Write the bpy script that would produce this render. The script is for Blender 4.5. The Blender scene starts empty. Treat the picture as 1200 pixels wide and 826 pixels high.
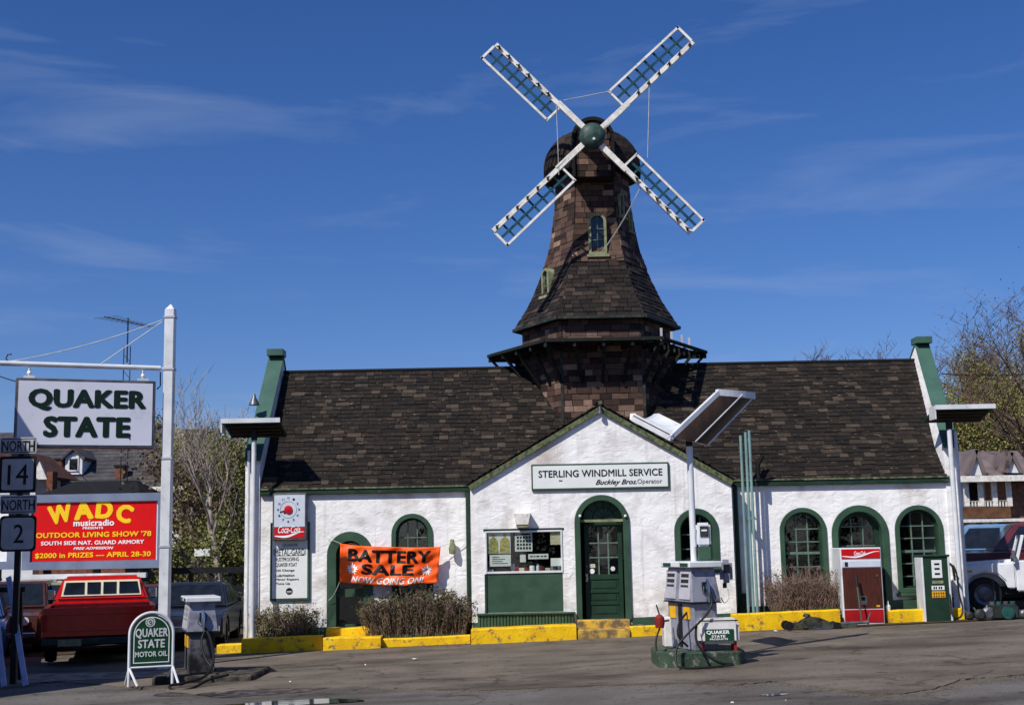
import bpy, bmesh, math, random
from math import sin, cos, radians as RD, pi, sqrt, atan2
from mathutils import Vector, Matrix, Euler
random.seed(7)
SC = bpy.context.scene
COL = SC.collection

# ------------------------------------------------------------------ camera
PITCH, ROLL, EYE = 8.57, -1.1, 1.8
cam_d = bpy.data.cameras.new('camera'); cam = bpy.data.objects.new('camera', cam_d); COL.objects.link(cam)
cam_d.sensor_width = 36; cam_d.lens = 45; cam_d.clip_end = 3000; cam_d.clip_start = 0.1
CR = Matrix.Rotation(RD(90+PITCH), 3, 'X') @ Matrix.Rotation(RD(ROLL), 3, 'Z')
cam.matrix_world = Matrix.Translation((0, 0, EYE)) @ CR.to_4x4()
SC.camera = cam
SC.render.resolution_x = 1024; SC.render.resolution_y = 704

# ------------------------------------------------------------------ sky and sun
SUN_AZ, SUN_EL = 40, 47          # sun behind the camera, 40 degrees to its left
W = bpy.data.worlds.new('World'); SC.world = W; W.use_nodes = True
nt = W.node_tree; nt.nodes.clear()
def N(nt, t, **k):
    n = nt.nodes.new(t)
    for a, v in k.items():
        if hasattr(n, a): setattr(n, a, v)
    return n
out = N(nt, 'ShaderNodeOutputWorld'); bg = N(nt, 'ShaderNodeBackground')
sky = N(nt, 'ShaderNodeTexSky'); sky.sky_type = 'NISHITA'; sky.sun_disc = False
sky.sun_elevation = RD(SUN_EL); sky.sun_rotation = RD(180+SUN_AZ)
sky.air_density = 1.0; sky.dust_density = 0.7; sky.ozone_density = 4.0; sky.altitude = 300
hs = N(nt, 'ShaderNodeHueSaturation'); hs.inputs['Saturation'].default_value = 1.16; hs.inputs['Value'].default_value = 0.96
pol = N(nt, 'ShaderNodeMixRGB', blend_type='MULTIPLY'); pol.inputs[0].default_value = 1; pol.inputs[2].default_value = (0.97, 1.0, 1.30, 1)
nt.links.new(sky.outputs[0], pol.inputs[1]); nt.links.new(pol.outputs[0], hs.inputs['Color'])
tc = N(nt, 'ShaderNodeTexCoord'); mp = N(nt, 'ShaderNodeMapping')
mp.inputs['Scale'].default_value = (1.6, 1.6, 9.0); mp.inputs['Rotation'].default_value = (0.10, -0.13, 0.5)
mp.inputs['Location'].default_value = (1.7, 5.2, 2.3)
nt.links.new(tc.outputs['Generated'], mp.inputs['Vector'])
n1 = N(nt, 'ShaderNodeTexNoise'); n1.inputs['Scale'].default_value = 2.2; n1.inputs['Detail'].default_value = 7; n1.inputs['Roughness'].default_value = 0.55; n1.inputs['Distortion'].default_value = 0.5
nt.links.new(mp.outputs[0], n1.inputs['Vector'])
rp = N(nt, 'ShaderNodeValToRGB'); rp.color_ramp.elements[0].position = 0.53; rp.color_ramp.elements[0].color = (0, 0, 0, 1)
rp.color_ramp.elements[1].position = 0.86; rp.color_ramp.elements[1].color = (0.36, 0.36, 0.36, 1)
nt.links.new(n1.outputs['Fac'], rp.inputs[0])
mx = N(nt, 'ShaderNodeMixRGB'); mx.inputs['Color2'].default_value = (5.2, 6.2, 8.6, 1)
nt.links.new(rp.outputs[0], mx.inputs[0]); nt.links.new(hs.outputs[0], mx.inputs[1])
nt.links.new(mx.outputs[0], bg.inputs['Color']); bg.inputs['Strength'].default_value = 0.078
nt.links.new(bg.outputs[0], out.inputs[0])
sd = Vector((-sin(RD(SUN_AZ))*cos(RD(SUN_EL)), -cos(RD(SUN_AZ))*cos(RD(SUN_EL)), sin(RD(SUN_EL))))
sl = bpy.data.lights.new('sun', 'SUN'); sl.energy = 4.7; sl.angle = RD(0.5); sl.color = (1.0, 0.955, 0.88)
so = bpy.data.objects.new('sun', sl); COL.objects.link(so); so.rotation_euler = sd.to_track_quat('Z', 'Y').to_euler()
so.location = (-20, -20, 40)
SC.view_settings.view_transform = 'Standard'; SC.view_settings.look = 'None'
SC.view_settings.exposure = 0.0; SC.view_settings.gamma = 1.0; SC.view_settings.use_curve_mapping = False

# ------------------------------------------------------------------ helpers
def at(u, v, Y):
    d = CR @ Vector(((u-600)/1500, -(v-413)/1500, -1)); d *= Y/d.y
    return Vector((d.x, Y, EYE+d.z))
SL = 0.026
def gz(x, y=0): return SL*max(-30, min(30, x))
def S(r, g, b):
    f = lambda c: ((c/255+0.055)/1.055)**2.4 if c > 10 else c/255/12.92
    return (f(r), f(g), f(b))
MATS = {}
def mat(name, c1, c2=None, rough=0.7, scale=6, bump=0.0, bscale=None, metal=0.0, spec=0.3, detail=6, tint=None, lo=0.35, hi=0.65,
        dirt=None, dscale=1.2, dlo=0.5, dhi=0.7, stretch=None, bdist=0.01, coat=0.0, emit=None):
    m = bpy.data.materials.new(name); m.use_nodes = True; t = m.node_tree
    b = t.nodes['Principled BSDF']; b.inputs['Roughness'].default_value = rough; b.inputs['Metallic'].default_value = metal
    b.inputs['Specular IOR Level'].default_value = spec; b.inputs['Coat Weight'].default_value = coat; b.inputs['Coat Roughness'].default_value = 0.08
    geo = N(t, 'ShaderNodeNewGeometry'); vec = geo.outputs['Position']
    if stretch:
        mp = N(t, 'ShaderNodeMapping'); mp.inputs['Scale'].default_value = stretch
        t.links.new(vec, mp.inputs['Vector']); vec = mp.outputs[0]
    c = None
    if c2 is None: c2 = tuple(x*0.8 for x in c1)
    nz = N(t, 'ShaderNodeTexNoise'); nz.inputs['Scale'].default_value = scale; nz.inputs['Detail'].default_value = detail
    t.links.new(vec, nz.inputs['Vector'])
    r = N(t, 'ShaderNodeValToRGB'); r.color_ramp.elements[0].position = lo; r.color_ramp.elements[1].position = hi
    r.color_ramp.elements[0].color = (*c1, 1); r.color_ramp.elements[1].color = (*c2, 1)
    t.links.new(nz.outputs['Fac'], r.inputs[0]); c = r.outputs[0]
    if tint:
        # per-piece colour from the 'tint' attribute
        a = N(t, 'ShaderNodeAttribute'); a.attribute_name = 'tint'
        r2 = N(t, 'ShaderNodeValToRGB'); r2.color_ramp.interpolation = 'LINEAR'
        els = r2.color_ramp.elements
        for i, cc in enumerate(tint):
            e = els[i] if i < 2 else els.new(0.5)
            e.position = i/(len(tint)-1)
        for i, cc in enumerate(tint): els[i].position = i/(len(tint)-1)
        for i, cc in enumerate(tint): els[i].color = (*cc, 1)
        t.links.new(a.outputs['Fac'], r2.inputs[0])
        mm = N(t, 'ShaderNodeMixRGB', blend_type='MULTIPLY'); mm.inputs[0].default_value = 1
        t.links.new(r2.outputs[0], mm.inputs[1]); t.links.new(c, mm.inputs[2]); c = mm.outputs[0]
    if dirt:
        n2 = N(t, 'ShaderNodeTexNoise'); n2.inputs['Scale'].default_value = dscale; n2.inputs['Detail'].default_value = 8; n2.inputs['Roughness'].default_value = 0.65
        t.links.new(vec, n2.inputs['Vector'])
        r3 = N(t, 'ShaderNodeMapRange'); r3.inputs[1].default_value = dlo; r3.inputs[2].default_value = dhi
        t.links.new(n2.outputs['Fac'], r3.inputs[0])
        m2 = N(t, 'ShaderNodeMixRGB'); m2.inputs['Color2'].default_value = (*dirt, 1)
        t.links.new(r3.outputs[0], m2.inputs[0]); t.links.new(c, m2.inputs[1]); c = m2.outputs[0]
    t.links.new(c, b.inputs['Base Color'])
    if bump:
        n3 = N(t, 'ShaderNodeTexNoise'); n3.inputs['Scale'].default_value = bscale or scale*4; n3.inputs['Detail'].default_value = 5
        t.links.new(vec, n3.inputs['Vector'])
        bp = N(t, 'ShaderNodeBump'); bp.inputs['Strength'].default_value = bump; bp.inputs['Distance'].default_value = bdist
        t.links.new(n3.outputs['Fac'], bp.inputs['Height']); t.links.new(bp.outputs[0], b.inputs['Normal'])
    if emit: b.inputs['Emission Color'].default_value = (*emit, 1); b.inputs['Emission Strength'].default_value = 1
    MATS[name] = m; return m

def thing(name, label, cat, loc=(0, 0, 0), rz=0, group=None):
    o = bpy.data.objects.new(name, None); COL.objects.link(o); o.empty_display_size = 0.2
    o.location = loc; o.rotation_euler = (0, 0, rz); o['label'] = label; o['category'] = cat
    if group: o['group'] = group
    return o
def tag(o, label, cat, group=None):
    o['label'] = label; o['category'] = cat
    if group: o['group'] = group
    return o
def root_loc(p):
    v = Vector((0, 0, 0))
    while p: v += p.location; p = p.parent
    return v
class MB:
    def __init__(s): s.v = []; s.f = []; s.t = []; s.cur = None
    def add(s, vs, fs):
        n = len(s.v); s.v += [tuple(p) for p in vs]; s.f += [tuple(i+n for i in f) for f in fs]
        if s.cur is not None: s.t += [s.cur]*len(vs)
        return s
    def hexa(s, p):    # 8 points: bottom 4 ccw, top 4 ccw
        return s.add(p, [(3, 2, 1, 0), (4, 5, 6, 7), (0, 1, 5, 4), (1, 2, 6, 5), (2, 3, 7, 6), (3, 0, 4, 7)])
    def box(s, x0, x1, y0, y1, z0, z1):
        return s.hexa([(x0, y0, z0), (x1, y0, z0), (x1, y1, z0), (x0, y1, z0), (x0, y0, z1), (x1, y0, z1), (x1, y1, z1), (x0, y1, z1)])
    def beam(s, p, q, w, h=None, up=(0, 0, 1)):
        p = Vector(p); q = Vector(q); h = h or w; d = (q-p).normalized(); u = Vector(up)
        if abs(d.dot(u)) > 0.98: u = Vector((0, 1, 0))
        a = d.cross(u).normalized()*w/2; b = a.cross(d).normalized()*h/2
        return s.hexa([p-a-b, p+a-b, q+a-b, q-a-b, p-a+b, p+a+b, q+a+b, q-a+b])
    def tube(s, pts, r, n=8, cap=True):
        pts = [Vector(p) for p in pts]; rs = r if isinstance(r, (list, tuple)) else [r]*len(pts); base = len(s.v); vs = []; fs = []
        a = None
        for i, p in enumerate(pts):
            d = (pts[min(i+1, len(pts)-1)]-pts[max(i-1, 0)]).normalized()
            if a is None:
                u = Vector((0, 0, 1)) if abs(d.z) < 0.9 else Vector((1, 0, 0)); a = d.cross(u).normalized()
            else: a = (a-d*a.dot(d)).normalized()
            b = d.cross(a)
            for k in range(n): vs.append(p+(a*cos(2*pi*k/n)+b*sin(2*pi*k/n))*rs[i])
        for i in range(len(pts)-1):
            for k in range(n): fs.append((i*n+k, i*n+(k+1) % n, (i+1)*n+(k+1) % n, (i+1)*n+k))
        if cap: fs.append(tuple(range(n))[::-1]); fs.append(tuple((len(pts)-1)*n+k for k in range(n)))
        return s.add(vs, fs)
    def prism(s, poly, y0, y1, ax='y'):    # poly (x,z) extruded along y  (ax 'x': poly is (y,z); ax 'z': poly is (x,y))
        n = len(poly)
        mk = {'y': lambda p, t: (p[0], t, p[1]), 'x': lambda p, t: (t, p[0], p[1]), 'z': lambda p, t: (p[0], p[1], t)}[ax]
        vs = [mk(p, y0) for p in poly]+[mk(p, y1) for p in poly]
        return s.add(vs, [tuple(range(n)), tuple(range(2*n-1, n-1, -1))]+[(i, i+n, (i+1) % n+n, (i+1) % n) for i in range(n)])
    def strip(s, A, B, y0, y1, closed=False):   # ring between two matched (x,z) outlines
        n = len(A); vs = [(p[0], y0, p[1]) for p in A]+[(p[0], y0, p[1]) for p in B]+[(p[0], y1, p[1]) for p in A]+[(p[0], y1, p[1]) for p in B]
        fs = []
        for i in range(n if closed else n-1):
            j = (i+1) % n
            fs += [(i, j, n+j, n+i), (2*n+i, 3*n+i, 3*n+j, 2*n+j), (i, 2*n+i, 2*n+j, j), (n+i, n+j, 3*n+j, 3*n+i)]
        if not closed: fs += [(0, n, 3*n, 2*n), (n-1, 3*n-1, 4*n-1, 2*n-1)]
        return s.add(vs, fs)
    def lathe(s, prof, c, n=16, axis='z', ang=2*pi, rot=0):
        vs = []; fs = []; m = len(prof)
        for k in range(n):
            a = rot+ang*k/n
            for r, h in prof:
                if axis == 'z': vs.append((c[0]+r*cos(a), c[1]+r*sin(a), c[2]+h))
                elif axis == 'y': vs.append((c[0]+r*cos(a), c[1]+h, c[2]+r*sin(a)))
                else: vs.append((c[0]+h, c[1]+r*cos(a), c[2]+r*sin(a)))
        for k in range(n):
            for i in range(m-1): fs.append((k*m+i, ((k+1) % n)*m+i, ((k+1) % n)*m+i+1, k*m+i+1))
        return s.add(vs, fs)
    def cyl(s, c, r, h0, h1, n=16, axis='z'): return s.lathe([(0.0001, h0), (r, h0), (r, h1), (0.0001, h1)], c, n, axis)
    def sphere(s, c, r, n=12, sc=(1, 1, 1)):
        vs = []; fs = []; m = n//2
        for i in range(m+1):
            for k in range(n):
                a = pi*i/m; b = 2*pi*k/n; vs.append((c[0]+r*sc[0]*sin(a)*cos(b), c[1]+r*sc[1]*sin(a)*sin(b), c[2]+r*sc[2]*cos(a)))
        for i in range(m):
            for k in range(n): fs.append((i*n+k, i*n+(k+1) % n, (i+1)*n+(k+1) % n, (i+1)*n+k))
        return s.add(vs, fs)
    def build(s, name, m, parent=None, local=False, bevel=0, smooth=False, kind=None):
        me = bpy.data.meshes.new(name)
        off = Vector((0, 0, 0)) if (local or not parent) else root_loc(parent)
        me.from_pydata([Vector(v)-off for v in s.v], [], s.f)
        if s.t and len(s.t) == len(s.v):
            a = me.attributes.new('tint', 'FLOAT', 'POINT'); a.data.foreach_set('value', s.t)
        bm = bmesh.new(); bm.from_mesh(me)
        bmesh.ops.recalc_face_normals(bm, faces=bm.faces)
        if bevel: bmesh.ops.bevel(bm, geom=[e for e in bm.edges if e.is_manifold and e.calc_face_angle(0) > 0.5], offset=bevel, segments=2 if bevel > 0.02 else 1, affect='EDGES', clamp_overlap=True)
        bm.to_mesh(me); bm.free()
        if smooth:
            for p in me.polygons: p.use_smooth = True
            try: me.set_sharp_from_angle(angle=RD(40))
            except Exception: pass
        if isinstance(m, str): m = MATS[m]
        me.materials.append(m)
        o = bpy.data.objects.new(name, me); COL.objects.link(o)
        if parent: o.parent = parent
        if kind: o['kind'] = kind
        return o
def piece(name, me, M, parent):
    o = bpy.data.objects.new(name, me); COL.objects.link(o); o.parent = parent
    o.matrix_local = M; return o
def arch(xl, xr, zb, zt, n=16):
    r = (xr-xl)/2; c = (xl+xr)/2; zc = zt-r
    return [(xl, zb)]+[(c-r*cos(pi*i/n), zc+r*sin(pi*i/n)) for i in range(n+1)]+[(xr, zb)]
def plate(name, outer, holes, y0, y1, m, parent):
    cu = bpy.data.curves.new(name, 'CURVE'); cu.dimensions = '2D'; cu.fill_mode = 'BOTH'; cu.extrude = (y1-y0)/2
    for poly in [outer]+holes:
        sp = cu.splines.new('POLY'); sp.points.add(len(poly)-1); sp.use_cyclic_u = True
        for i, p in enumerate(poly): sp.points[i].co = (p[0], p[1], 0, 1)
    o = bpy.data.objects.new(name, cu); me = bpy.data.meshes.new_from_object(o)
    bpy.data.objects.remove(o); yc = (y0+y1)/2; off = root_loc(parent) if parent else Vector((0, 0, 0))
    for v in me.vertices: x, y, z = v.co; v.co = Vector((x, yc-z, y))-off
    me.materials.clear(); me.materials.append(MATS[m]); me.name = name
    ob = bpy.data.objects.new(name, me); COL.objects.link(ob)
    if parent: ob.parent = parent
    return ob
def text(body, x0, x1, z0, z1, y, m, parent, bold=0.0, shear=0.0, rz=0, name='lettering', local=False, ext=0.004, rot=0, space=1.0):
    """flat lettering facing -Y fitted to a box; rz/local for lettering on turned things"""
    cu = bpy.data.curves.new(name, 'FONT'); cu.body = body; cu.size = 1; cu.shear = shear; cu.extrude = 0.01; cu.space_character = space+bold*1.2
    cu.resolution_u = 3; cu.align_x = 'CENTER'
    o = bpy.data.objects.new(name, cu); me = bpy.data.meshes.new_from_object(o); bpy.data.objects.remove(o)
    if bold:      # heavier strokes: the same letters laid over each other a little apart
        V0 = [v.co.copy() for v in me.vertices]; F0 = [tuple(q.vertices) for q in me.polygons]; VV = []; FF = []
        for i, (dx, dy) in enumerate(((-1, 0), (1, 0), (0, 1), (0, -1), (-.7, .7), (.7, -.7), (.7, .7), (-.7, -.7), (0, 0))):
            k = len(VV); VV += [v+Vector((dx*bold*1.1, dy*bold*.8, i*.0009)) for v in V0]; FF += [tuple(j+k for j in f) for f in F0]
        me = bpy.data.meshes.new(name); me.from_pydata(VV, [], FF)
    xs = [v.co.x for v in me.vertices]; ys = [v.co.y for v in me.vertices]
    ax, bx, ay, by = min(xs), max(xs), min(ys), max(ys)
    off = Vector((0, 0, 0)) if (local or not parent) else root_loc(parent)
    cx, cz = (x0+x1)/2, (z0+z1)/2
    for v in me.vertices:
        X = ((v.co.x-ax)/(bx-ax)-0.5)*(x1-x0); Z = ((v.co.y-ay)/(by-ay)-0.5)*(z1-z0)
        if rot: X, Z = X*cos(rot)-Z*sin(rot), X*sin(rot)+Z*cos(rot)
        v.co = Vector((cx+X, y-v.co.z/0.01*ext, cz+Z))-off
    me.materials.clear(); me.materials.append(MATS[m]); me.name = name
    ob = bpy.data.objects.new(name, me); COL.objects.link(ob)
    if parent: ob.parent = parent
    return ob
def tpx(body, u0, v0, u1, v1, Y, m, parent, **k):
    a = at(u0, v1, Y); b = at(u1, v0, Y); return text(body, a.x, b.x, a.z, b.z, Y, m, parent, **k)

# ------------------------------------------------------------------ materials
mat('green_paint', S(58, 86, 67), S(47, 72, 56), rough=0.5, scale=3, bump=0.15, dirt=S(70, 95, 80), dscale=5, dlo=0.58, dhi=0.8, spec=0.35)
mat('dark_green_paint', S(34, 62, 44), S(27, 50, 37), rough=0.5, scale=3, bump=0.15, dirt=S(52, 70, 50), dscale=7, dlo=0.6, dhi=0.8)
mat('green_trim', S(30, 58, 44), S(22, 44, 32), rough=0.55, scale=4, bump=0.2, dirt=S(90, 95, 85), dscale=9, dlo=0.6, dhi=0.75)
mat('mossy_trim', S(112, 116, 80), S(50, 68, 46), rough=0.9, scale=14, bump=0.5, bscale=60, dirt=S(120, 122, 100), dscale=9, dlo=0.55, dhi=0.7)
mat('pale_trim', S(118, 122, 92), S(58, 72, 50), rough=.9, scale=11, dirt=S(150, 148, 128), dscale=12, dlo=.56, dhi=.66)
mat('hub_green', S(54, 78, 72), S(42, 62, 58), rough=.5, scale=7, dirt=S(96, 108, 100), dscale=9, dlo=.56, dhi=.75)
mat('bar_green', S(104, 126, 112), S(84, 104, 92), rough=.55, scale=9)
mat('teal_coping', S(72, 104, 90), S(62, 92, 80), rough=0.45, scale=2, bump=0.1)
mat('white_metal', S(222, 224, 226), S(200, 204, 208), rough=0.35, scale=3, bump=0.05, dirt=S(140, 135, 128), dscale=6, dlo=0.6, dhi=0.85, spec=0.5)
mat('white_wood', S(235, 232, 226), S(205, 200, 190), rough=0.6, scale=9, bump=0.2, dirt=S(120, 112, 100), dscale=12, dlo=0.62, dhi=0.72)
mat('sail_teal', S(22, 74, 88), S(16, 56, 68), rough=0.5, scale=6)
mat('yellow_paint', S(240, 196, 8), S(222, 172, 6), rough=0.6, scale=4, bump=0.4, bscale=35, dirt=S(118, 100, 76), dscale=9, dlo=0.54, dhi=0.66, bdist=0.02)
mat('worn_yellow', S(214, 172, 60), S(180, 145, 70), rough=0.8, scale=5, bump=0.5, bscale=35, dirt=S(110, 92, 70), dscale=5, dlo=0.42, dhi=0.6, bdist=0.02)
mat('island_green', S(58, 78, 60), S(44, 60, 46), rough=0.8, scale=5, bump=0.5, bscale=30, dirt=S(120, 118, 110), dscale=9, dlo=0.55, dhi=0.63, bdist=0.02)
mat('pump_grey', S(142, 144, 158), S(124, 126, 140), rough=0.42, scale=3, dirt=S(74, 68, 64), dscale=6, dlo=0.50, dhi=0.74, spec=0.5)
mat('pump_panel', S(190, 190, 196), S(168, 168, 176), rough=0.3, scale=3, dirt=S(110, 104, 98), dscale=7, dlo=0.6, dhi=0.8)
mat('chrome', S(215, 215, 215), S(170, 170, 170), rough=0.18, metal=1.0)
mat('steel', S(120, 120, 124), S(90, 90, 94), rough=0.45, metal=0.6)
mat('rubber', S(26, 25, 26), S(18, 17, 18), rough=0.55, scale=10)
mat('black_metal', S(28, 30, 30), S(16, 18, 18), rough=0.5)
mat('dark_metal', S(48, 56, 52), S(30, 34, 32), rough=0.6, dirt=S(80, 70, 55), dscale=8, dlo=0.55, dhi=0.7)
mat('sign_white', S(232, 234, 232), S(222, 226, 222), rough=0.35, scale=2, dirt=S(180, 178, 168), dscale=5, dlo=0.62, dhi=0.85)
mat('sign_lavender', S(226, 228, 240), S(216, 218, 232), rough=0.3, scale=1.5, dirt=S(180, 178, 180), dscale=3, dlo=0.6, dhi=0.9)
mat('route_plate', S(176, 178, 182), S(160, 162, 166), rough=0.4)
mat('sign_letter', S(16, 42, 28), S(14, 36, 24), rough=0.45)
mat('ink', S(14, 16, 20), S(12, 12, 16), rough=0.5)
mat('coke_red', S(205, 14, 22), S(190, 10, 18), rough=0.3, spec=0.5)
mat('billboard_red', S(220, 10, 12), S(208, 6, 10), rough=0.45, scale=2)
mat('billboard_yellow', S(250, 205, 30), S(245, 198, 24), rough=0.5)
mat('print_white', S(245, 245, 245), S(238, 238, 238), rough=0.5)
mat('billboard_frame', S(124, 136, 160), S(108, 118, 142), rough=0.5, scale=2)
mat('banner_orange', S(255, 102, 30), S(248, 90, 20), rough=0.5, scale=3, bump=0.2, bscale=5)
mat('coke_brown', S(84, 44, 34), S(66, 34, 28), rough=0.35, scale=5, stretch=(12, 1, 1))
mat('coke_lower', S(176, 26, 28), S(150, 20, 24), rough=0.4)
mat('bare_bark', S(170, 158, 148), S(120, 108, 98), rough=0.9, scale=9, bump=0.4)
mat('dark_bark', S(84, 68, 58), S(54, 42, 36), rough=0.9, scale=9, bump=0.4)
mat('twig', S(112, 92, 78), S(76, 60, 50), rough=0.9, scale=5)
mat('bush_twig', S(150, 128, 114), S(92, 74, 66), rough=0.9, scale=7)
mat('leaf_olive', S(122, 124, 62), S(90, 94, 48), rough=0.7, scale=2)
mat('leaf_rust', S(112, 94, 66), S(84, 70, 50), rough=0.7, scale=2)
mat('leaf_green', S(74, 88, 48), S(52, 66, 36), rough=0.7, scale=2)
mat('leaf_gold', S(146, 144, 72), S(110, 110, 58), rough=0.7, scale=1)
mat('grass_blade', S(84, 100, 40), S(60, 74, 30), rough=0.8, scale=3)
mat('concrete', S(150, 142, 130), S(120, 112, 102), rough=0.9, scale=3, bump=0.4, bscale=40)
mat('wall_white_far', S(222, 224, 228), S(206, 208, 214), rough=0.7, scale=1, stretch=(1, 1, 8))
mat('grey_shingle', S(80, 78, 80), S(58, 57, 60), rough=0.9, scale=2.0, bump=0.6, bscale=12, dirt=S(100, 96, 94), dscale=3, dlo=0.55, dhi=0.7)
mat('black_roof', S(24, 23, 24), S(18, 17, 18), rough=0.9, scale=4)
mat('brown_brick', S(128, 82, 62), S(98, 58, 44), rough=0.9, scale=8, bump=0.3)
mat('far_brick', S(140, 104, 88), S(108, 74, 62), rough=0.9, scale=8)
mat('window_dark', S(30, 34, 40), S(20, 24, 28), rough=0.12, spec=0.6)
mat('truck_red', S(206, 30, 18), S(190, 24, 14), rough=0.25, coat=0.6)
mat('truck_maroon', S(96, 20, 22), S(84, 16, 20), rough=0.25, coat=0.6)
mat('cream_trim', S(238, 230, 200), S(226, 218, 188), rough=0.4)
mat('car_green', S(128, 134, 92), S(114, 120, 82), rough=0.3, coat=0.6)
mat('car_white', S(222, 224, 228), S(210, 212, 216), rough=0.3, coat=0.6)
mat('car_brown', S(78, 48, 36), S(66, 40, 32), rough=0.3, coat=0.6)
mat('car_blue', S(52, 76, 120), S(44, 66, 108), rough=0.3, coat=0.6)
mat('car_lightblue', S(104, 140, 178), S(92, 126, 164), rough=0.3, coat=0.6)
mat('car_wine', S(98, 40, 46), S(84, 32, 38), rough=0.3, coat=0.6)
mat('car_dark', S(38, 40, 52), S(30, 32, 42), rough=0.3, coat=0.6)
mat('blue_board', S(170, 178, 208), S(150, 158, 190), rough=0.6)
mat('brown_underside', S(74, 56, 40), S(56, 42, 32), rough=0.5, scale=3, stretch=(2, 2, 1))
mat('paper', S(226, 228, 226), S(214, 216, 214), rough=0.7)
mat('pastel', S(190, 206, 200), S(206, 176, 120), rough=0.7, scale=30, lo=0.45, hi=0.55)
mat('rope', S(200, 200, 196), S(170, 170, 166), rough=0.7)
mat('rust_red', S(150, 40, 34), S(110, 36, 30), rough=0.6)
mat('interior', S(26, 23, 20), S(16, 14, 12), rough=0.9)
mat('wood_brown', S(110, 76, 50), S(80, 54, 38), rough=0.8, scale=4)
mat('yellow_label', S(236, 180, 30), S(220, 160, 20), rough=0.5)
mat('junk_teal', S(40, 90, 84), S(30, 60, 56), rough=0.5)
mat('stone_sill', S(150, 152, 118), S(110, 116, 84), rough=0.9, scale=8, bump=0.3)
mat('deck_wood', S(28, 33, 30), S(18, 21, 19), rough=0.85, scale=6, dirt=S(100, 108, 100), dscale=10, dlo=0.62, dhi=0.75)
# roof shingles: per piece colour
mat('roof_shingle', (1, 1, 1), (0.62, 0.6, 0.58), rough=0.88, scale=5, bump=0.4, bscale=40, tint=[S(24, 20, 17), S(36, 30, 26), S(46, 38, 32), S(28, 24, 21), S(76, 66, 56)],
    dirt=S(150, 128, 106), dscale=5.5, dlo=0.60, dhi=0.78, stretch=(1, 3.0, 3.2))
mat('flare_shingle', (1, 1, 1), (0.6, 0.58, 0.56), rough=0.88, scale=6, bump=0.4, bscale=40, tint=[S(24, 20, 18), S(36, 30, 27), S(46, 38, 34), S(72, 60, 53)],
    dirt=S(200, 180, 160), dscale=22, dlo=0.72, dhi=0.76)
mat('tower_stone', (1, 1, 1), (0.75, 0.72, 0.7), rough=0.85, scale=9, bump=0.5, bscale=40, tint=[S(46, 34, 30), S(72, 53, 45), S(104, 82, 70), S(56, 40, 35), S(148, 120, 104)])
mat('cap_shingle', (1, 1, 1), (0.7, 0.7, 0.68), rough=0.85, scale=9, bump=0.4, bscale=40, tint=[S(30, 23, 20), S(46, 36, 30), S(62, 47, 38)])

def glass_mat():
    m = bpy.data.materials.new('window_glass'); m.use_nodes = True; t = m.node_tree; t.nodes.clear()
    o = N(t, 'ShaderNodeOutputMaterial'); mx = N(t, 'ShaderNodeMixShader'); tr = N(t, 'ShaderNodeBsdfTransparent'); gl = N(t, 'ShaderNodeBsdfGlossy')
    tr.inputs[0].default_value = (0.93, 0.96, 0.94, 1); gl.inputs['Roughness'].default_value = 0.03
    fr = N(t, 'ShaderNodeLayerWeight'); fr.inputs[0].default_value = 0.5
    pw = N(t, 'ShaderNodeMath', operation='POWER'); pw.inputs[1].default_value = 4.0
    ad = N(t, 'ShaderNodeMath', operation='MULTIPLY_ADD'); ad.inputs[1].default_value = 0.8; ad.inputs[2].default_value = 0.07
    nz = N(t, 'ShaderNodeTexNoise'); nz.inputs['Scale'].default_value = 3.0
    g = N(t, 'ShaderNodeNewGeometry'); t.links.new(g.outputs['Position'], nz.inputs['Vector'])
    bp = N(t, 'ShaderNodeBump'); bp.inputs['Strength'].default_value = 0.25; bp.inputs['Distance'].default_value = 0.01
    t.links.new(nz.outputs['Fac'], bp.inputs['Height']); t.links.new(bp.outputs[0], gl.inputs['Normal'])
    t.links.new(fr.outputs['Facing'], pw.inputs[0]); t.links.new(pw.outputs[0], ad.inputs[0]); t.links.new(ad.outputs[0], mx.inputs[0])
    t.links.new(tr.outputs[0], mx.inputs[1]); t.links.new(gl.outputs[0], mx.inputs[2]); t.links.new(mx.outputs[0], o.inputs[0])
    MATS['window_glass'] = m
glass_mat()

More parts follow.
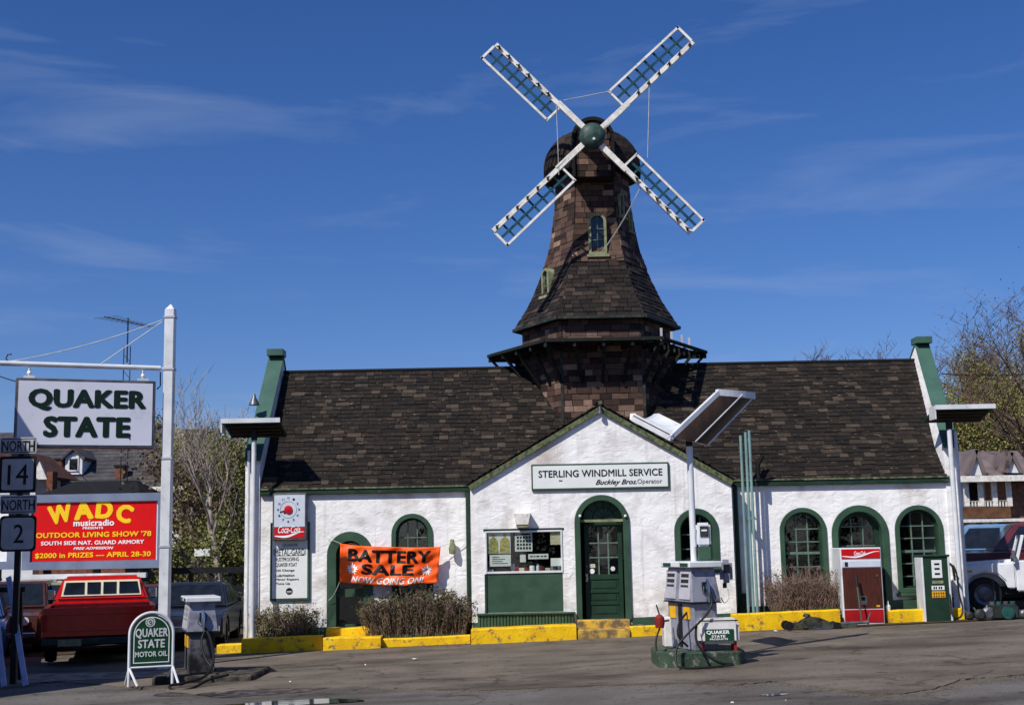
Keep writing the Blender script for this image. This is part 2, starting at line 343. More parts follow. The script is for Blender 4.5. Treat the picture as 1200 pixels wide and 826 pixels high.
def stucco():
    m = mat('stucco', S(244, 243, 241), S(234, 233, 232), rough=0.85, scale=1.5, spec=0.15)
    t = m.node_tree; b = t.nodes['Principled BSDF']; g = N(t, 'ShaderNodeNewGeometry'); pos = g.outputs['Position']
    # trowelled relief
    mp = N(t, 'ShaderNodeMapping'); mp.inputs['Scale'].default_value = (1.0, 1.0, 1.5); t.links.new(pos, mp.inputs[0])
    w = N(t, 'ShaderNodeTexNoise'); w.inputs['Scale'].default_value = 5.5; w.inputs['Detail'].default_value = 2; w.inputs['Distortion'].default_value = 0.9
    t.links.new(mp.outputs[0], w.inputs['Vector'])
    v = N(t, 'ShaderNodeTexVoronoi'); v.inputs['Scale'].default_value = 5.0; v.feature = 'SMOOTH_F1'
    mpv = N(t, 'ShaderNodeMixRGB'); mpv.inputs[0].default_value = 0.25; t.links.new(mp.outputs[0], mpv.inputs[1]); t.links.new(w.outputs['Color'], mpv.inputs[2]); t.links.new(mpv.outputs[0], v.inputs['Vector'])
    n2 = N(t, 'ShaderNodeTexNoise'); n2.inputs['Scale'].default_value = 40; n2.inputs['Detail'].default_value = 4; t.links.new(pos, n2.inputs['Vector'])
    a = N(t, 'ShaderNodeMath', operation='MULTIPLY_ADD'); t.links.new(w.outputs['Fac'], a.inputs[0]); a.inputs[1].default_value = 1.0; t.links.new(v.outputs['Distance'], a.inputs[2])
    a2 = N(t, 'ShaderNodeMath', operation='MULTIPLY_ADD'); t.links.new(n2.outputs['Fac'], a2.inputs[0]); a2.inputs[1].default_value = 0.12; t.links.new(a.outputs[0], a2.inputs[2])
    bp = N(t, 'ShaderNodeBump'); bp.inputs['Strength'].default_value = 0.29; bp.inputs['Distance'].default_value = 0.045
    t.links.new(a2.outputs[0], bp.inputs['Height']); t.links.new(bp.outputs[0], b.inputs['Normal'])
    # water stains under the eaves at two places
    col = b.inputs['Base Color'].links[0].from_socket
    sx = N(t, 'ShaderNodeSeparateXYZ'); t.links.new(pos, sx.inputs[0])
    for X0, Z0, wd, hgt in ((at(475, 590, 25.8).x, 3.0, 0.20, 0.75), (at(1065, 590, 25.8).x, 3.0, 0.22, 0.7), (at(640, 585, 25.3).x, 3.35, 0.5, 0.6), (at(940, 590, 25.8).x, 3.0, 0.12, 0.5)):
        d = N(t, 'ShaderNodeMath', operation='SUBTRACT'); t.links.new(sx.outputs[0], d.inputs[0]); d.inputs[1].default_value = X0
        ab = N(t, 'ShaderNodeMath', operation='ABSOLUTE'); t.links.new(d.outputs[0], ab.inputs[0])
        r = N(t, 'ShaderNodeMapRange'); r.inputs[1].default_value = wd; r.inputs[2].default_value = 0.02; t.links.new(ab.outputs[0], r.inputs[0])
        r2 = N(t, 'ShaderNodeMapRange'); r2.inputs[1].default_value = Z0-hgt; r2.inputs[2].default_value = Z0; t.links.new(sx.outputs[2], r2.inputs[0])
        m1 = N(t, 'ShaderNodeMath', operation='MULTIPLY'); t.links.new(r.outputs[0], m1.inputs[0]); t.links.new(r2.outputs[0], m1.inputs[1])
        m2 = N(t, 'ShaderNodeMath', operation='MULTIPLY'); t.links.new(m1.outputs[0], m2.inputs[0]); t.links.new(n2.outputs['Fac'], m2.inputs[1])
        mm = N(t, 'ShaderNodeMixRGB'); mm.inputs['Color2'].default_value = (*S(150, 118, 92), 1)
        t.links.new(m2.outputs[0], mm.inputs[0]); t.links.new(col, mm.inputs[1]); col = mm.outputs[0]
    # faint vertical rain streaks
    mq = N(t, 'ShaderNodeMapping'); mq.inputs['Scale'].default_value = (7, 7, 0.45); t.links.new(pos, mq.inputs[0])
    n6 = N(t, 'ShaderNodeTexNoise'); n6.inputs['Scale'].default_value = 1.6; n6.inputs['Detail'].default_value = 6; t.links.new(mq.outputs[0], n6.inputs['Vector'])
    r6 = N(t, 'ShaderNodeMapRange'); r6.inputs[1].default_value = 0.56; r6.inputs[2].default_value = 0.85; r6.inputs[4].default_value = 0.6; t.links.new(n6.outputs['Fac'], r6.inputs[0])
    mm = N(t, 'ShaderNodeMixRGB'); mm.inputs['Color2'].default_value = (*S(176, 168, 158), 1)
    t.links.new(r6.outputs[0], mm.inputs[0]); t.links.new(col, mm.inputs[1]); col = mm.outputs[0]
    # mud thrown up at the foot of the wall (the lot climbs to the right)
    zz_ = N(t, 'ShaderNodeMath', operation='MULTIPLY_ADD'); zz_.inputs[1].default_value = -SL; t.links.new(sx.outputs[0], zz_.inputs[0]); t.links.new(sx.outputs[2], zz_.inputs[2])
    n7 = N(t, 'ShaderNodeTexNoise'); n7.inputs['Scale'].default_value = 4; n7.inputs['Detail'].default_value = 8; t.links.new(pos, n7.inputs['Vector'])
    r7 = N(t, 'ShaderNodeMapRange'); r7.inputs[1].default_value = 1.15; r7.inputs[2].default_value = 0.35; r7.inputs[4].default_value = 1.3; t.links.new(zz_.outputs[0], r7.inputs[0])
    m7 = N(t, 'ShaderNodeMath', operation='MULTIPLY'); t.links.new(r7.outputs[0], m7.inputs[0])
    r8 = N(t, 'ShaderNodeMapRange'); r8.inputs[1].default_value = 0.42; r8.inputs[2].default_value = 0.72; r8.inputs[4].default_value = 0.7; t.links.new(n7.outputs['Fac'], r8.inputs[0]); t.links.new(r8.outputs[0], m7.inputs[1])
    mm = N(t, 'ShaderNodeMixRGB'); mm.inputs['Color2'].default_value = (*S(150, 136, 120), 1)
    t.links.new(m7.outputs[0], mm.inputs[0]); t.links.new(col, mm.inputs[1]); col = mm.outputs[0]
    # splash dirt low on the wall
    n4 = N(t, 'ShaderNodeTexNoise'); n4.inputs['Scale'].default_value = 2.3; n4.inputs['Detail'].default_value = 8; t.links.new(pos, n4.inputs['Vector'])
    r4 = N(t, 'ShaderNodeMapRange'); r4.inputs[1].default_value = 0.52; r4.inputs[2].default_value = 0.85; t.links.new(n4.outputs['Fac'], r4.inputs[0])
    mm = N(t, 'ShaderNodeMixRGB'); mm.inputs['Color2'].default_value = (*S(186, 178, 172), 1)
    t.links.new(r4.outputs[0], mm.inputs[0]); t.links.new(col, mm.inputs[1]); col = mm.outputs[0]
    t.links.new(col, b.inputs['Base Color'])
stucco()

def asphalt(name, base, light, dark, seed):
    m = mat(name, base, light, rough=0.85, scale=0.9, spec=0.25, detail=10)
    t = m.node_tree; b = t.nodes['Principled BSDF']; g = N(t, 'ShaderNodeNewGeometry'); pos = g.outputs['Position']
    mp = N(t, 'ShaderNodeMapping'); mp.inputs['Location'].default_value = (seed, seed*2, 0); mp.inputs['Scale'].default_value = (0.35, 1.0, 1.0); t.links.new(pos, mp.inputs[0])
    col = b.inputs['Base Color'].links[0].from_socket
    n = N(t, 'ShaderNodeTexNoise'); n.inputs['Scale'].default_value = 0.85; n.inputs['Detail'].default_value = 9; n.inputs['Roughness'].default_value = 0.62; t.links.new(mp.outputs[0], n.inputs['Vector'])
    r = N(t, 'ShaderNodeMapRange'); r.inputs[1].default_value = 0.49; r.inputs[2].default_value = 0.70; t.links.new(n.outputs['Fac'], r.inputs[0])
    mm = N(t, 'ShaderNodeMixRGB'); mm.inputs['Color2'].default_value = (*dark, 1); t.links.new(r.outputs[0], mm.inputs[0]); t.links.new(col, mm.inputs[1]); col = mm.outputs[0]
    # grain
    n2 = N(t, 'ShaderNodeTexNoise'); n2.inputs['Scale'].default_value = 55; n2.inputs['Detail'].default_value = 4; t.links.new(pos, n2.inputs['Vector'])
    r2 = N(t, 'ShaderNodeMapRange'); r2.inputs[1].default_value = 0.3; r2.inputs[2].default_value = 0.7; r2.inputs[3].default_value = 0.62; r2.inputs[4].default_value = 1.35; t.links.new(n2.outputs['Fac'], r2.inputs[0])
    m3 = N(t, 'ShaderNodeMixRGB', blend_type='MULTIPLY'); m3.inputs[0].default_value = 1; t.links.new(col, m3.inputs[1]); t.links.new(r2.outputs[0], m3.inputs[2]); col = m3.outputs[0]
    # oil drips and pale stone in the paving
    for sc_, lo_, hi_, cc_ in ((6.5, .66, .72, (0.016, 0.014, 0.012)), (26, .68, .72, (0.20, 0.18, 0.16)), (2.6, .64, .74, (0.03, 0.026, 0.022))):
        q_ = N(t, 'ShaderNodeTexNoise'); q_.inputs['Scale'].default_value = sc_; q_.inputs['Detail'].default_value = 2; t.links.new(pos, q_.inputs['Vector'])
        w_ = N(t, 'ShaderNodeMapRange'); w_.inputs[1].default_value = lo_; w_.inputs[2].default_value = hi_; w_.inputs[4].default_value = .7; t.links.new(q_.outputs['Fac'], w_.inputs[0])
        e_ = N(t, 'ShaderNodeMixRGB'); e_.inputs['Color2'].default_value = (*cc_, 1); t.links.new(w_.outputs[0], e_.inputs[0]); t.links.new(col, e_.inputs[1]); col = e_.outputs[0]
    # cracks
    v = N(t, 'ShaderNodeTexVoronoi'); v.feature = 'DISTANCE_TO_EDGE'; v.inputs['Scale'].default_value = 0.42
    wv = N(t, 'ShaderNodeMixRGB'); wv.inputs[0].default_value = 0.62; nn = N(t, 'ShaderNodeTexNoise'); nn.inputs['Scale'].default_value = 1.1; nn.inputs['Detail'].default_value = 6
    t.links.new(pos, nn.inputs['Vector']); t.links.new(pos, wv.inputs[1]); t.links.new(nn.outputs['Color'], wv.inputs[2]); t.links.new(wv.outputs[0], v.inputs['Vector'])
    r5 = N(t, 'ShaderNodeMapRange'); r5.inputs[1].default_value = 0.0; r5.inputs[2].default_value = 0.010; r5.inputs[3].default_value = 0.55; r5.inputs[4].default_value = 0; t.links.new(v.outputs['Distance'], r5.inputs[0])
    m5 = N(t, 'ShaderNodeMixRGB'); m5.inputs['Color2'].default_value = (0.012, 0.011, 0.01, 1); t.links.new(r5.outputs[0], m5.inputs[0]); t.links.new(col, m5.inputs[1]); col = m5.outputs[0]
    t.links.new(col, b.inputs['Base Color'])
    bp = N(t, 'ShaderNodeBump'); bp.inputs['Strength'].default_value = 0.6; bp.inputs['Distance'].default_value = 0.012
    t.links.new(n2.outputs['Fac'], bp.inputs['Height']); t.links.new(bp.outputs[0], b.inputs['Normal'])
    # damp patches are a little glossier
    r6 = N(t, 'ShaderNodeMapRange'); r6.inputs[1].default_value = 0.53; r6.inputs[2].default_value = 0.75; r6.inputs[3].default_value = 0.88; r6.inputs[4].default_value = 0.6; t.links.new(n.outputs['Fac'], r6.inputs[0]); t.links.new(r6.outputs[0], b.inputs['Roughness'])
asphalt('asphalt_lot', S(116, 106, 94), S(92, 84, 74), S(62, 54, 45), 3)
asphalt('asphalt_road', S(106, 102, 98), S(90, 85, 80), S(62, 55, 47), 11)
mat('soil', S(84, 66, 52), S(56, 44, 36), rough=0.95, scale=5, bump=0.8, bscale=20, bdist=0.03, dirt=S(70, 74, 42), dscale=1.5)
mat('grit', S(104, 94, 84), S(66, 58, 50), rough=0.95, scale=9, bump=0.8, bscale=60, bdist=0.01)
mat('far_ground', S(70, 72, 48), S(58, 56, 42), rough=0.95, scale=0.3)
def water():
    m = bpy.data.materials.new('puddle_water'); m.use_nodes = True; b = m.node_tree.nodes['Principled BSDF']
    b.inputs['Base Color'].default_value = (0.02, 0.018, 0.016, 1); b.inputs['Roughness'].default_value = 0.04; b.inputs['IOR'].default_value = 1.33; b.inputs['Specular IOR Level'].default_value = 1.0
    t = m.node_tree; n = N(t, 'ShaderNodeTexNoise'); n.inputs['Scale'].default_value = 7; bp = N(t, 'ShaderNodeBump'); bp.inputs['Strength'].default_value = 0.05; bp.inputs['Distance'].default_value = 0.01
    t.links.new(n.outputs['Fac'], bp.inputs['Height']); t.links.new(bp.outputs[0], b.inputs['Normal']); MATS['puddle_water'] = m
water()

# ------------------------------------------------------------------ ground
def sheet(name, poly, m, dz, thick=0.0, kind='structure'):
    mb = MB(); n = len(poly)
    top = [(x, y, gz(x)+dz) for x, y in poly]
    if thick:
        bot = [(x, y, gz(x)+dz-thick) for x, y in poly]
        mb.add(top+bot, [tuple(range(n))]+[(i, i+n, (i+1) % n+n, (i+1) % n) for i in range(n)])
    else: mb.add(top, [tuple(range(n))])
    return mb.build(name, m, kind=kind)
mb = MB()
xs = [-900, -300, -30, -8, 0, 8, 30, 300, 900]; ys = [-60, 0, 60, 900]
vs = [(x, y, gz(x)-0.03) for y in ys for x in xs]
fs = [(j*9+i, j*9+i+1, (j+1)*9+i+1, (j+1)*9+i) for j in range(3) for i in range(8)]
mb.add(vs, fs).build('ground', 'far_ground', kind='structure')
sheet('road', [(-30, -55), (30, -55), (30, 34), (-30, 34)], 'asphalt_road', -0.02)
def gpt(u, v):
    d = CR @ Vector(((u-600)/1500, -(v-413)/1500, -1)); t = EYE/(SL*d.x-d.z); return (d.x*t, d.y*t)
edge = [(-120, 822), (0, 806), (60, 797), (150, 803), (230, 812), (300, 806), (420, 803), (560, 808), (700, 802), (800, 799), (860, 801), (905, 797), (950, 802), (985, 806), (1020, 811), (1060, 811), (1092, 806), (1112, 800), (1125, 795), (1160, 792), (1200, 789), (1300, 783)]
rr = random.Random(5); pl = []
for (u0, v0), (u1, v1) in zip(edge, edge[1:]):
    for k in range(6):
        t = k/6; p = gpt(u0+(u1-u0)*t, v0+(v1-v0)*t+rr.uniform(-.5, .5)); pl.append(p)
sheet('forecourt', pl+[(29, 33), (-29, 33)], 'asphalt_lot', -0.006, 0.02)
# crumbled grit along the broken edge of the forecourt paving
mb = MB()
for i in range(5200):
    k = rr.randrange(len(pl)-1); a, b = pl[k], pl[k+1]; t = rr.random()
    x = a[0]+(b[0]-a[0])*t+rr.gauss(0, .10); y = a[1]+(b[1]-a[1])*t-abs(rr.gauss(0, .22))+rr.gauss(0, .05); s = rr.uniform(.003, .010)
    z = gz(x)-0.02
    mb.add([(x-s, y, z), (x+s*.7, y-s, z), (x+s*.6, y+s, z), (x, y, z+s*1.2)], [(0, 1, 3), (1, 2, 3), (2, 0, 3)])
mb.build('loose_grit', 'grit', kind='stuff')
# wet dirt bands on the forecourt
def blob(cx, cy, rx, ry, seed, n=40):
    r = random.Random(seed); ph = [r.uniform(0, 6.28) for _ in range(6)]
    return [(cx+rx*cos(a)*(1+sum(.12/(k*.5+1)*sin((k+2)*a+ph[k]) for k in range(6))), cy+ry*sin(a)*(1+sum(.12/(k*.5+1)*sin((k+2)*a+ph[k]) for k in range(6)))) for a in [2*pi*i/n for i in range(n)]]
p1 = gpt(340, 822); sheet('puddle', blob(p1[0], p1[1], 0.80, 0.34, 3), 'puddle_water', -0.010, kind='structure')
p2 = gpt(906, 812); sheet('small_puddle', blob(p2[0], p2[1], 0.14, 0.10, 4), 'puddle_water', -0.012)
mat('wet_dirt', S(48, 40, 36), S(34, 28, 26), rough=0.45, scale=3, bump=0.5, bscale=30, dirt=S(92, 82, 76), dscale=6, dlo=0.5, dhi=0.56)
p3 = gpt(300, 806); sheet('wet_dirt', blob(p3[0], p3[1], 1.15, 0.85, 8), 'wet_dirt', -0.0145)
mat('pale_concrete', S(150, 138, 122), S(120, 108, 96), rough=0.9, scale=4, bump=0.3, dirt=S(80, 72, 64), dscale=4)
a, b, c, d = gpt(16, 800), gpt(225, 790), gpt(225, 785.5), gpt(24, 789)
sheet('concrete_gutter', [a, b, c, d], 'pale_concrete', -0.001)
sheet('yard_soil', [(-29, 33.0), (-29, 26.9), (-7.2, 26.9), (-5.6, 25.4), (-5.6, 33.0)], 'soil', 0.010)
sheet('lot_dirt', [(5.2, 24.75), (8.2, 24.7), (28, 25.2), (28, 32.8), (9.4, 32.8), (9.4, 25.9), (8.7, 25.5), (5.2, 25.15)], 'soil', 0.009)

# ------------------------------------------------------------------ the service station
YM, YG, YR = 25.8, 25.3, 28.3           # main wall, gable wall, ridge
XL, XR = -5.30, 8.80; ZE, ZR = 3.05, 5.68
ST = thing('service_station', 'white stucco service station with green arched windows, dark shingle roof and a front gable', 'building', (1.7, YM, 0))
def win_at(u0, v0, u1, v1, Y):
    a = at(u0, v1, Y); b = at(u1, v0, Y); return a.x, b.x, a.z, b.z
def grow(b, d, bot=0): return (b[0]-d, b[1]+d, b[2]-bot, b[3]+d)
def arched(b, Y, cols, rows, fw=0.095, closed=True, depth=0.15, name='window', nohoriz=False, sash=0.036):
    """arched opening: frame, sash, muntins and one pane per cell. rows = z of horizontal bars"""
    xl, xr, zb, zt = b
    A = arch(xl, xr, zb, zt); I = arch(xl+fw, xr-fw, zb+(fw if closed else 0), zt-fw)
    mb = MB(); mb.strip(A, I, Y-0.035, Y+depth+0.05, closed)
    fr = mb.build(name, 'green_paint', ST, bevel=0.008)
    x0, x1, z0, z1 = xl+fw, xr-fw, zb+(fw if closed else 0), zt-fw
    J = arch(x0+sash, x1-sash, z0+(sash if closed else 0), z1-sash)
    MB().strip(arch(x0, x1, z0, z1), J, Y+depth-0.04, Y+depth+0.02, closed).build('sash', 'dark_green_paint', fr)
    X0, X1, Z0, Z1 = x0+sash, x1-sash, z0+(sash if closed else 0), z1-sash
    r = (X1-X0)/2; cx = (X0+X1)/2; zc = Z1-r
    az = lambda x: zc+sqrt(max(0, r*r-(x-cx)**2))
    m = MB(); w = 0.022
    vx = [X0+(X1-X0)*k/cols for k in range(cols+1)]
    for x in vx[1:-1]: m.box(x-w/2, x+w/2, Y+depth-0.03, Y+depth+0.012, Z0, az(x))
    for z in rows:
        hw = r if z <= zc else sqrt(max(0, r*r-(z-zc)**2))
        ww = 0.05 if z in rows[:1] and len(rows) > 3 else w
        m.box(cx-hw, cx+hw, Y+depth-0.034, Y+depth+0.010, z-ww/2, z+ww/2)
    m.build('glazing_bar', 'bar_green', fr)
    zz = [Z0]+sorted(rows)+[Z1]
    for i in range(cols):
        for j in range(len(zz)-1):
            a0, a1, b0, b1 = vx[i], vx[i+1], zz[j], zz[j+1]
            pts = [(x, min(b1, az(x))) for x in [a1+(a0-a1)*k/6 for k in range(7)]]
            if max(p[1] for p in pts) <= b0+0.02: continue
            pts = [p for p in pts if p[1] > b0]
            poly = [(max(a0, min(p[0] for p in pts)), b0), (min(a1, max(p[0] for p in pts)), b0)]+pts
            MB().prism(poly, Y+depth-0.005, Y+depth+0.001).build('pane', 'window_glass', fr)
    return fr
B1 = win_at(459, 601, 507, 703, YM); B2 = win_at(917, 594, 967, 696, YM); B3 = win_at(1053, 591, 1103, 694.5, YM)
D1 = win_at(383, 622, 437, 738, YM); D2 = win_at(979.5, 591, 1039, 718, YM)
G1 = win_at(791.5, 595, 841, 664, YG); DG = win_at(676, 579, 736, 727, YG)
hole = lambda b, cl=True: arch(b[0]+.05, b[1]-.05, b[2]+(.05 if cl else -.02), b[3]-.05)
zbL, zbR = gz(XL)-0.3, gz(XR)-0.3
gxl, gxr = at(552, 640, YG).x, at(860, 640, YG).x
gez = at(552, 566, YG).z; apx = at(703, 476, YG)
# main walls left and right of the gable
plate('wall', [(XL, zbL), (gxl+.1, zbL), (gxl+.1, ZE), (XL, ZE)], [hole(B1), hole(D1, False)], YM, YM+.3, 'stucco', ST)
plate('wall', [(gxr-.1, zbR-.3), (XR, zbR-.3), (XR, ZE), (gxr-.1, ZE)], [hole(B2), hole(B3), hole(D2, False)], YM, YM+.3, 'stucco', ST)
SW = win_at(568.5, 620.5, 660, 718, YG)
plate('gable_wall', [(gxl, -.4), (gxr, -.4), (gxr, gez), (apx.x, apx.z-.03), (gxl, gez)], [hole(G1), hole(DG, False), [(SW[0]+.03, SW[2]), (SW[1]-.03, SW[2]), (SW[1]-.03, SW[3]-.03), (SW[0]+.03, SW[3]-.03)]], YG, YG+.3, 'stucco', ST)
m = MB(); m.box(gxl+.002, gxl+.3, YG+.3, YM+.2, -.4, gez-.1); m.box(gxr-.3, gxr-.002, YG+.3, YM+.2, -.4, gez-.1); m.build('gable_return', 'stucco', ST)
YB = 2*YR-YM
m = MB(); m.box(XL, XR, YB-.3, YB, -.6, ZE); m.build('rear_wall', 'stucco', ST)
m = MB()
for x in (XL, XR): 
    s = .3 if x == XL else -.3
    m.prism([(YM+.3, -.6), (YB-.3, -.6), (YB-.3, ZE), (YR, ZR-.1), (YM+.3, ZE)], x, x+s, 'x')
m.build('end_wall', 'stucco', ST)
m = MB(); m.box(XL+.3, XR-.3, YM+2.2, YM+2.25, -.4, ZE-.02); m.box(XL+.3, XR-.3, YM+.3, YM+2.2, -.2, .27); m.build('interior_wall', 'interior', ST)
rows = lambda b, ts: [b[2]+(b[3]-b[2])*t for t in ts]
arched(B1, YM, 3, rows(B1, (.46, .60, .72)))
arched(B2, YM, 3, rows(B2, (.47, .16, .31, .60, .75)))
arched(B3, YM, 3, rows(B3, (.47, .185, .33, .62, .76)))
arched(G1, YG, 3, rows(G1, (.30, .55)), fw=.12)
f = arched(D1, YM, 1, rows(D1, (.34, .40)), fw=.19, closed=False, name='door_frame', depth=.2, sash=.03)
x0, x1 = D1[0]+.19, D1[1]-.19; h = D1[3]-D1[2]
for a, b in ((-.02, .10), (h*.33, h*.41)): MB().box(x0, x1, YM+.15, YM+.19, D1[2]+a, D1[2]+b).build('door_rail', 'green_paint', f)
f = arched(D2, YM, 3, rows(D2, (.62, .80)), fw=.13, closed=False, name='door_frame', depth=.24, sash=.09)
m = MB(); m.box(D2[0]+.2, D2[1]-.2, YM+.17, YM+.225, D2[2]-.02, D2[2]+1.15); m.build('door_panel', 'dark_green_paint', f)
for b in (B1, B2, B3, G1):
    Y = YG if b is G1 else YM
    MB().box(b[0]-.04, b[1]+.04, Y-.08, Y+.06, b[2]-.07, b[2]-.003).build('sill', 'green_paint', ST, bevel=.01)

# gable door
def gable_door():
    xl, xr, zb, zt = DG; fw = .115
    zl = at(706, 609.5, YG).z
    fr = MB().strip(arch(xl, xr, zb, zt, 24), arch(xl+fw, xr-fw, zb, zt-fw, 24), YG-.05, YG+.12).build('door_frame', 'green_paint', ST, bevel=.01)
    MB().box(xl+fw, xr-fw, YG+.02, YG+.10, zl-.03, zl+.02).build('lintel', 'stone_sill', fr)
    c = at(708, 609, YG); r = .40
    fan = [(c.x-r*cos(pi*i/16), zl+.02+.40*sin(pi*i/16)) for i in range(17)]
    MB().prism(fan, YG+.20, YG+.24).build('fanlight', 'green_paint', fr)
    m = MB()
    for a in (35, 62, 90, 118, 145): m.beam((c.x, YG+.19, zl+.03), (c.x+.38*cos(RD(a)), YG+.19, zl+.03+.37*sin(RD(a))), .018)
    m.tube([(c.x+.22*cos(pi*i/12), YG+.19, zl+.03+.22*sin(pi*i/12)) for i in range(13)], .010, 4)
    m.build('fan_rib', 'dark_green_paint', fr)
    # door leaf
    dl, dr = at(686, 660, YG).x, at(730.5, 660, YG).x; dz0 = zb+.01; dt = zl-.06
    D = MB(); st = .085; Yd = YG+.17
    D.box(dl, dl+st, Yd, Yd+.05, dz0, dt); D.box(dr-st, dr, Yd, Yd+.05, dz0, dt)
    zmid = at(706, 674.5, YG).z
    z_ = lambda v: at(706, v, YG).z
    for v0, v1 in ((727, 721), (709, 705), (695, 691), (679, 673), (617, 611)): D.box(dl+st, dr-st, Yd+.002, Yd+.048, z_(v0), z_(v1))
    leaf = D.build('door', 'dark_green_paint', ST, bevel=.006)
    m = MB()
    for v0, v1 in ((721, 709), (705, 695), (691, 679)): m.box(dl+st, dr-st, Yd+.02, Yd+.035, z_(v0)-.001, z_(v1)+.001); m.box(dl+st+.05, dr-st-.05, Yd+.01, Yd+.03, z_(v0)+.03, z_(v1)-.03)
    m.build('door_panel', 'dark_green_paint', leaf, bevel=.006)
    gx = [dl+st+(dr-dl-2*st)*k/3 for k in range(4)]; gzz = [z_(673), z_(653), z_(636), z_(617)]
    m = MB()
    for x in gx[1:3]: m.box(x-.013, x+.013, Yd+.005, Yd+.045, gzz[0], gzz[3])
    for z in gzz[1:3]: m.box(gx[0], gx[3], Yd+.003, Yd+.043, z-.013, z+.013)
    m.build('glazing_bar', 'bar_green', leaf)
    for i in range(3):
        for j in range(3): MB().box(gx[i], gx[i+1], Yd+.022, Yd+.028, gzz[j], gzz[j+1]).build('pane', 'window_glass', leaf)
    # stickers on the glass
    a = MB().box(at(690, 660, YG).x, at(698, 660, YG).x, Yd+.014, Yd+.02, z_(665), z_(660.5)).build('sticker', 'pastel', leaf)
    MB().lathe([(.0001, 0), (.05, 0), (.05, .006), (.0001, .006)], (at(694.5, 668, YG).x, Yd+.012, z_(669)), 14, 'y').build('sticker', 'print_white', leaf)
    MB().lathe([(.0001, 0), (.045, 0), (.045, .006), (.0001, .006)], (at(719, 667, YG).x, Yd+.012, z_(666.5)), 14, 'y').build('sticker', 'paper', leaf)
    m = MB(); m.sphere((dl+.03, Yd-.04, z_(677)), .03, 10); m.box(dl+.01, dl+.05, Yd-.012, Yd, z_(681), z_(672)); m.sphere((dl+.03, Yd-.02, z_(663)), .018, 8); m.build('door_knob', 'chrome', leaf, smooth=True)
    m = MB()
    for u in (679.5, 732.5): m.sphere((at(u, 604.5, YG).x, YG-.07, at(u, 604.5, YG).z), .03, 8)
    m.build('frame_bolt', 'white_metal', fr)
    # bright back window seen through the door
    m = MB(); X = at(716, 630, 27.6).x; Zc = at(716, 632, 27.6).z
    m.box(X-.28, X+.28, 27.9, 27.93, Zc-.42, Zc+.42)
    m.build('back_window', 'cream_trim', ST)
gable_door()

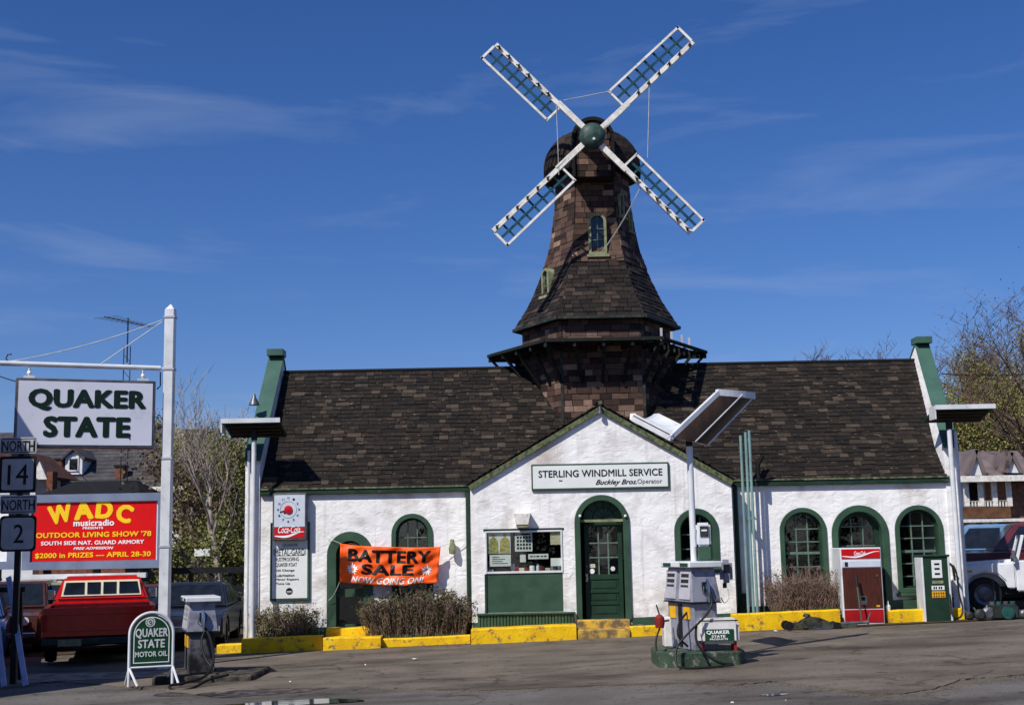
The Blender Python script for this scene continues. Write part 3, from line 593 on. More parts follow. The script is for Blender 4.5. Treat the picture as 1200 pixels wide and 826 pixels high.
# shop window with green panel
def shopwin():
    xl, xr, zb, zt = SW; zs = at(614, 671.5, YG).z; z = MB()
    w = .035
    for x in (xl+.02, xr-.02-w): z.box(x, x+w, YG-.02, YG+.06, zs, zt)
    z.box(xl+.02+w, xr-.02-w, YG-.019, YG+.059, zt-w, zt); z.box(xl+.02+w, xr-.02-w, YG-.019, YG+.059, zs, zs+w*1.2)
    fr = z.build('shop_window', 'white_metal', ST, bevel=.006)
    MB().box(xl+.05, xr-.05, YG+.02, YG+.026, zs+.03, zt-.03).build('pane', 'window_glass', fr)
    MB().box(xl-.01, xr+.01, YG-.012, YG+.06, zt, zt+.04).build('window_head', 'green_trim', fr)
    MB().box(xl+.02, xr-.02, YG+.005, YG+.09, zb-.1, zs-.002).build('panel', 'green_paint', ST)
    MB().box(xl, xl+.04, YG-.02, YG+.07, zb-.05, zs-.004).build('panel_edge', 'dark_green_paint', ST)
    MB().box(xl+.05, xr-.05, YG+.09, YG+.55, zs-.06, zs+.02).build('window_shelf', 'wood_brown', ST)
    Yp = YG+.034
    def sheet_(name, u0, v0, u1, v1, m, lab, cat='poster', grp=None):
        a = at(u0, v1, Yp); b = at(u1, v0, Yp)
        t = thing(name, lab, cat, ((a.x+b.x)/2, Yp, a.z)); MB().box(a.x, b.x, Yp, Yp+.004, a.z, b.z).build('sheet', m, t); return t, a, b
    t, a, b = sheet_('poster', 571.5, 624, 598, 648.5, 'paper', 'colourful printed poster of two standing figures in the shop window')
    mat('print_mixed', S(196, 170, 70), S(120, 140, 110), rough=.6, scale=22, lo=.42, hi=.58)
    mat('print_skin', S(200, 130, 90), S(176, 104, 70), rough=.6)
    for k in (0, 1):
        x = a.x+(b.x-a.x)*(.25+.5*k)
        MB().prism([(x-.10, a.z+.01), (x+.10, a.z+.01), (x+.09, a.z+.25), (x+.03, a.z+.31), (x-.03, a.z+.31), (x-.09, a.z+.25)], Yp-.003, Yp-.001).build('printed_coat', 'print_mixed', t)
        MB().lathe([(.0001, 0), (.035, 0), (.035, .002), (.0001, .002)], (x, Yp-.003, a.z+.35), 12, 'y').build('printed_head', 'print_skin', t)
    t, a, b = sheet_('notice', 574, 649.5, 598.5, 663.5, 'paper', 'pale blue lettered notice below the colourful poster')
    m = MB()
    for k in range(4): m.box(a.x+.05, a.x+.05+(.14, .25, .2, .3)[k], Yp-.003, Yp-.001, a.z+.17-.04*k, a.z+.182-.04*k)
    m.build('printed_line', 'ink', t)
    t, a, b = sheet_('price_card', 603.5, 623.5, 623.5, 646, 'paper', 'white card with rows of dark key shapes in the shop window')
    m = MB()
    for i in range(5):
        for j in range(4):
            x = a.x+.04+(b.x-a.x-.05)*i/5; zz = a.z+.04+(b.z-a.z-.09)*j/4; m.box(x, x+.04, Yp-.003, Yp-.001, zz, zz+.045)
    m.box(a.x+.03, b.x-.03, Yp-.003, Yp-.001, b.z-.05, b.z-.02); m.build('printed_shape', 'ink', t)
    sheet_('notice', 645, 621, 657.5, 638, 'pastel', 'pale green paper hung in the upper right of the shop window')
    t, a, b = sheet_('strip_notice', 619, 648.5, 642.5, 655, 'paper', 'long narrow white lettered strip in the middle of the shop window')
    m = MB()
    for k, (s, w_) in enumerate(((.04, .05), (.11, .03), (.16, .06), (.25, .04), (.31, .05))): m.box(a.x+s, a.x+s+w_, Yp-.003, Yp-.001, a.z+.04, b.z-.035)
    m.build('printed_mark', 'ink', t)
    sheet_('notice', 609.5, 649.5, 616, 658.5, 'paper', 'small upright white card beside the narrow strip notice')
    sheet_('notice', 645.5, 653.5, 657.5, 663, 'print_white', 'blank bright white card in the lower right of the shop window')
    r = random.Random(3); Yi = YG+.14
    for k, (u, w, h, mm, nm, lab) in enumerate([(575.5, .1, .06, 'paper', 'small_box', 'low white box at the left end of the window shelf'), (601, .09, .16, 'pump_panel', 'oil_can', 'tall grey can on the window shelf'), (606, .08, .1, 'coke_lower', 'small_box', 'small red box beside the tall grey can'),
        (611, .12, .08, 'cream_trim', 'small_box', 'cream box on the window shelf below the small card'), (617, .1, .09, 'rust_red', 'small_box', 'rust red carton on the window shelf'), (623.5, .11, .12, 'print_white', 'oil_can', 'white can in the middle of the window shelf'),
        (630.5, .07, .16, 'paper', 'bottle', 'slim pale bottle on the window shelf'), (635, .12, .11, 'car_wine', 'oil_can', 'wine red can on the window shelf'), (642, .1, .07, 'pastel', 'small_box', 'pastel box on the window shelf'), (649, .12, .11, 'pump_grey', 'oil_can', 'grey can near the right end of the window shelf'), (655, .07, .15, 'cream_trim', 'bottle', 'cream bottle at the right end of the window shelf')]):
        x = at(u, 665, Yi).x; zz = zs+.023
        t = thing(nm, lab, nm.replace('_', ' '), (x, Yi, zz))
        if 'box' in nm: MB().box(x-w/2, x+w/2, Yi-.04, Yi+.04, zz, zz+h).build('carton', mm, t, bevel=.004)
        else:
            prof = [(.0001, 0), (w/2, 0), (w/2, h*.7), (w*.2 if nm == 'bottle' else w/2, h*.85), (w*.18 if nm == 'bottle' else w/2*.92, h), (.0001, h)]
            MB().lathe(prof, (x, Yi, zz), 12).build('container', mm, t, smooth=True)
shopwin()
# keystone lamp box over shop window
p = at(612, 609, YG); t = thing('wall_lamp', 'tapered white lamp housing over the shop window', 'lamp', (p.x, YG, p.z))
MB().hexa([(p.x-.12, YG-.2, p.z-.10), (p.x+.12, YG-.2, p.z-.10), (p.x+.12, YG, p.z-.13), (p.x-.12, YG, p.z-.13), (p.x-.17, YG-.2, p.z+.13), (p.x+.17, YG-.2, p.z+.13), (p.x+.17, YG, p.z+.13), (p.x-.17, YG, p.z+.13)]).build('housing', 'white_wood', t, bevel=.01)
MB().box(p.x-.1, p.x+.1, YG-.18, YG-.02, p.z-.145, p.z-.10).build('diffuser', 'stone_sill', t)

# green foot of the walls (painted base band) and soldier course below the shop window
def band(x0, x1, Y, u0, h, nm='base_band', m='green_paint'):
    MB().hexa([(x0, Y-.025, gz(x0)-.2), (x1, Y-.025, gz(x1)-.2), (x1, Y, gz(x1)-.2), (x0, Y, gz(x0)-.2), (x0, Y-.025, gz(x0)+h), (x1, Y-.025, gz(x1)+h), (x1, Y, gz(x1)+h), (x0, Y, gz(x0)+h)]).build(nm, m, ST)
band(XL, D1[0], YM, 0, .38); band(D1[1], gxl, YM, 0, .38)
band(gxr, D2[0], YM, 0, .40); band(D2[1], XR-.02, YM, 0, .40)
band(gxl+.01, at(566, 700, YG).x, YG, 0, .36); band(DG[1], gxr-.01, YG, 0, .32)
x0, x1 = at(560, 725, YG).x, at(673, 725, YG).x; zt = at(614, 719.5, YG).z; zb = at(614, 736, YG).z
n = 30
bw = (x1-x0)/n
me = MB().box(0, bw-.012, 0, .07, 0, zt-zb).build('brick', 'green_paint', ST, local=True, bevel=.006)
for k in range(n):
    M = Matrix.Translation(Vector((x0+k*bw, YG-.105+.01*((k*7) % 3)/2, zb))-root_loc(ST))
    if k == 0: me.matrix_local = M
    else: piece('brick', me.data, M, ST)
MB().box(x0, x1, YG-.03, YG-.003, zb-.1, zt-.01).build('mortar', 'green_trim', ST)
MB().box(x0-.02, x1+.02, YG-.14, YG+.0, zt+.002, zt+.035).build('brick_cap', 'green_paint', ST, bevel=.006)

# parapets with coping
def parapet(x0, x1, dx, nm):
    # x range, slight lean dx at the ridge
    h = .36; hb = .60; z0 = lambda y: ZE+(ZR-ZE)*(y-YM)/(YR-YM)
    P = MB(); xa, xb = x0, x1
    prof = [(YM-.03, -.6), (YM-.03, z0(YM-.03)+hb), (YR, z0(YR)+h), (YB+.03, z0(YM-.03)+hb), (YB+.03, -.6)]
    vs = []
    for x in (xa, xb):
        for (y, z) in prof: vs.append((x+(dx if y == YR else 0), y, z))
    P.add(vs, [tuple(range(5)), tuple(range(9, 4, -1))]+[(i, i+5, (i+1) % 5+5, (i+1) % 5) for i in range(5)])
    par = P.build('parapet', 'stucco', ST)
    C = MB(); th = .035
    a = (YM-.10, z0(YM-.03)+hb-.055); c = (YR-.02, z0(YR)+h); 
    for A, B in ((a, c), ((YR+.02, z0(YR)+h), (YB+.15, z0(YM-.12)+hb-.02))):
        la, lb = (0, dx) if A is a else (dx, 0)
        C.hexa([(x0-.025+la, A[0], A[1]+.002), (x1+.025+la, A[0], A[1]+.002), (x1+.025+lb, B[0], B[1]+.002), (x0-.025+lb, B[0], B[1]+.002),
                (x0-.025+la, A[0], A[1]+th), (x1+.025+la, A[0], A[1]+th), (x1+.025+lb, B[0], B[1]+th), (x0-.025+lb, B[0], B[1]+th)])
    C.box(x0-.035+dx, x1+.035+dx, YR-.22, YR+.2, ZR+h+.03, ZR+h+.18)
    C.build('coping', 'teal_coping', par, bevel=.006)
parapet(-5.40, -5.11, -.01, 'left'); parapet(8.64, 8.92, .38, 'right')

# roof deck and shingles
slope = atan2(ZR-ZE, YR-YM); SLn = sqrt((ZR-ZE)**2+(YR-YM)**2)
EY = YM-.05; EZ = ZE-(.05)*math.tan(slope)
m = MB(); xa, xb = -5.10, 8.70
m.hexa([(xa, EY, EZ-.08), (xb, EY, EZ-.08), (xb+.3, YR, ZR-.08), (xa, YR, ZR-.08), (xa, EY, EZ), (xb, EY, EZ), (xb+.3, YR, ZR), (xa, YR, ZR)])
m.hexa([(xa, YR+.003, ZR-.08), (xb, YR+.003, ZR-.08), (xb, 2*YR-EY, EZ-.08), (xa, 2*YR-EY, EZ-.08), (xa, YR+.003, ZR), (xb, YR+.003, ZR), (xb, 2*YR-EY, EZ), (xa, 2*YR-EY, EZ)])
m.build('roof_deck', 'black_roof', ST)
TINTS = [i/11 for i in range(12)]
def unit_variants(name, matname):
    L = []
    for t in TINTS:
        mb = MB(); mb.cur = t; mb.box(-.5, .5, -.5, .5, 0, 1)
        me = mb.build(name, matname); d = me.data; bpy.data.objects.remove(me); L.append(d)
    return L
def lay(pieces, parent, name, stuffname, matname, limit=300):
    """pieces: (score, Matrix, tint) ; the largest become objects, the rest one mesh"""
    V = unit_variants(name, matname); pieces.sort(key=lambda p: -p[0]); off = root_loc(parent)
    T = Matrix.Translation(-off)
    for s, M, t in pieces[:limit]: piece(name, V[t], T @ M, parent)
    if len(pieces) > limit:
        mb = MB(); cub = [Vector(c) for c in ((-.5, -.5, 0), (.5, -.5, 0), (.5, .5, 0), (-.5, .5, 0), (-.5, -.5, 1), (.5, -.5, 1), (.5, .5, 1), (-.5, .5, 1))]
        for s, M, t in pieces[limit:]:
            mb.cur = TINTS[t]; mb.hexa([M @ c for c in cub])
        mb.build(stuffname, matname, parent, kind='stuff')
def frame(o, ex, ey, ez, sx, sy, sz):
    M = Matrix.Identity(4)
    for i in range(3): M[i][0] = ex[i]*sx; M[i][1] = ey[i]*sy; M[i][2] = ez[i]*sz; M[i][3] = o[i]
    return M
R = random.Random(21); P = []
full = sqrt((ZR-EZ)**2+(YR-EY)**2); ex = Vector((1, 0, 0)); ey = Vector((0, cos(slope), sin(slope))); ez = Vector((0, -sin(slope), cos(slope)))
nr = 29; ch = full/nr
tx0, tx1 = 0.6, 3.2
for i in range(nr):
    fr = i/(nr-1); x = xa+.02; xe = xb-.03+.31*fr
    while x < xe-.04:
        w = min(R.uniform(.13, .33), xe-x)
        s = (i+.5)*ch+R.uniform(-.012, .012)
        o = Vector((x+w/2, EY, EZ))+ey*(s-.02)+ez*.004
        c = random.choice(range(12))
        # slates lie tilted: tail raised
        tilt = .10+R.uniform(-.02, .07)*(R.random() < .35); e1 = (ey*cos(tilt)-ez*sin(tilt)).normalized(); e2 = (ez*cos(tilt)+ey*sin(tilt)).normalized()
        hid = apx.x-(apx.z-(EZ+(s)*sin(slope)))*1.7 < x < apx.x+(apx.z-(EZ+s*sin(slope)))*1.7-w
        sc = w*ch*(1.6-fr) if not hid else 0
        tt = R.randrange(12) if R.random() < .75 else R.choice((0, 1, 2))
        if hid and i > 16: pass
        P.append((sc, frame(o+ez*.012, ex, e1, e2, w-.008, ch*1.28, R.uniform(.012, .022)), tt))
        x += w
lay(P, ST, 'shingle', 'shingle_courses', 'roof_shingle')
P = []
for i in range(nr):      # back slope
    x = xa+.02; ey2 = Vector((0, -cos(slope), sin(slope))); ez2 = Vector((0, sin(slope), cos(slope)))
    while x < xb-.04:
        w = min(R.uniform(.4, .7), xb-x); o = Vector((x+w/2, 2*YR-EY, EZ))+ey2*(i+.5)*ch+ez2*.012
        P.append((0, frame(o, Vector((-1, 0, 0)), ey2, ez2, w-.01, ch*1.1, .02), R.randrange(12))); x += w
lay(P, ST, 'rear_shingle', 'rear_shingle_courses', 'roof_shingle', 0)
m = MB(); m.tube([(xa, YR, ZR+.03), (xb+.3, YR, ZR+.03)], .05, 6); m.build('ridge_cap', 'black_roof', ST)
# eave fascia and gutter
for a, b in ((xa+.0, gxl-.01), (gxr+.01, xb+.0)):
    g = MB(); g.box(a, b, EY-.04, YM-.004, EZ-.115, EZ-.015)
    g.build('eave_board', 'green_trim', ST, bevel=.01)
    g = MB(); g.box(a, b, EY-.060, EY-.0, EZ-.012, EZ+.018); g.build('drip_edge', 'pale_trim', ST)
# gable roof
gy0 = YG-.035; aL = Vector((gxl-.06, gy0, gez-.03)); aR = Vector((gxr+.06, gy0, gez-.03)); aT = Vector((apx.x, gy0, apx.z+.03))
yb_ap = 27.3
def slab(a, t_, nm):
    v = (t_-a); nrm = Vector((-(v.z), 0, v.x)).normalized()
    if nrm.z < 0: nrm = -nrm
    tk = nrm*.07
    ybe = YM+.15
    g = MB(); A = a; B = t_
    g.hexa([A-tk, Vector((A.x, ybe, A.z))-tk, Vector((B.x, yb_ap, B.z))-tk, B-tk, A, Vector((A.x, ybe, A.z)), Vector((B.x, yb_ap, B.z)), B])
    g.build('gable_roof', 'black_roof', ST)
    f = MB(); d = v.normalized()
    f.hexa([A-tk*1.75+Vector((0, -.035, 0)), B-tk*1.75+Vector((0, -.035, 0)), B-tk*1.75+Vector((0, -.002, 0)), A-tk*1.75+Vector((0, -.002, 0)), A-tk*.4+Vector((0, -.035, 0)), B-tk*.4+Vector((0, -.035, 0)), B-tk*.4+Vector((0, -.002, 0)), A-tk*.4+Vector((0, -.002, 0))])
    f.build('rake_board', 'mossy_trim', ST)
    f = MB(); f.hexa([A-tk*1.75+Vector((0, 0, 0)), B-tk*1.75, B-tk*1.75+Vector((0, .11, 0)), A-tk*1.75+Vector((0, .11, 0)), A-tk*1.1, B-tk*1.1, B-tk*1.1+Vector((0, .11, 0)), A-tk*1.1+Vector((0, .11, 0))]); f.build('soffit', 'green_trim', ST)
    # slates on the gable slope
    L = v.length; k = 0; Q = []; s = 0
    while s < L-.02:
        yend = ybe+(yb_ap-ybe)*(s/L)
        y = gy0-.03
        while y < yend:
            w = min(R.uniform(.18, .34), yend-y+.01); o = A+d*(s+.07)+Vector((0, y+w/2-gy0, 0))+nrm*.008
            Q.append((0, frame(o, Vector((0, 1, 0)), d, nrm, w-.006, .18, R.uniform(.014, .028)), R.randrange(12))); y += w
        s += .14
    lay(Q, ST, 'gable_shingle', 'gable_shingle_courses', 'roof_shingle', 0)
slab(aL, aT, 'l'); slab(aR, aT, 'r')
m = MB(); m.tube([aT+Vector((0, -.05, .03)), Vector((aT.x, yb_ap, aT.z+.03))], .045, 6); m.build('gable_ridge', 'mossy_trim', ST)
# downspouts in the corners of the gable
p = at(549, 640, YM-.06); q = at(863, 640, YM-.06)
for xx in (p.x-.0, q.x+.02):
    g = MB(); g.tube([(xx, YM-.08, EZ-.12), (xx, YM-.08, EZ-.35), (xx, YM-.07, EZ-.5), (xx, YM-.07, gz(xx)+.15)], .045, 8)
    ds = g.build('downspout', 'green_trim', ST, smooth=True)
m = MB(); m.box(at(866, 640, YM).x, at(874, 640, YM).x, YM-.03, YM+.0, gz(4.6)+.38, gz(4.6)+.66); m.build('access_plate', 'dark_metal', ST)

# ------------------------------------------------------------------ windmill
YC = 28.5
hub = at(694, 160, 26.75)
TX = at(699, 385, YC).x
TW = thing('windmill', 'tall brown shingled windmill tower with four white lattice sails and green hub', 'windmill', (TX, YC, ZR-.6))
def sil(uL, vL, uR, vR):
    a = at(uL, vL, YC); b = at(uR, vR, YC); return ((a.z+b.z)/2, (b.x-a.x)/2, (a.x+b.x)/2)
prof = [sil(606, 386, 797, 383), sil(624, 358, 778, 354), sil(637, 327, 763, 323), sil(648, 296, 751.5, 294), sil(653.5, 264, 746, 264), sil(655.5, 240, 742, 240), sil(656, 208, 739, 208)]
cx_prof = [TX]*7
def RZ(z):
    if z <= prof[0][0]: return prof[0][1]
    for a, b in zip(prof, prof[1:]):
        if z <= b[0]:
            t = (z-a[0])/(b[0]-a[0]); return a[1]+(b[1]-a[1])*t
    return prof[-1][1]
# smooth the curve with a few extra samples (concave flare)
zE, zT = prof[0][0], prof[-1][0]
def Rs(z): return (RZ(z-.12)+RZ(z)+RZ(z+.12))/3 if z > zE+.12 else RZ(z)
CXT = at(693.5, 205, YC).x
def cxz(z): return TX+(CXT-TX)*max(0, min(1, (z-zE)/(zT-zE)))
def hexv(k, z, r): a = RD(-120+60*k); return Vector((cxz(z)+r*cos(a), YC+r*sin(a), z))
zP = (at(646, 400, YC-1.9).z+at(769, 397, YC-1.9).z)/2       # platform level
RB, RBand = 1.72, 1.66
# core
m = MB()
def hexring(zr):
    vs = []; fs = []
    for z, r in zr:
        for k in range(6): vs.append(hexv(k, z, r))
    for i in range(len(zr)-1):
        for k in range(6): fs.append((i*6+k, i*6+(k+1) % 6, (i+1)*6+(k+1) % 6, (i+1)*6+k))
    fs.append(tuple(range(6))); fs.append(tuple((len(zr)-1)*6+k for k in range(6))); return vs, fs
zs = [zE+(zT-zE)*i/20 for i in range(21)]
m.add(*hexring([(ZR-1.9, RB-.03), (zP, RB-.03), (zP+.002, RBand-.03), (zE-.02, RBand-.03)]))
m.add(*hexring([(zE, Rs(zE)-.03)]+[(z, Rs(z)-.03) for z in zs[1:]]))
core = m.build('tower_core', 'black_roof', TW)
P = []; P2 = []
def course(z0, z1, r0, r1, k, wlo, whi, tilt, thick, store, lap=1.15, mode=0, dark=None):
    A, B = hexv(k, z0, r0), hexv(k+1, z0, r0); C, D = hexv(k, z1, r1), hexv(k+1, z1, r1)
    ex = (B-A).normalized(); up = ((C+D)/2-(A+B)/2); h = up.length; upn = up.normalized(); nn = ex.cross(upn).normalized()
    Wd = (B-A).length; s = 0; first = True
    e1 = (upn*cos(tilt)-nn*sin(tilt)).normalized(); e2 = (nn*cos(tilt)+upn*sin(tilt)).normalized()
    while s < Wd-.03:
        w = R.uniform(wlo, whi)
        if first: w *= R.uniform(.4, 1); first = False
        if Wd-s-w < wlo*.5: w = Wd-s
        w = min(w, Wd-s); o = A+ex*(s+w/2)+upn*(h*.5)-nn*.012
        score = w*h*(1 if k in (0, ) else (.6 if k in (5, 1) else 0))
        store.append((score, frame(o, ex, e1, e2, w-.012, h*lap, thick+R.uniform(-.006, .008)), R.randrange(12) if R.random() < .8 else R.choice((0, 3, 6))))
        s += w
TSW = []
zsw = at(697, 308, YC-1.0).z       # change of shingle type
H = .128
z = zE; i = 0
while z < zT-.02:
    # march along the slope
    r0 = Rs(z); dz = .02
    hh = .105 if z < zsw else H
    z1 = z
    while z1 < zT and sqrt((z1-z)**2+(Rs(z1)-r0)**2*.75) < hh: z1 += .01
    for k in range(6):
        if z < zsw: course(z, z1, r0, Rs(z1), k, .14, .30, .10, .026, P2, 1.2)
        else: course(z, z1, r0, Rs(z1), k, .15, .40, .0, .034+.012*R.random(), P, .93)
    z = z1
zz = ZR-1.75
while zz < zP-.02:
    for k in range(6): course(zz, min(zz+H, zP), RB, RB, k, .16, .42, 0, .034+.012*R.random(), P, .93)
    zz += H
zz = zP+.03
while zz < zE-.05:
    z1 = min(zz+H, zE-.02)
    for k in range(6): course(zz, z1, RBand, RBand, k, .16, .42, 0, .034, P, .93)
    zz = z1
lay(P, TW, 'stone_shingle', 'stone_shingle_courses', 'tower_stone')
lay(P2, TW, 'flare_shingle', 'flare_shingle_courses', 'flare_shingle')
# eave edge board under the flare
m = MB()
for k in range(6): m.beam(hexv(k, zE-.03, Rs(zE)+.02), hexv(k+1, zE-.03, Rs(zE)+.02), .10, .06)
m.build('flare_edge', 'dark_metal', TW)
m = MB(); m.add(*hexring([(zE-.05, Rs(zE)-.02), (zE-.03, Rs(zE)-.02)])); m.build('flare_soffit', 'black_roof', TW)
# corner strips on the lower body
for k in range(6): MB().beam(hexv(k, ZR-1.6, RB+.015), hexv(k, zP-.05, RB+.015), .06, .06).build('corner_strip', 'dark_metal', TW)

# platform
RP = (at(829, 409, YC).x-at(574, 413, YC).x)/2
pf = MB(); 
for k in range(6): pf.beam(hexv(k, zP-.02, RP), hexv(k+1, zP-.02, RP), .07, .06)
platform = pf.build('platform', 'deck_wood', TW)
bd = None
for k in range(6):
    A, B = hexv(k, zP, RP-.02), hexv(k+1, zP, RP-.02); a, b = hexv(k, zP, RBand), hexv(k+1, zP, RBand)
    nb = 5
    for j in range(nb):
        t0, t1 = j/nb, (j+1)/nb-.03
        if k == 1 and j in (1, 3): continue
        if k == 2 and j in (2,): continue
        def mix(t, A=A, a=a, B=B, b=b): return A.lerp(a, t), B.lerp(b, t)
        p0, q0 = mix(t0); p1, q1 = mix(t1); up = Vector((0, 0, .03))
        MB().hexa([p0, q0, q1, p1, p0+up, q0+up, q1+up, p1+up]).build('board', 'deck_wood', platform)
for k in range(6):
    A, B = hexv(k, zP-.02, RP), hexv(k+1, zP-.02, RP); a, b = hexv(k, zP-.06, RB), hexv(k+1, zP-.06, RB)
    n_ = 4 if k in (0, 5, 1) else 2
    for j in range(n_):
        t = (j+.0)/n_
        o = A.lerp(B, t); i_ = a.lerp(b, t); lo = Vector((i_.x, i_.y, zP-.85))
        g = MB(); g.beam(o-Vector((0, 0, .09)), i_-Vector((0, 0, .05)), .06, .09)
        g.beam(lo+(o-i_)*.02, o.lerp(i_, .14)-Vector((0, 0, .12)), .06, .06)
        g.build('bracket', 'deck_wood', TW)
# broken railing bits on the right side
m = MB()
for t in (.15, .4, .66, .85):
    o = hexv(1, zP, RP-.25).lerp(hexv(2, zP, RP-.25), t)
    m.beam(o, o+Vector((0, 0, .28)), .05, .03)
m.build('railing_stub', 'pump_panel', TW)

# cap
cz0 = at(639, 209, YC).z; capR = (at(749, 200, YC).x-at(638.5, 200, YC).x)/2; capX = at(693.7, 200, YC).x; capTop = at(694, 150, YC-.3).z
ch_ = capTop-cz0
def capr(t): return capR*(1-max(0, (t-.12)/.88)**2.3)**.5 if t < 1 else .02
m = MB(); m.lathe([(.02, .0)]+[(capr(t/12)-.02, ch_*t/12) for t in range(13)], (capX, YC, cz0), 24); m.build('cap_core', 'black_roof', TW)
P = []
nc = 12
for i in range(nc):
    t0, t1 = i/nc, (i+1)/nc; r0, r1 = capr(t0), capr(t1*.995); z0, z1 = cz0+ch_*t0, cz0+ch_*t1
    n_ = max(6, int(2*pi*r0/.24)); ph = R.random()
    for j in range(n_):
        a = 2*pi*(j+ph)/n_; rm = (r0+r1)/2; d = Vector((cos(a), sin(a), 0)); ex = Vector((-sin(a), cos(a), 0))
        up = Vector((d.x*(r1-r0), d.y*(r1-r0), z1-z0)); h = up.length; up.normalize(); nn = ex.cross(up).normalized()
        o = Vector((capX, YC, (z0+z1)/2))+d*rm-nn*.015
        P.append((-d.y*r0 if d.y < 0 else 0, frame(o, ex, up, nn, 2*pi*r0/n_-.01, h*1.1, .035+R.uniform(-.005, .008)), R.randrange(12)))
lay(P, TW, 'cap_shingle', 'cap_shingle_courses', 'cap_shingle', 120)
m = MB(); m.lathe([(.02, -.05), (capR+.03, -.05), (capR+.03, .02), (.02, .02)], (capX, YC, cz0), 24); m.build('cap_soffit', 'black_roof', TW)
# hood over the shaft
hw = (at(718.5, 170, 27.25).x-at(672, 170, 27.25).x)/2; hx = at(695, 170, 27.25).x; ht = at(694, 139, 27.25).z; hb = at(694, 207, 27.25).z
m = MB(); m.prism(arch(hx-hw, hx+hw, hb, ht, 16), 27.3, YC); hood = m.build('hood', 'cap_shingle', TW)
A = arch(hx-hw-.03, hx+hw+.03, hb, ht+.03, 16); I = arch(hx-hw+.03, hx+hw-.03, hb, ht-.05, 16)
MB().strip(A, I, 27.20, 27.34).build('hood_edge', 'black_roof', TW)
P = []
zq = hb
while zq < ht-.05:
    r_ = hw-.05 if zq < ht-hw else sqrt(max(.0, (hw-.05)**2-(zq+.07-(ht-hw))**2)); s = -r_
    while s < r_-.04:
        w = min(R.uniform(.16, .34), r_-s); P.append((w, frame((hx+s+w/2, 27.30, zq+.07), Vector((1, 0, 0)), Vector((0, 0, 1)), Vector((0, -1, 0)), w-.01, .125, .03), R.randrange(12))); s += w
    zq += .14
lay(P, TW, 'hood_shingle', 'hood_shingle_courses', 'tower_stone')
P = []
for i in range(9):                       # shingles over the hood's vault
    a0 = pi*(i+.5)/9; zc_ = ht-hw
    for y in (27.40, 27.62, 27.84, 28.06, 28.28):
        nn = Vector((cos(a0), 0, sin(a0))); P.append((1, frame(Vector((hx, y, zc_))+nn*(hw-.01), Vector((0, 1, 0)), Vector((-sin(a0), 0, cos(a0))), nn, .21, hw*pi/9*1.02, .03), R.randrange(12)))
lay(P, TW, 'vault_shingle', 'x', 'cap_shingle')
# hub and sails
YS = 26.75
HX, HZ = hub.x, hub.z
m = MB(); m.lathe([(.0001, -.13), (.14, -.12), (.245, -.07), (.285, 0), (.285, .12), (.10, .14), (.10, .62), (.0001, .62)], (HX, YS-.06, HZ), 24, 'y')
hubo = m.build('hub', 'hub_green', TW, smooth=True)
MB().lathe([(.0001, -.02), (.03, -.02), (.03, .02)], (HX+.02, YS-.20, HZ-.12), 8, 'y').build('hub_bolt', 'white_metal', hubo)
tips = [((581, 53), (566.5, 70), (643, 139), (658, 122)), ((812, 50), (793, 34), (716, 110), (730, 121)), ((809, 273), (823, 257), (745, 182), (735, 193)), ((578, 271), (596, 286), (673, 211), (663, 201))]
def sail(q):
    T, O, OI, TI = [at(u, v, YS) for u, v in q]      # spar tip, outer corner, outer inner corner, inner spar corner
    H0 = Vector((HX, YS, HZ)); d = (T-H0).normalized(); side = (O-T); side -= d*side.dot(d); w = side.length; side.normalize(); L = (T-H0).length
    L0 = (OI-H0).dot(d)
    s = MB(); s.beam(H0+d*.2, H0+d*L, .10, .09, (0, 1, 0)); s.beam(H0+d*.2-side*.05, H0+d*(L0+.1)-side*.05+Vector((0, -.03, 0)), .045, .06, (0, 1, 0))
    sp = s.build('sail', 'white_wood', TW)
    f = MB(); th = .05
    f.beam(H0+d*L0+side*w, H0+d*(L+.02)+side*w, th, .05, (0, 1, 0))
    f.beam(H0+d*L0+side*.05, H0+d*L0+side*(w+.025), .045, .05, (0, 1, 0)); f.beam(H0+d*(L-.0)+side*.05, H0+d*(L-.0)+side*(w+.025), .055, .05, (0, 1, 0))
    f.build('sail_frame', 'white_wood', sp)
    yo = Vector((0, .035, 0)); n_ = 8
    for j in range(1, n_):
        c = H0+d*(L0+(L-L0)*j/n_)+yo
        MB().beam(c+side*.03, c+side*(w-.01), .045, .02, (0, 1, 0)).build('lattice_bar', 'sail_teal', sp)
    MB().beam(H0+d*(L0+.02)+side*w*.52+yo*.6, H0+d*(L-.02)+side*w*.52+yo*.6, .055, .02, (0, 1, 0)).build('lattice_rail', 'sail_teal', sp)
    for j in range(6):
        t = .42+.1*j*1.02
        c = H0+d*(L*t+.1)+Vector((0, -.09, 0))
        b = MB(); b.sphere(c, .032, 8); b.beam(c-Vector((0, 0, .05)), c+Vector((0, .06, .03)), .03); b.beam(c-d*.06, c+d*.05+side*.03, .02)
        b.build('bulb_socket', 'dark_metal', sp)
    # cross pins on the spar
    return T, H0+d*L0
pts = [sail(q) for q in tips]
m = MB()
def wire(m, a, b, r=.008, sag=.0, n=8):
    a = Vector(a); b = Vector(b); m.tube([a.lerp(b, i/n)-Vector((0, 0, sag*4*(i/n)*(1-i/n))) for i in range(n+1)], r, 4)
wire(m, at(660, 118, YS-.05), at(716, 107, YS-.05)); wire(m, at(652, 122, YS-.05), at(655, 205, YS-.05), sag=0); wire(m, at(761, 100, YS-.05), at(759, 185, YS-.05))
m.build('sail_wire', 'rope', TW)
m = MB(); wire(m, at(755, 210, YS-.02), at(705, 296, 27.35), .012, .1); m.build('loose_cable', 'rope', TW)

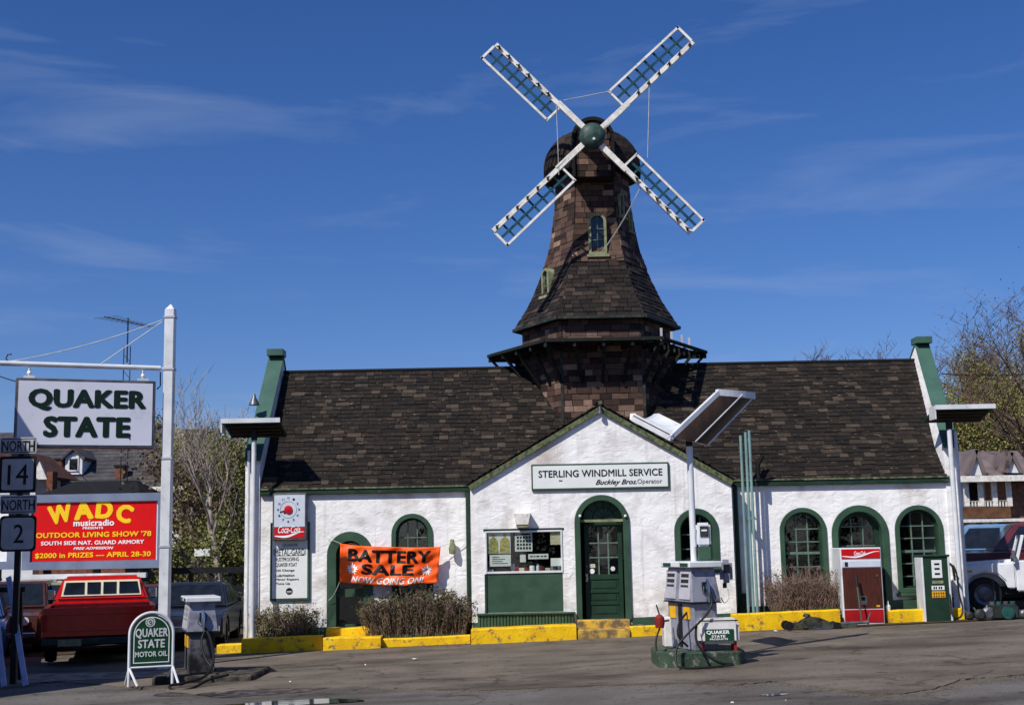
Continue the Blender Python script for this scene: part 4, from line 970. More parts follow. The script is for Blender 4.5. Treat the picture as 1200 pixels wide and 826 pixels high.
# tower windows
def twin(k, t, zb, h, w, proud=.45):
    """small arched window standing on hexagon face k at fraction t"""
    r = Rs(zb+h*.5); A, B = hexv(k, zb+h/2, r), hexv(k+1, zb+h/2, r); c = A.lerp(B, t); ex = (B-A).normalized(); nn = ex.cross(Vector((0, 0, 1))).normalized()
    rb = Rs(zb); cb = hexv(k, zb, rb).lerp(hexv(k+1, zb, rb), t); dep = (cb-c).dot(nn)*proud+.04
    base = Vector((c.x, c.y, zb))+nn*(dep)
    rot = atan2(ex.y, ex.x); Mx = Matrix.Translation(base) @ Matrix.Rotation(rot, 4, 'Z')
    def T(mb): mb.v = [tuple(Mx @ Vector(v)) for v in mb.v]; return mb
    fw = .055
    fr = T(MB().strip(arch(-w/2, w/2, 0, h), arch(-w/2+fw, w/2-fw, fw, h-fw), -.02, .3, True)).build('window', 'stone_sill', TW)
    T(MB().box(-w/2-.05, w/2+.05, -.07, .2, -.06, -.002)).build('sill', 'stone_sill', fr)
    T(MB().box(-.008, .008, .03, .05, fw, h-fw-.01).box(-w/2+fw, w/2-fw, .03, .05, h*.35, h*.35+.015).box(-w/2+fw, w/2-fw, .03, .05, h*.62, h*.62+.015)).build('glazing_bar', 'bar_green', fr)
    T(MB().prism(arch(-w/2+fw, w/2-fw, fw, h-fw), .055, .06)).build('pane', 'window_dark', fr)
zf = at(698, 299, YC-.95).z
twin(0, .5+(698-697)/50, zf, at(698, 252, YC-.85).z-zf, at(708.5, 280, 27.6).x-at(687.5, 280, 27.6).x, .95)
twin(5, .38, at(652, 345, YC-.6).z, .62, .30)
twin(1, .30, at(727, 256, YC-.4).z, .55, .24); twin(1, .72, at(735, 272, YC-.2).z, .50, .2)

# ------------------------------------------------------------------ kerbs, steps, beds
def kerb(u0, u1, v, Y, h, d, m, label, name='kerb', cat='kerb', z0=None):
    x0, x1 = at(u0, v, Y).x, at(u1, v, Y).x; c = (x0+x1)/2
    t = thing(name, label, cat, (c, Y+d/2, gz(c)))
    n = max(1, int((x1-x0)/.22)); rr = random.Random(int(u0)); mb = MB(); top = []; 
    xs = [x0+(x1-x0)*i/n for i in range(n+1)]
    vs = []
    for x in xs:
        j = rr.uniform(-.006, .006); k = rr.uniform(-.008, .008)
        zz = gz(x) if z0 is None else gz(c)
        vs += [(x, Y+k, gz(x)-.15), (x, Y+k, zz+h-.02+j), (x, Y+.02+k, zz+h+j), (x, Y+d, zz+h+j), (x, Y+d, gz(x)-.15)]
    fs = [(i*5+a, (i+1)*5+a, (i+1)*5+(a+1) % 5, i*5+(a+1) % 5) for i in range(n) for a in range(5)]+[tuple(range(5)), tuple(n*5+a for a in range(5))[::-1]]
    mb.add(vs, fs).build('kerb_stone' if name == 'kerb' else 'tread', m, t, bevel=0)
    return t
kerb(283, 377.5, 757, 25.05, .27, .22, 'yellow_paint', 'tall yellow kerb in front of the small bush at the left end of the station')
kerb(254, 282.5, 760, 25.35, .16, .3, 'yellow_paint', 'short low yellow kerb running out past the left corner of the station')
kerb(378.5, 446, 753, 24.85, .22, .5, 'yellow_paint', 'wide lower yellow step below the banner doorway', 'step', 'step', 0)
kerb(382, 440, 742, 25.36, .37, .42, 'yellow_paint', 'narrower upper yellow step at the foot of the banner doorway', 'step', 'step', 0)
kerb(446.5, 551, 752, 25.0, .15, .2, 'yellow_paint', 'low yellow kerb in front of the long hedge under the banner')
kerb(552, 675.5, 744, 24.72, .27, .55, 'yellow_paint', 'deep worn yellow ledge below the green shop window panel', 'kerb')
kerb(677, 738, 741, 24.75, .16, .52, 'worn_yellow', 'worn concrete lower step of the gable door', 'step', 'step', 0)
kerb(677, 738, 731, 25.02, .32, .26, 'worn_yellow', 'flaking yellow upper step at the gable door', 'step', 'step', 0)
kerb(738.5, 858, 740, 24.8, .18, .2, 'yellow_paint', 'low yellow kerb behind the pump island, right of the gable door')
kerb(858.5, 985, 729, 24.95, .32, .22, 'yellow_paint', 'tall yellow kerb behind the trolley jack, left of the drinks machine')
kerb(1042, 1084, 722, 25.1, .24, .22, 'yellow_paint', 'short yellow kerb between the drinks machine and the green pump')
kerb(1112, 1130, 722, 25.2, .22, .22, 'yellow_paint', 'stub of yellow kerb right of the green pump by the corner post')
def bed(u0, u1, h, y0):
    x0, x1 = at(u0, 745, 25.3).x, at(u1, 745, 25.3).x; m = MB(); n = 12; vs = []
    rr = random.Random(int(u0))
    for j in range(4):
        for i in range(n+1):
            x = x0+(x1-x0)*i/n; y = y0+(YM-.03-y0)*j/3; vs.append((x, y, gz(x)+h+rr.uniform(-.03, .02)))
    m.add(vs, [(j*(n+1)+i, j*(n+1)+i+1, (j+1)*(n+1)+i+1, (j+1)*(n+1)+i) for j in range(3) for i in range(n)]).build('planting_bed', 'soil', kind='structure')
bed(285, 378, .20, 25.2); bed(447, 549, .12, 25.15); bed(864, 984, .26, 25.12); bed(1043, 1130, .18, 25.25)
bed(739, 858, .13, 24.95)
# small stones in the bed right of the gable door
for k, (u, r_) in enumerate(((744, .05), (750, .07), (757, .04), (764, .05), (771, .045))):
    p = at(u, 733, 25.12); z = gz(p.x)+.13
    t = tag(MB().sphere((p.x, 25.12, z+r_*.4), r_, 8, (1.2, 1, .7)).build('stone', 'grit' if k % 2 else 'concrete', smooth=True), ['small dark stone nearest the gable door step', 'largest pale stone on the ledge right of the gable door', 'smallest stone in the middle of the ledge row', 'pale stone on the ledge, second from the pump island', 'dark grey stone on the ledge closest to the pump island'][k], 'stone')

# ------------------------------------------------------------------ vegetation
mat('grey_bark', S(120, 108, 100), S(88, 78, 70), rough=.9, scale=6)
mat('hedge_leaf', S(94, 88, 58), S(58, 62, 40), rough=.6, scale=9)
def bush(u0, u1, vt, Y0, Y1, zoff, seed, ntw, nleaf, leafm, label, twm='bush_twig', spread=.5, group=None):
    a = at(u0, vt, (Y0+Y1)/2); b = at(u1, vt, (Y0+Y1)/2); rr = random.Random(seed); cx = (a.x+b.x)/2; H_ = a.z-gz(cx)-zoff
    t = thing('bush', label, 'bush', (cx, (Y0+Y1)/2, gz(cx)+zoff)); m = MB(); lf = MB(); tips = []
    for i in range(ntw):
        x = rr.uniform(a.x+.12, b.x-.12); y = rr.uniform(Y0+.12, Y1-.1); z = gz(x)+zoff-.03
        e = 1-abs((x-cx)/((b.x-a.x)/2))**3*.35
        d = Vector((rr.uniform(-spread, spread)+(x-cx)*.25, rr.uniform(-.35, .3), 1)); L = H_*e*rr.uniform(.65, 1.08)
        pts = [Vector((x, y, z))]
        for k in range(4):
            q = pts[-1]+d.normalized()*L/4; q.x += rr.uniform(-.025, .025); q.y += rr.uniform(-.025, .025)
            q.x = min(max(q.x, a.x-.05), b.x+.05); q.y = min(max(q.y, Y0-.05), YM-.05)
            pts.append(q)
        m.tube(pts, [.008, .007, .005, .004, .002], 3, False)
        for k in range(3):
            p = pts[rr.randrange(1, 5)]; q = p+Vector((rr.uniform(-.14, .14), rr.uniform(-.12, .12), rr.uniform(.02, .16))); q.y = min(q.y, YM-.04)
            m.tube([p, q], [.004, .0015], 3, False); tips.append((p, q))
    for i in range(nleaf):
        p, q = rr.choice(tips); c = p.lerp(q, rr.random())+Vector((rr.gauss(0, .03), rr.gauss(0, .03), rr.gauss(0, .03))); s = rr.uniform(.013, .030); c.y = min(c.y, YM-.04)
        u = Vector((rr.gauss(0, 1), rr.gauss(0, 1), rr.gauss(0, 1))).normalized(); w = u.cross(Vector((rr.gauss(0, 1), rr.gauss(0, 1), rr.gauss(0, 1)))).normalized()
        lf.add([c-u*s, c+w*s*.6, c+u*s, c-w*s*.6], [(0, 1, 2, 3)])
    m.build('twigs', twm, t, kind='stuff'); 
    if nleaf: lf.build('foliage', leafm, t, kind='stuff')
    return t
bush(299, 372, 711, 25.25, 25.72, .2, 1, 300, 2500, 'leaf_olive', 'small leafless twiggy bush at the left corner below the service list')
bush(426, 553, 697, 25.15, 25.72, .12, 2, 700, 14000, 'hedge_leaf', 'long dense clipped hedge in front of the arched window under the banner', spread=.25)
bush(899, 986, 667, 25.15, 25.75, .25, 3, 480, 1200, 'leaf_rust', 'rounded bare bush below the arched window left of the drinks machine', spread=.65)
def tufts(u0, u1, Y0, Y1, zoff, n, seed, name='grass_tuft'):
    rr = random.Random(seed); x0, x1 = at(u0, 740, 25.3).x, at(u1, 740, 25.3).x; m = MB()
    for i in range(n):
        x = rr.uniform(x0, x1); y = rr.uniform(Y0, Y1); z = gz(x)+zoff-.01; h = rr.uniform(.05, .14); a = rr.uniform(0, 6.28); dx, dy = cos(a)*.008, sin(a)*.008; l = rr.uniform(-.05, .05)
        m.add([(x-dx, y-dy, z), (x+dx, y+dy, z), (x+l, y+l*.5, z+h)], [(0, 1, 2)])
    o = m.build('grass', 'grass_blade', kind='stuff')
tufts(305, 372, 25.18, 25.4, .2, 900, 4); tufts(960, 986, 25.14, 25.4, .26, 350, 5); tufts(905, 925, 25.14, 25.4, .26, 120, 6); tufts(448, 545, 25.1, 25.3, .12, 300, 7)

def grow_tree(base, H_, seed, r0, levels=4, nb=(4, 5, 5, 4), up=.35, lean=(0, 0), first=.25, spread=1.0, leader=True, rmin=.004):
    rr = random.Random(seed); tr = MB(); cr = MB(); tips = []
    def br(p, d, L, r, lv):
        n = 4 if lv else 7; pts = [p]; rs = [r]
        for i in range(n):
            d = (d+Vector((rr.gauss(0, .10), rr.gauss(0, .10), rr.gauss(0, .05)+(.06*up if lv else 0)))).normalized()
            pts.append(pts[-1]+d*L/n); rs.append(r*(1-(i+1)/n*(.85 if lv else .8)))
        (tr if lv == 0 else cr).tube(pts, rs, 7 if lv == 0 else (5 if lv == 1 else 3), False)
        if lv >= levels: tips.append((pts[-2], pts[-1])); return
        k = nb[lv] if lv else nb[0]
        for j in range(k):
            t = first+(1-first)*(j+rr.random()*.8)/k if lv == 0 else .25+.75*(j+rr.random())/k
            t = min(t, .99); i = int(t*n); q = pts[i].lerp(pts[i+1], t*n-i)
            a = rr.uniform(0, 6.28); side = Vector((cos(a), sin(a), 0)); dd = (d*.55+side*spread*(.75 if lv < 2 else .8)+Vector((0, 0, up))).normalized()
            br(q, dd, L*rr.uniform(.42, .62)*(1-t*.35 if lv == 0 else 1), max(rs[i]*.55, rmin), lv+1)
        tips.append((pts[-2], pts[-1]))
    br(Vector(base), Vector((lean[0], lean[1], 1)).normalized(), H_, r0, 0)
    return tr, cr, tips
def leafcloud(tips, n, s0, s1, jit, seed):
    rr = random.Random(seed); m = MB()
    for i in range(n):
        p, q = rr.choice(tips); c = p.lerp(q, rr.random()*1.2)+Vector((rr.gauss(0, jit), rr.gauss(0, jit), rr.gauss(0, jit))); s = rr.uniform(s0, s1)
        u = Vector((rr.gauss(0, 1), rr.gauss(0, 1), rr.gauss(0, 1))).normalized(); w = u.cross(Vector((rr.gauss(0, 1), rr.gauss(0, 1), rr.gauss(0, 1)))).normalized()
        m.add([c-u*s, c+w*s*.7, c+u*s, c-w*s*.7], [(0, 1, 2, 3)])
    return m
def tree(u, vt, Y, label, seed, bark='dark_bark', leaf=None, n=0, s=(.05, .11), jit=.25, r=None, levels=4, nb=(9, 5, 5, 4), up=.35, first=.25, lean=(0, 0), spread=1.0, group=None, x=None, H_=None):
    p = at(u, vt, Y); X = p.x if x is None else x; z0 = gz(X)-.1; H0 = (p.z-z0)*.74 if H_ is None else H_
    t = thing('tree', label, 'tree', (X, Y, z0), group=group)
    tr, cr, tips = grow_tree((X, Y, z0), H0, seed, r or H0*.018, levels, nb, up, lean, first, spread, True, .0045*Y/20)
    tr.build('trunk', bark, t, smooth=True); cr.build('crown', bark if bark == 'bare_bark' else 'twig', t, kind='stuff')
    if leaf: leafcloud(tips, n, s[0], s[1], jit, seed).build('foliage', leaf, t, kind='stuff')
    return t
tree(268, 460, 36, 'tall pale-barked bare tree left of the station', 11, 'bare_bark', None, r=.13, nb=(12, 4, 4, 3), levels=4, up=.5, first=.4, spread=.8)
tree(252, 470, 44, 'bare grey tree just behind the tall pale-barked tree', 12, 'bare_bark', None, r=.12, nb=(10, 5, 4, 3), up=.4)
gl = 'trees behind the lot left of the station'
tree(236, 520, 40, 'slim brown-budded tree just right of the white sign pole', 13, 'grey_bark', 'leaf_rust', 1800, s=(.04, .09), r=.11, group=gl)
tree(284, 500, 42, 'green-budded tree closest to the left end wall of the station', 14, 'grey_bark', 'leaf_olive', 7000, s=(.03, .06), group=gl)
tree(262, 505, 50, 'yellow-green tree seen through the pale bare branches', 15, 'grey_bark', 'leaf_gold', 11000, s=(.035, .08), group=gl)
tree(228, 490, 56, 'tall brown budding tree above the white house corner', 16, 'grey_bark', 'leaf_rust', 11000, s=(.035, .08), group=gl)
tree(300, 520, 52, 'olive tree whose crown disappears behind the left parapet', 17, 'grey_bark', 'leaf_olive', 7000, s=(.03, .07), group=gl)
tree(248, 600, 38, 'low bushy olive tree under the bare trees', 18, 'grey_bark', 'leaf_olive', 3400, s=(.02, .06), r=.06, first=.05, nb=(12, 5, 5, 3), group=gl)
tree(278, 620, 37, 'low olive shrubby tree by the station corner', 19, 'grey_bark', 'leaf_olive', 3200, s=(.02, .06), r=.06, first=.05, nb=(12, 5, 5, 3), group=gl)
tree(215, 620, 43, 'low dark shrubby tree behind the white sign pole', 20, 'grey_bark', 'leaf_olive', 3200, s=(.02, .06), r=.06, first=.05, nb=(12, 5, 5, 3), group=gl)
gr = 'trees on the slope right of the station'
for k, (u, v, Y, lf, n, lab) in enumerate([(1128, 395, 62, None, 0, 'bare grey tree rising just right of the right parapet'), (1150, 392, 66, 'leaf_gold', 3500, 'tall pale yellow budding tree behind the right light canopy'), (1172, 400, 60, None, 0, 'bare twiggy tree between the budding trees on the right'),
        (1190, 425, 58, 'leaf_gold', 7000, 'dense golden budding tree at the right edge of the slope'), (1122, 440, 58, 'leaf_olive', 5000, 'olive tree directly behind the right parapet'), (1150, 450, 56, 'leaf_olive', 5500, 'slim olive-budded tree above the grey house roof'), (1176, 452, 55, 'leaf_olive', 6500, 'bright olive tree right of the slim olive-budded one'),
        (1210, 410, 64, 'leaf_gold', 3000, 'thin yellow-green tree partly outside the right of the view'), (1138, 480, 54, 'leaf_gold', 4500, 'low golden tree over the left gable of the house')]):
    tree(u, v, Y, lab, 30+k, 'grey_bark', lf, int(n*1.5), s=(.03, .07), jit=.30, group=gr, nb=(11, 6, 5, 4), up=.45)
for k, (u, v) in enumerate(((955, 412), (975, 415), (994, 418))):
    tree(u, v, 75, ['tallest bare treetop above the roof ridge', 'middle bare treetop above the roof ridge', 'rightmost bare treetop above the roof ridge'][k], 50+k, 'grey_bark', None, nb=(10, 6, 5, 4), group='bare treetops over the ridge')
tree(1, 1, 31, 'near dark tree with buds reaching in at the upper right edge', 61, 'dark_bark', 'leaf_rust', 2600, s=(.012, .03), jit=.1, x=at(1245, 400, 31).x, H_=6.4, r=.14, nb=(12, 6, 5, 4), up=.35, first=.3, spread=1.2)

def wood(name, x0, x1, y0, y1, h, n, s, seed, m='leaf_green'):
    rr = random.Random(seed); mb = MB()
    cl = [(rr.uniform(x0, x1), rr.uniform(y0, y1), rr.uniform(h*.45, h)) for _ in range(int(abs(x1-x0)/3.5))]
    for i in range(n):
        cx, cy, ch2 = rr.choice(cl); t = rr.random()**.8; R_ = 2.6*(1-(abs(t-.45)*1.5)**2*.6); a = rr.uniform(0, 6.28); q = sqrt(rr.random())
        c = Vector((cx+R_*q*cos(a), cy+R_*q*sin(a), gz(cx)+ch2*t)); sz = rr.uniform(s*.5, s)
        u = Vector((rr.gauss(0, 1), rr.gauss(0, 1), rr.gauss(0, 1))).normalized(); w = u.cross(Vector((rr.gauss(0, 1), rr.gauss(0, 1), rr.gauss(0, 1)))).normalized()
        mb.add([c-u*sz, c+w*sz*.8, c+u*sz, c-w*sz*.8], [(0, 1, 2, 3)])
    mb.build(name, m, kind='stuff')
wood('distant_wood', -110, 110, 78, 92, 8, 26000, .55, 1, 'leaf_green')
wood('distant_wood', -110, 110, 92, 110, 10, 16000, .6, 2, 'leaf_rust')
wood('street_trees', -60, 60, -34, -26, 10, 16000, .6, 3, 'leaf_green')

# ------------------------------------------------------------------ buildings around
def pxbox(m, u0, v0, u1, v1, Y, d):
    a = at(u0, v1, Y); b = at(u1, v0, Y); return m.box(a.x, b.x, Y, Y+d, a.z, b.z)
# white house with the big grey roof, left
a = at(-120, 572, 50); b = at(211, 571, 50); rg = at(100, 505, 55); re = at(223, 505, 55)
hL = thing('house', 'white house with big dark grey shingled roof and small dormer behind the billboard', 'house', ((a.x+b.x)/2, 53, gz(b.x)))
MB().box(a.x, b.x, 50.3, 59.7, gz(-20)-.5, b.z).build('wall', 'wall_white_far', hL)
zr = rg.z; ze = b.z+.02
g = MB(); g.prism([(49.9, ze), (60.1, ze), (55, zr)], a.x-.3, b.x+.35, 'x'); g.build('roof', 'grey_shingle', hL)
g = MB(); g.box(a.x-.3, b.x+.36, 49.8, 49.895, ze-.16, ze+.02); g.build('eave_trim', 'white_wood', hL)
g = MB(); nr_ = 16
for i in range(nr_):
    t0 = i/nr_; y = 49.9+5.1*t0; z = ze+(zr-ze)*t0; g.box(a.x-.3, b.x+.35, y-.02, y+.05, z-.03, z+.035)
g.build('shingle_courses', 'grey_shingle', hL, kind='stuff')
def dormer(u0, v0, u1, v1, Y, parent, walls='wall_white_far', roofm='grey_shingle'):
    a = at(u0, v1, Y); b = at(u1, v0, Y); cx = (a.x+b.x)/2; w = (b.x-a.x)/2; zt = b.z; zs = b.z-w*.85
    d = MB().prism([(a.x, a.z), (b.x, a.z), (b.x, zs), (cx, zt-.05), (a.x, zs)], Y, Y+3).build('dormer', walls, parent)
    g = MB()
    for s in (-1, 1): g.hexa([(cx+s*(w+.12), Y-.15, zs-.12), (cx, Y-.15, zt), (cx, Y+3, zt), (cx+s*(w+.12), Y+3, zs-.12), (cx+s*(w+.12), Y-.15, zs-.02), (cx, Y-.15, zt+.1), (cx, Y+3, zt+.1), (cx+s*(w+.12), Y+3, zs-.02)])
    g.build('dormer_roof', roofm, d)
    MB().box(cx-w*.6, cx+w*.6, Y-.04, Y, a.z+.12, zs+.02).build('window_frame', 'white_wood', d)
    MB().box(cx-w*.45, cx+w*.45, Y-.06, Y-.03, a.z+.2, zs-.06).build('window_pane', 'window_dark', d)
    return d
dormer(76, 527, 97, 556, 50.9, hL)
for (u0, v0, u1, v1, Y) in ((64, 538, 73, 556, 51), (134, 546, 145, 566, 50.6)):
    c = MB(); pxbox(c, u0, v0, u1, v1+12, Y, .5); ch0 = c.build('chimney', 'brown_brick', hL, bevel=.02); c = MB(); pxbox(c, u0-1, v0-1.5, u1+1, v0+1, Y-.04, .58); c.build('chimney_cap', 'black_metal', ch0)
for k in range(3):
    c = MB(); pxbox(c, 178+k*12, 600+0*k, 184+k*12, 622, 50.22, .07); c.build('window', 'window_dark', hL)
# black low shed roof in front of it
a = at(38, 586, 44); b = at(160, 558, 44)
sh = thing('shed', 'low shed with black roof between the billboard and the white house', 'shed', ((a.x+b.x)/2, 46, gz(a.x)))
MB().box(a.x+.2, b.x-.4, 44.3, 48.7, gz(-15)-.6, a.z).build('wall', 'brown_brick', sh)
g = MB(); g.hexa([(a.x-.2, 44, a.z), (b.x+.2, 44, a.z), (b.x+.2, 49, a.z), (a.x-.2, 49, a.z), (a.x+.6, 46.4, b.z), (b.x-.7, 46.4, b.z), (b.x-.7, 46.6, b.z), (a.x+.6, 46.6, b.z)]); g.build('roof', 'black_roof', sh)
g = MB(); pxbox(g, 54, 552, 62, 575, 46.3, .5); g.build('chimney', 'brown_brick', sh)
# small house with reddish roof at the far left
a = at(-30, 560, 47); b = at(60, 528, 47)
s2 = thing('house', 'small house with reddish roof at the far left beyond the route signs', 'house', ((a.x+b.x)/2, 49, gz(a.x)))
MB().box(a.x, b.x-.6, 47.2, 49.8, gz(-20)-.6, a.z).build('wall', 'wall_white_far', s2)
g = MB(); g.prism([(a.x-.3, a.z), (b.x+.1, a.z), (b.x-1.1, b.z), (a.x+1.1, b.z)], 46.8, 49.9); mat('red_roof', S(96, 60, 50), S(70, 46, 40), rough=.9, scale=3); g.build('roof', 'red_roof', s2)
g = MB(); p = at(47, 552, 46.7); g.prism([(p.x-.3, p.z-.3), (p.x+.3, p.z-.3), (p.x, p.z+.35)], 46.6, 46.78); g.build('gable_trim', 'white_wood', s2)

# house on the right with two storey porch
Yh = 48
def hb_(m, u0, v0, u1, v1, y, d): return pxbox(m, u0, v0, u1, v1, y, d)
c0 = at(1165, 640, Yh); hR = thing('house', 'two storey house with white porches and brick wall right of the station', 'house', (c0.x, Yh+3, gz(c0.x)))
p = MB(); pxbox(p, 1184, 558, 1260, 660, Yh+.2, 7); p.build('brick_wall', 'far_brick', hR)
p = MB(); pxbox(p, 1128, 560, 1183.5, 660, Yh+2.2, 5); p.build('wall', 'wall_white_far', hR)
a = at(1126, 561, Yh-.6); b = at(1270, 527, Yh+4); 
p = MB(); p.hexa([(a.x, Yh-.6, a.z), (b.x, Yh-.6, a.z), (b.x, Yh+8, a.z), (a.x, Yh+8, a.z), (a.x+.3, Yh+3.6, b.z), (b.x, Yh+3.6, b.z), (b.x, Yh+3.9, b.z), (a.x+.3, Yh+3.9, b.z)]); p.build('roof', 'far_roof' if mat('far_roof', S(120, 108, 108), S(96, 84, 84), rough=.9, scale=1.2, bump=.5, bscale=8, dirt=S(70, 56, 52), dscale=1.2, dlo=.58, dhi=.62) else '', hR)
p = MB(); p.box(a.x-.05, b.x, Yh-.72, Yh-.605, a.z-.12, a.z+.1); p.build('eave_trim', 'white_wood', hR)
for (u0, u1, ut, vb, vt) in ((1133, 1152, 1142, 557, 529), (1176, 1195, 1183, 554, 532)):
    A = at(u0, vb, Yh-.2); B = at(u1, vb, Yh-.2); T_ = at(ut, vt, Yh-.2); d = MB().prism([(A.x, A.z), (B.x, B.z), (T_.x, T_.z)], Yh-.3, Yh+3).build('gable_dormer', 'wall_white_far', hR)
    g = MB()
    for q in (A, B):
        g.beam((q.x, Yh-.38, q.z), (T_.x, Yh-.38, T_.z+.05), .14, .12, (0, 1, 0)); 
        g.hexa([(q.x, Yh-.3, q.z), (T_.x, Yh-.3, T_.z), (T_.x, Yh+3, T_.z), (q.x, Yh+3, q.z), (q.x, Yh-.3, q.z+.08), (T_.x, Yh-.3, T_.z+.1), (T_.x, Yh+3, T_.z+.1), (q.x, Yh+3, q.z+.08)])
    g.build('dormer_roof', 'far_roof', d)
p = MB(); pxbox(p, 1130, 593, 1184, 607, Yh-.3, .12); p.build('porch_skirt', 'wood_brown', hR)
p = MB(); pxbox(p, 1128, 607, 1200, 612, Yh-.6, 3); p.build('porch_roof', 'white_wood', hR)
for u in (1133, 1150, 1166, 1183): 
    p = MB(); pxbox(p, u-1.5, 561, u+1.5, 593, Yh-.3, .14); p.build('porch_column', 'white_wood', hR)
for u in (1142, 1158, 1168, 1198):
    p = MB(); pxbox(p, u-2, 612, u+2, 660, Yh-.3, .14); p.build('porch_column', 'white_wood', hR)
p = MB(); pxbox(p, 1130, 586, 1184, 587.5, Yh-.28, .06); p.build('porch_rail', 'white_wood', hR)
for k in range(14):
    p = MB(); u = 1132+k*3.6; pxbox(p, u, 587.5, u+1.1, 593, Yh-.27, .05); p.build('baluster', 'white_wood', hR)
for (u0, v0, u1, v1) in ((1137, 566, 1147, 590), (1170, 565, 1178, 592), (1136, 616, 1150, 640), (1160, 616, 1182, 645)):
    p = MB(); pxbox(p, u0, v0, u1, v1, Yh+2.1, .09); p.build('window', 'window_dark', hR)
p = MB(); pxbox(p, 1188, 616, 1198, 640, Yh+.12, .09); p.build('window', 'window_dark', hR)

# unseen brick block added left of the frame to shade the lot's lower left
nb_ = thing('shade_block', 'plain flat-roofed brick building beyond the left edge that shades the parked truck', 'building', (-13, 16, gz(-13)))
MB().box(-17, -9.85, 16.0, 20.25, -.9, 6.55).build('wall', 'brown_brick', nb_)
MB().box(-17.05, -9.8, 15.95, 20.3, 6.552, 6.65).build('roof_edge', 'concrete', nb_)
for k in range(3): MB().box(-9.846, -9.8, 16.4+k*1.3, 17.1+k*1.3, 1.2, 2.9).build('window', 'window_dark', nb_)

# television mast
mz = at(150, 374, 46); t = thing('television_mast', 'tall lattice mast with rooftop television aerial above the hanging sign', 'aerial', (mz.x, 46, gz(mz.x)))
m = MB(); zb_ = at(150, 590, 46).z
for s in (-.13, .13): m.tube([(mz.x+s, 46, zb_-6), (mz.x+s*.9, 46, mz.z-1.0)], .018, 4)
k = zb_-6
while k < mz.z-1.3: m.tube([(mz.x-.13, 46, k), (mz.x+.13, 46, k+.3)], .012, 3); m.tube([(mz.x+.13, 46, k+.3), (mz.x-.13, 46, k+.6)], .012, 3); k += .6
m.tube([(mz.x, 46, mz.z-1.6), (mz.x, 46, mz.z+.05)], .03, 5); m.build('mast', 'dark_metal', t)
m = MB(); c = Vector((mz.x, 46, mz.z-.1)); ax = Vector((1.05, .9, -.15))
m.tube([c-ax*.65, c+ax*.62], .02, 4)
for k in range(10):
    q = c+ax*(-.6+k*.13); l = .75-.04*k; m.tube([q+Vector((-l*.75, l*.5, .03)), q-Vector((-l*.75, l*.5, .03))], .010, 3)
m.build('aerial_element', 'steel', t)

# ------------------------------------------------------------------ billboards
def billboard(u0, u1, v0, v1, Y, label, printed):
    a = at(u0, v1, Y); b = at(u1, v0, Y); t = thing('billboard', label, 'billboard', ((a.x+b.x)/2, Y, gz(a.x)))
    m = MB(); fw = .20
    m.box(a.x, b.x, Y-.12, Y+.1, b.z-fw, b.z); m.box(a.x, b.x, Y-.12, Y+.1, a.z, a.z+fw); m.box(a.x, a.x+fw, Y-.12, Y+.1, a.z+fw, b.z-fw); m.box(b.x-fw, b.x, Y-.12, Y+.1, a.z+fw, b.z-fw)
    m.build('frame', 'billboard_frame', t)
    MB().box(a.x+fw, b.x-fw, Y-.05, Y+.05, a.z+fw, b.z-fw).build('sheet', 'print_white', t)
    for s in (.15, .5, .85):
        x = a.x+(b.x-a.x)*s; MB().box(x-.08, x+.08, Y+.12, Y+.28, gz(x)-.4, b.z-.3).build('post', 'dark_metal', t)
    m = MB(); m.box(a.x-.05, b.x-.25, Y-.9, Y-.75, a.z-.22, a.z-.10); m.build('catwalk', 'white_metal', t)
    for s in (.1, .4, .7, .97):
        x = a.x+(b.x-a.x-.35)*s; MB().box(x-.03, x+.03, Y-.85, Y+.2, a.z-.29, a.z-.225).build('catwalk_bracket', 'dark_metal', t)
    return t, a, b
YB_ = 33
t, a, b = billboard(27, 196, 577, 668, YB_, 'red and yellow printed billboard advertising an outdoor living show, behind the red pickup', True)
yy = YB_-.065
q0 = at(36, 658, yy); q1 = at(183.5, 587, yy); MB().box(q0.x, q1.x, yy, yy+.012, q0.z, q1.z).build('printed_ground', 'billboard_red', t)
y2 = yy-.006
for ch_c, u, v, w, h, rot in (('W', 70.5, 602, 29, 23, .18), ('A', 98, 597.5, 24, 23, .07), ('D', 122.5, 597, 21, 22, -.1), ('C', 146, 601.5, 20, 22, -.28)):
    a0 = at(u-w/2, v+h/2, y2); b0 = at(u+w/2, v-h/2, y2)
    text(ch_c, a0.x, b0.x, a0.z, b0.z, y2, 'billboard_yellow', t, bold=.06, rot=rot)
tpx('musicradio', 86, 608, 134, 616.5, y2, 'print_white', t, bold=.03)
tpx('PRESENTS', 97, 616.8, 121, 620, y2, 'print_white', t, bold=.03)
tpx("OUTDOOR LIVING SHOW '78", 42, 621.5, 177.5, 630.5, y2, 'billboard_yellow', t, bold=.03)
tpx('SOUTH SIDE NAT. GUARD ARMORY', 48, 632, 169, 639, y2, 'print_white', t, bold=.028)
tpx('FREE ADMISSION', 86, 640, 133, 644, y2, 'print_white', t, bold=.03, shear=.3)
tpx('$2000 in PRIZES --- APRIL 28-30', 41, 645.5, 177, 655, y2, 'billboard_yellow', t, bold=.03)
t, a, b = billboard(-150, 22, 579, 670, YB_, 'blank white billboard at the far left behind the route signs', False)

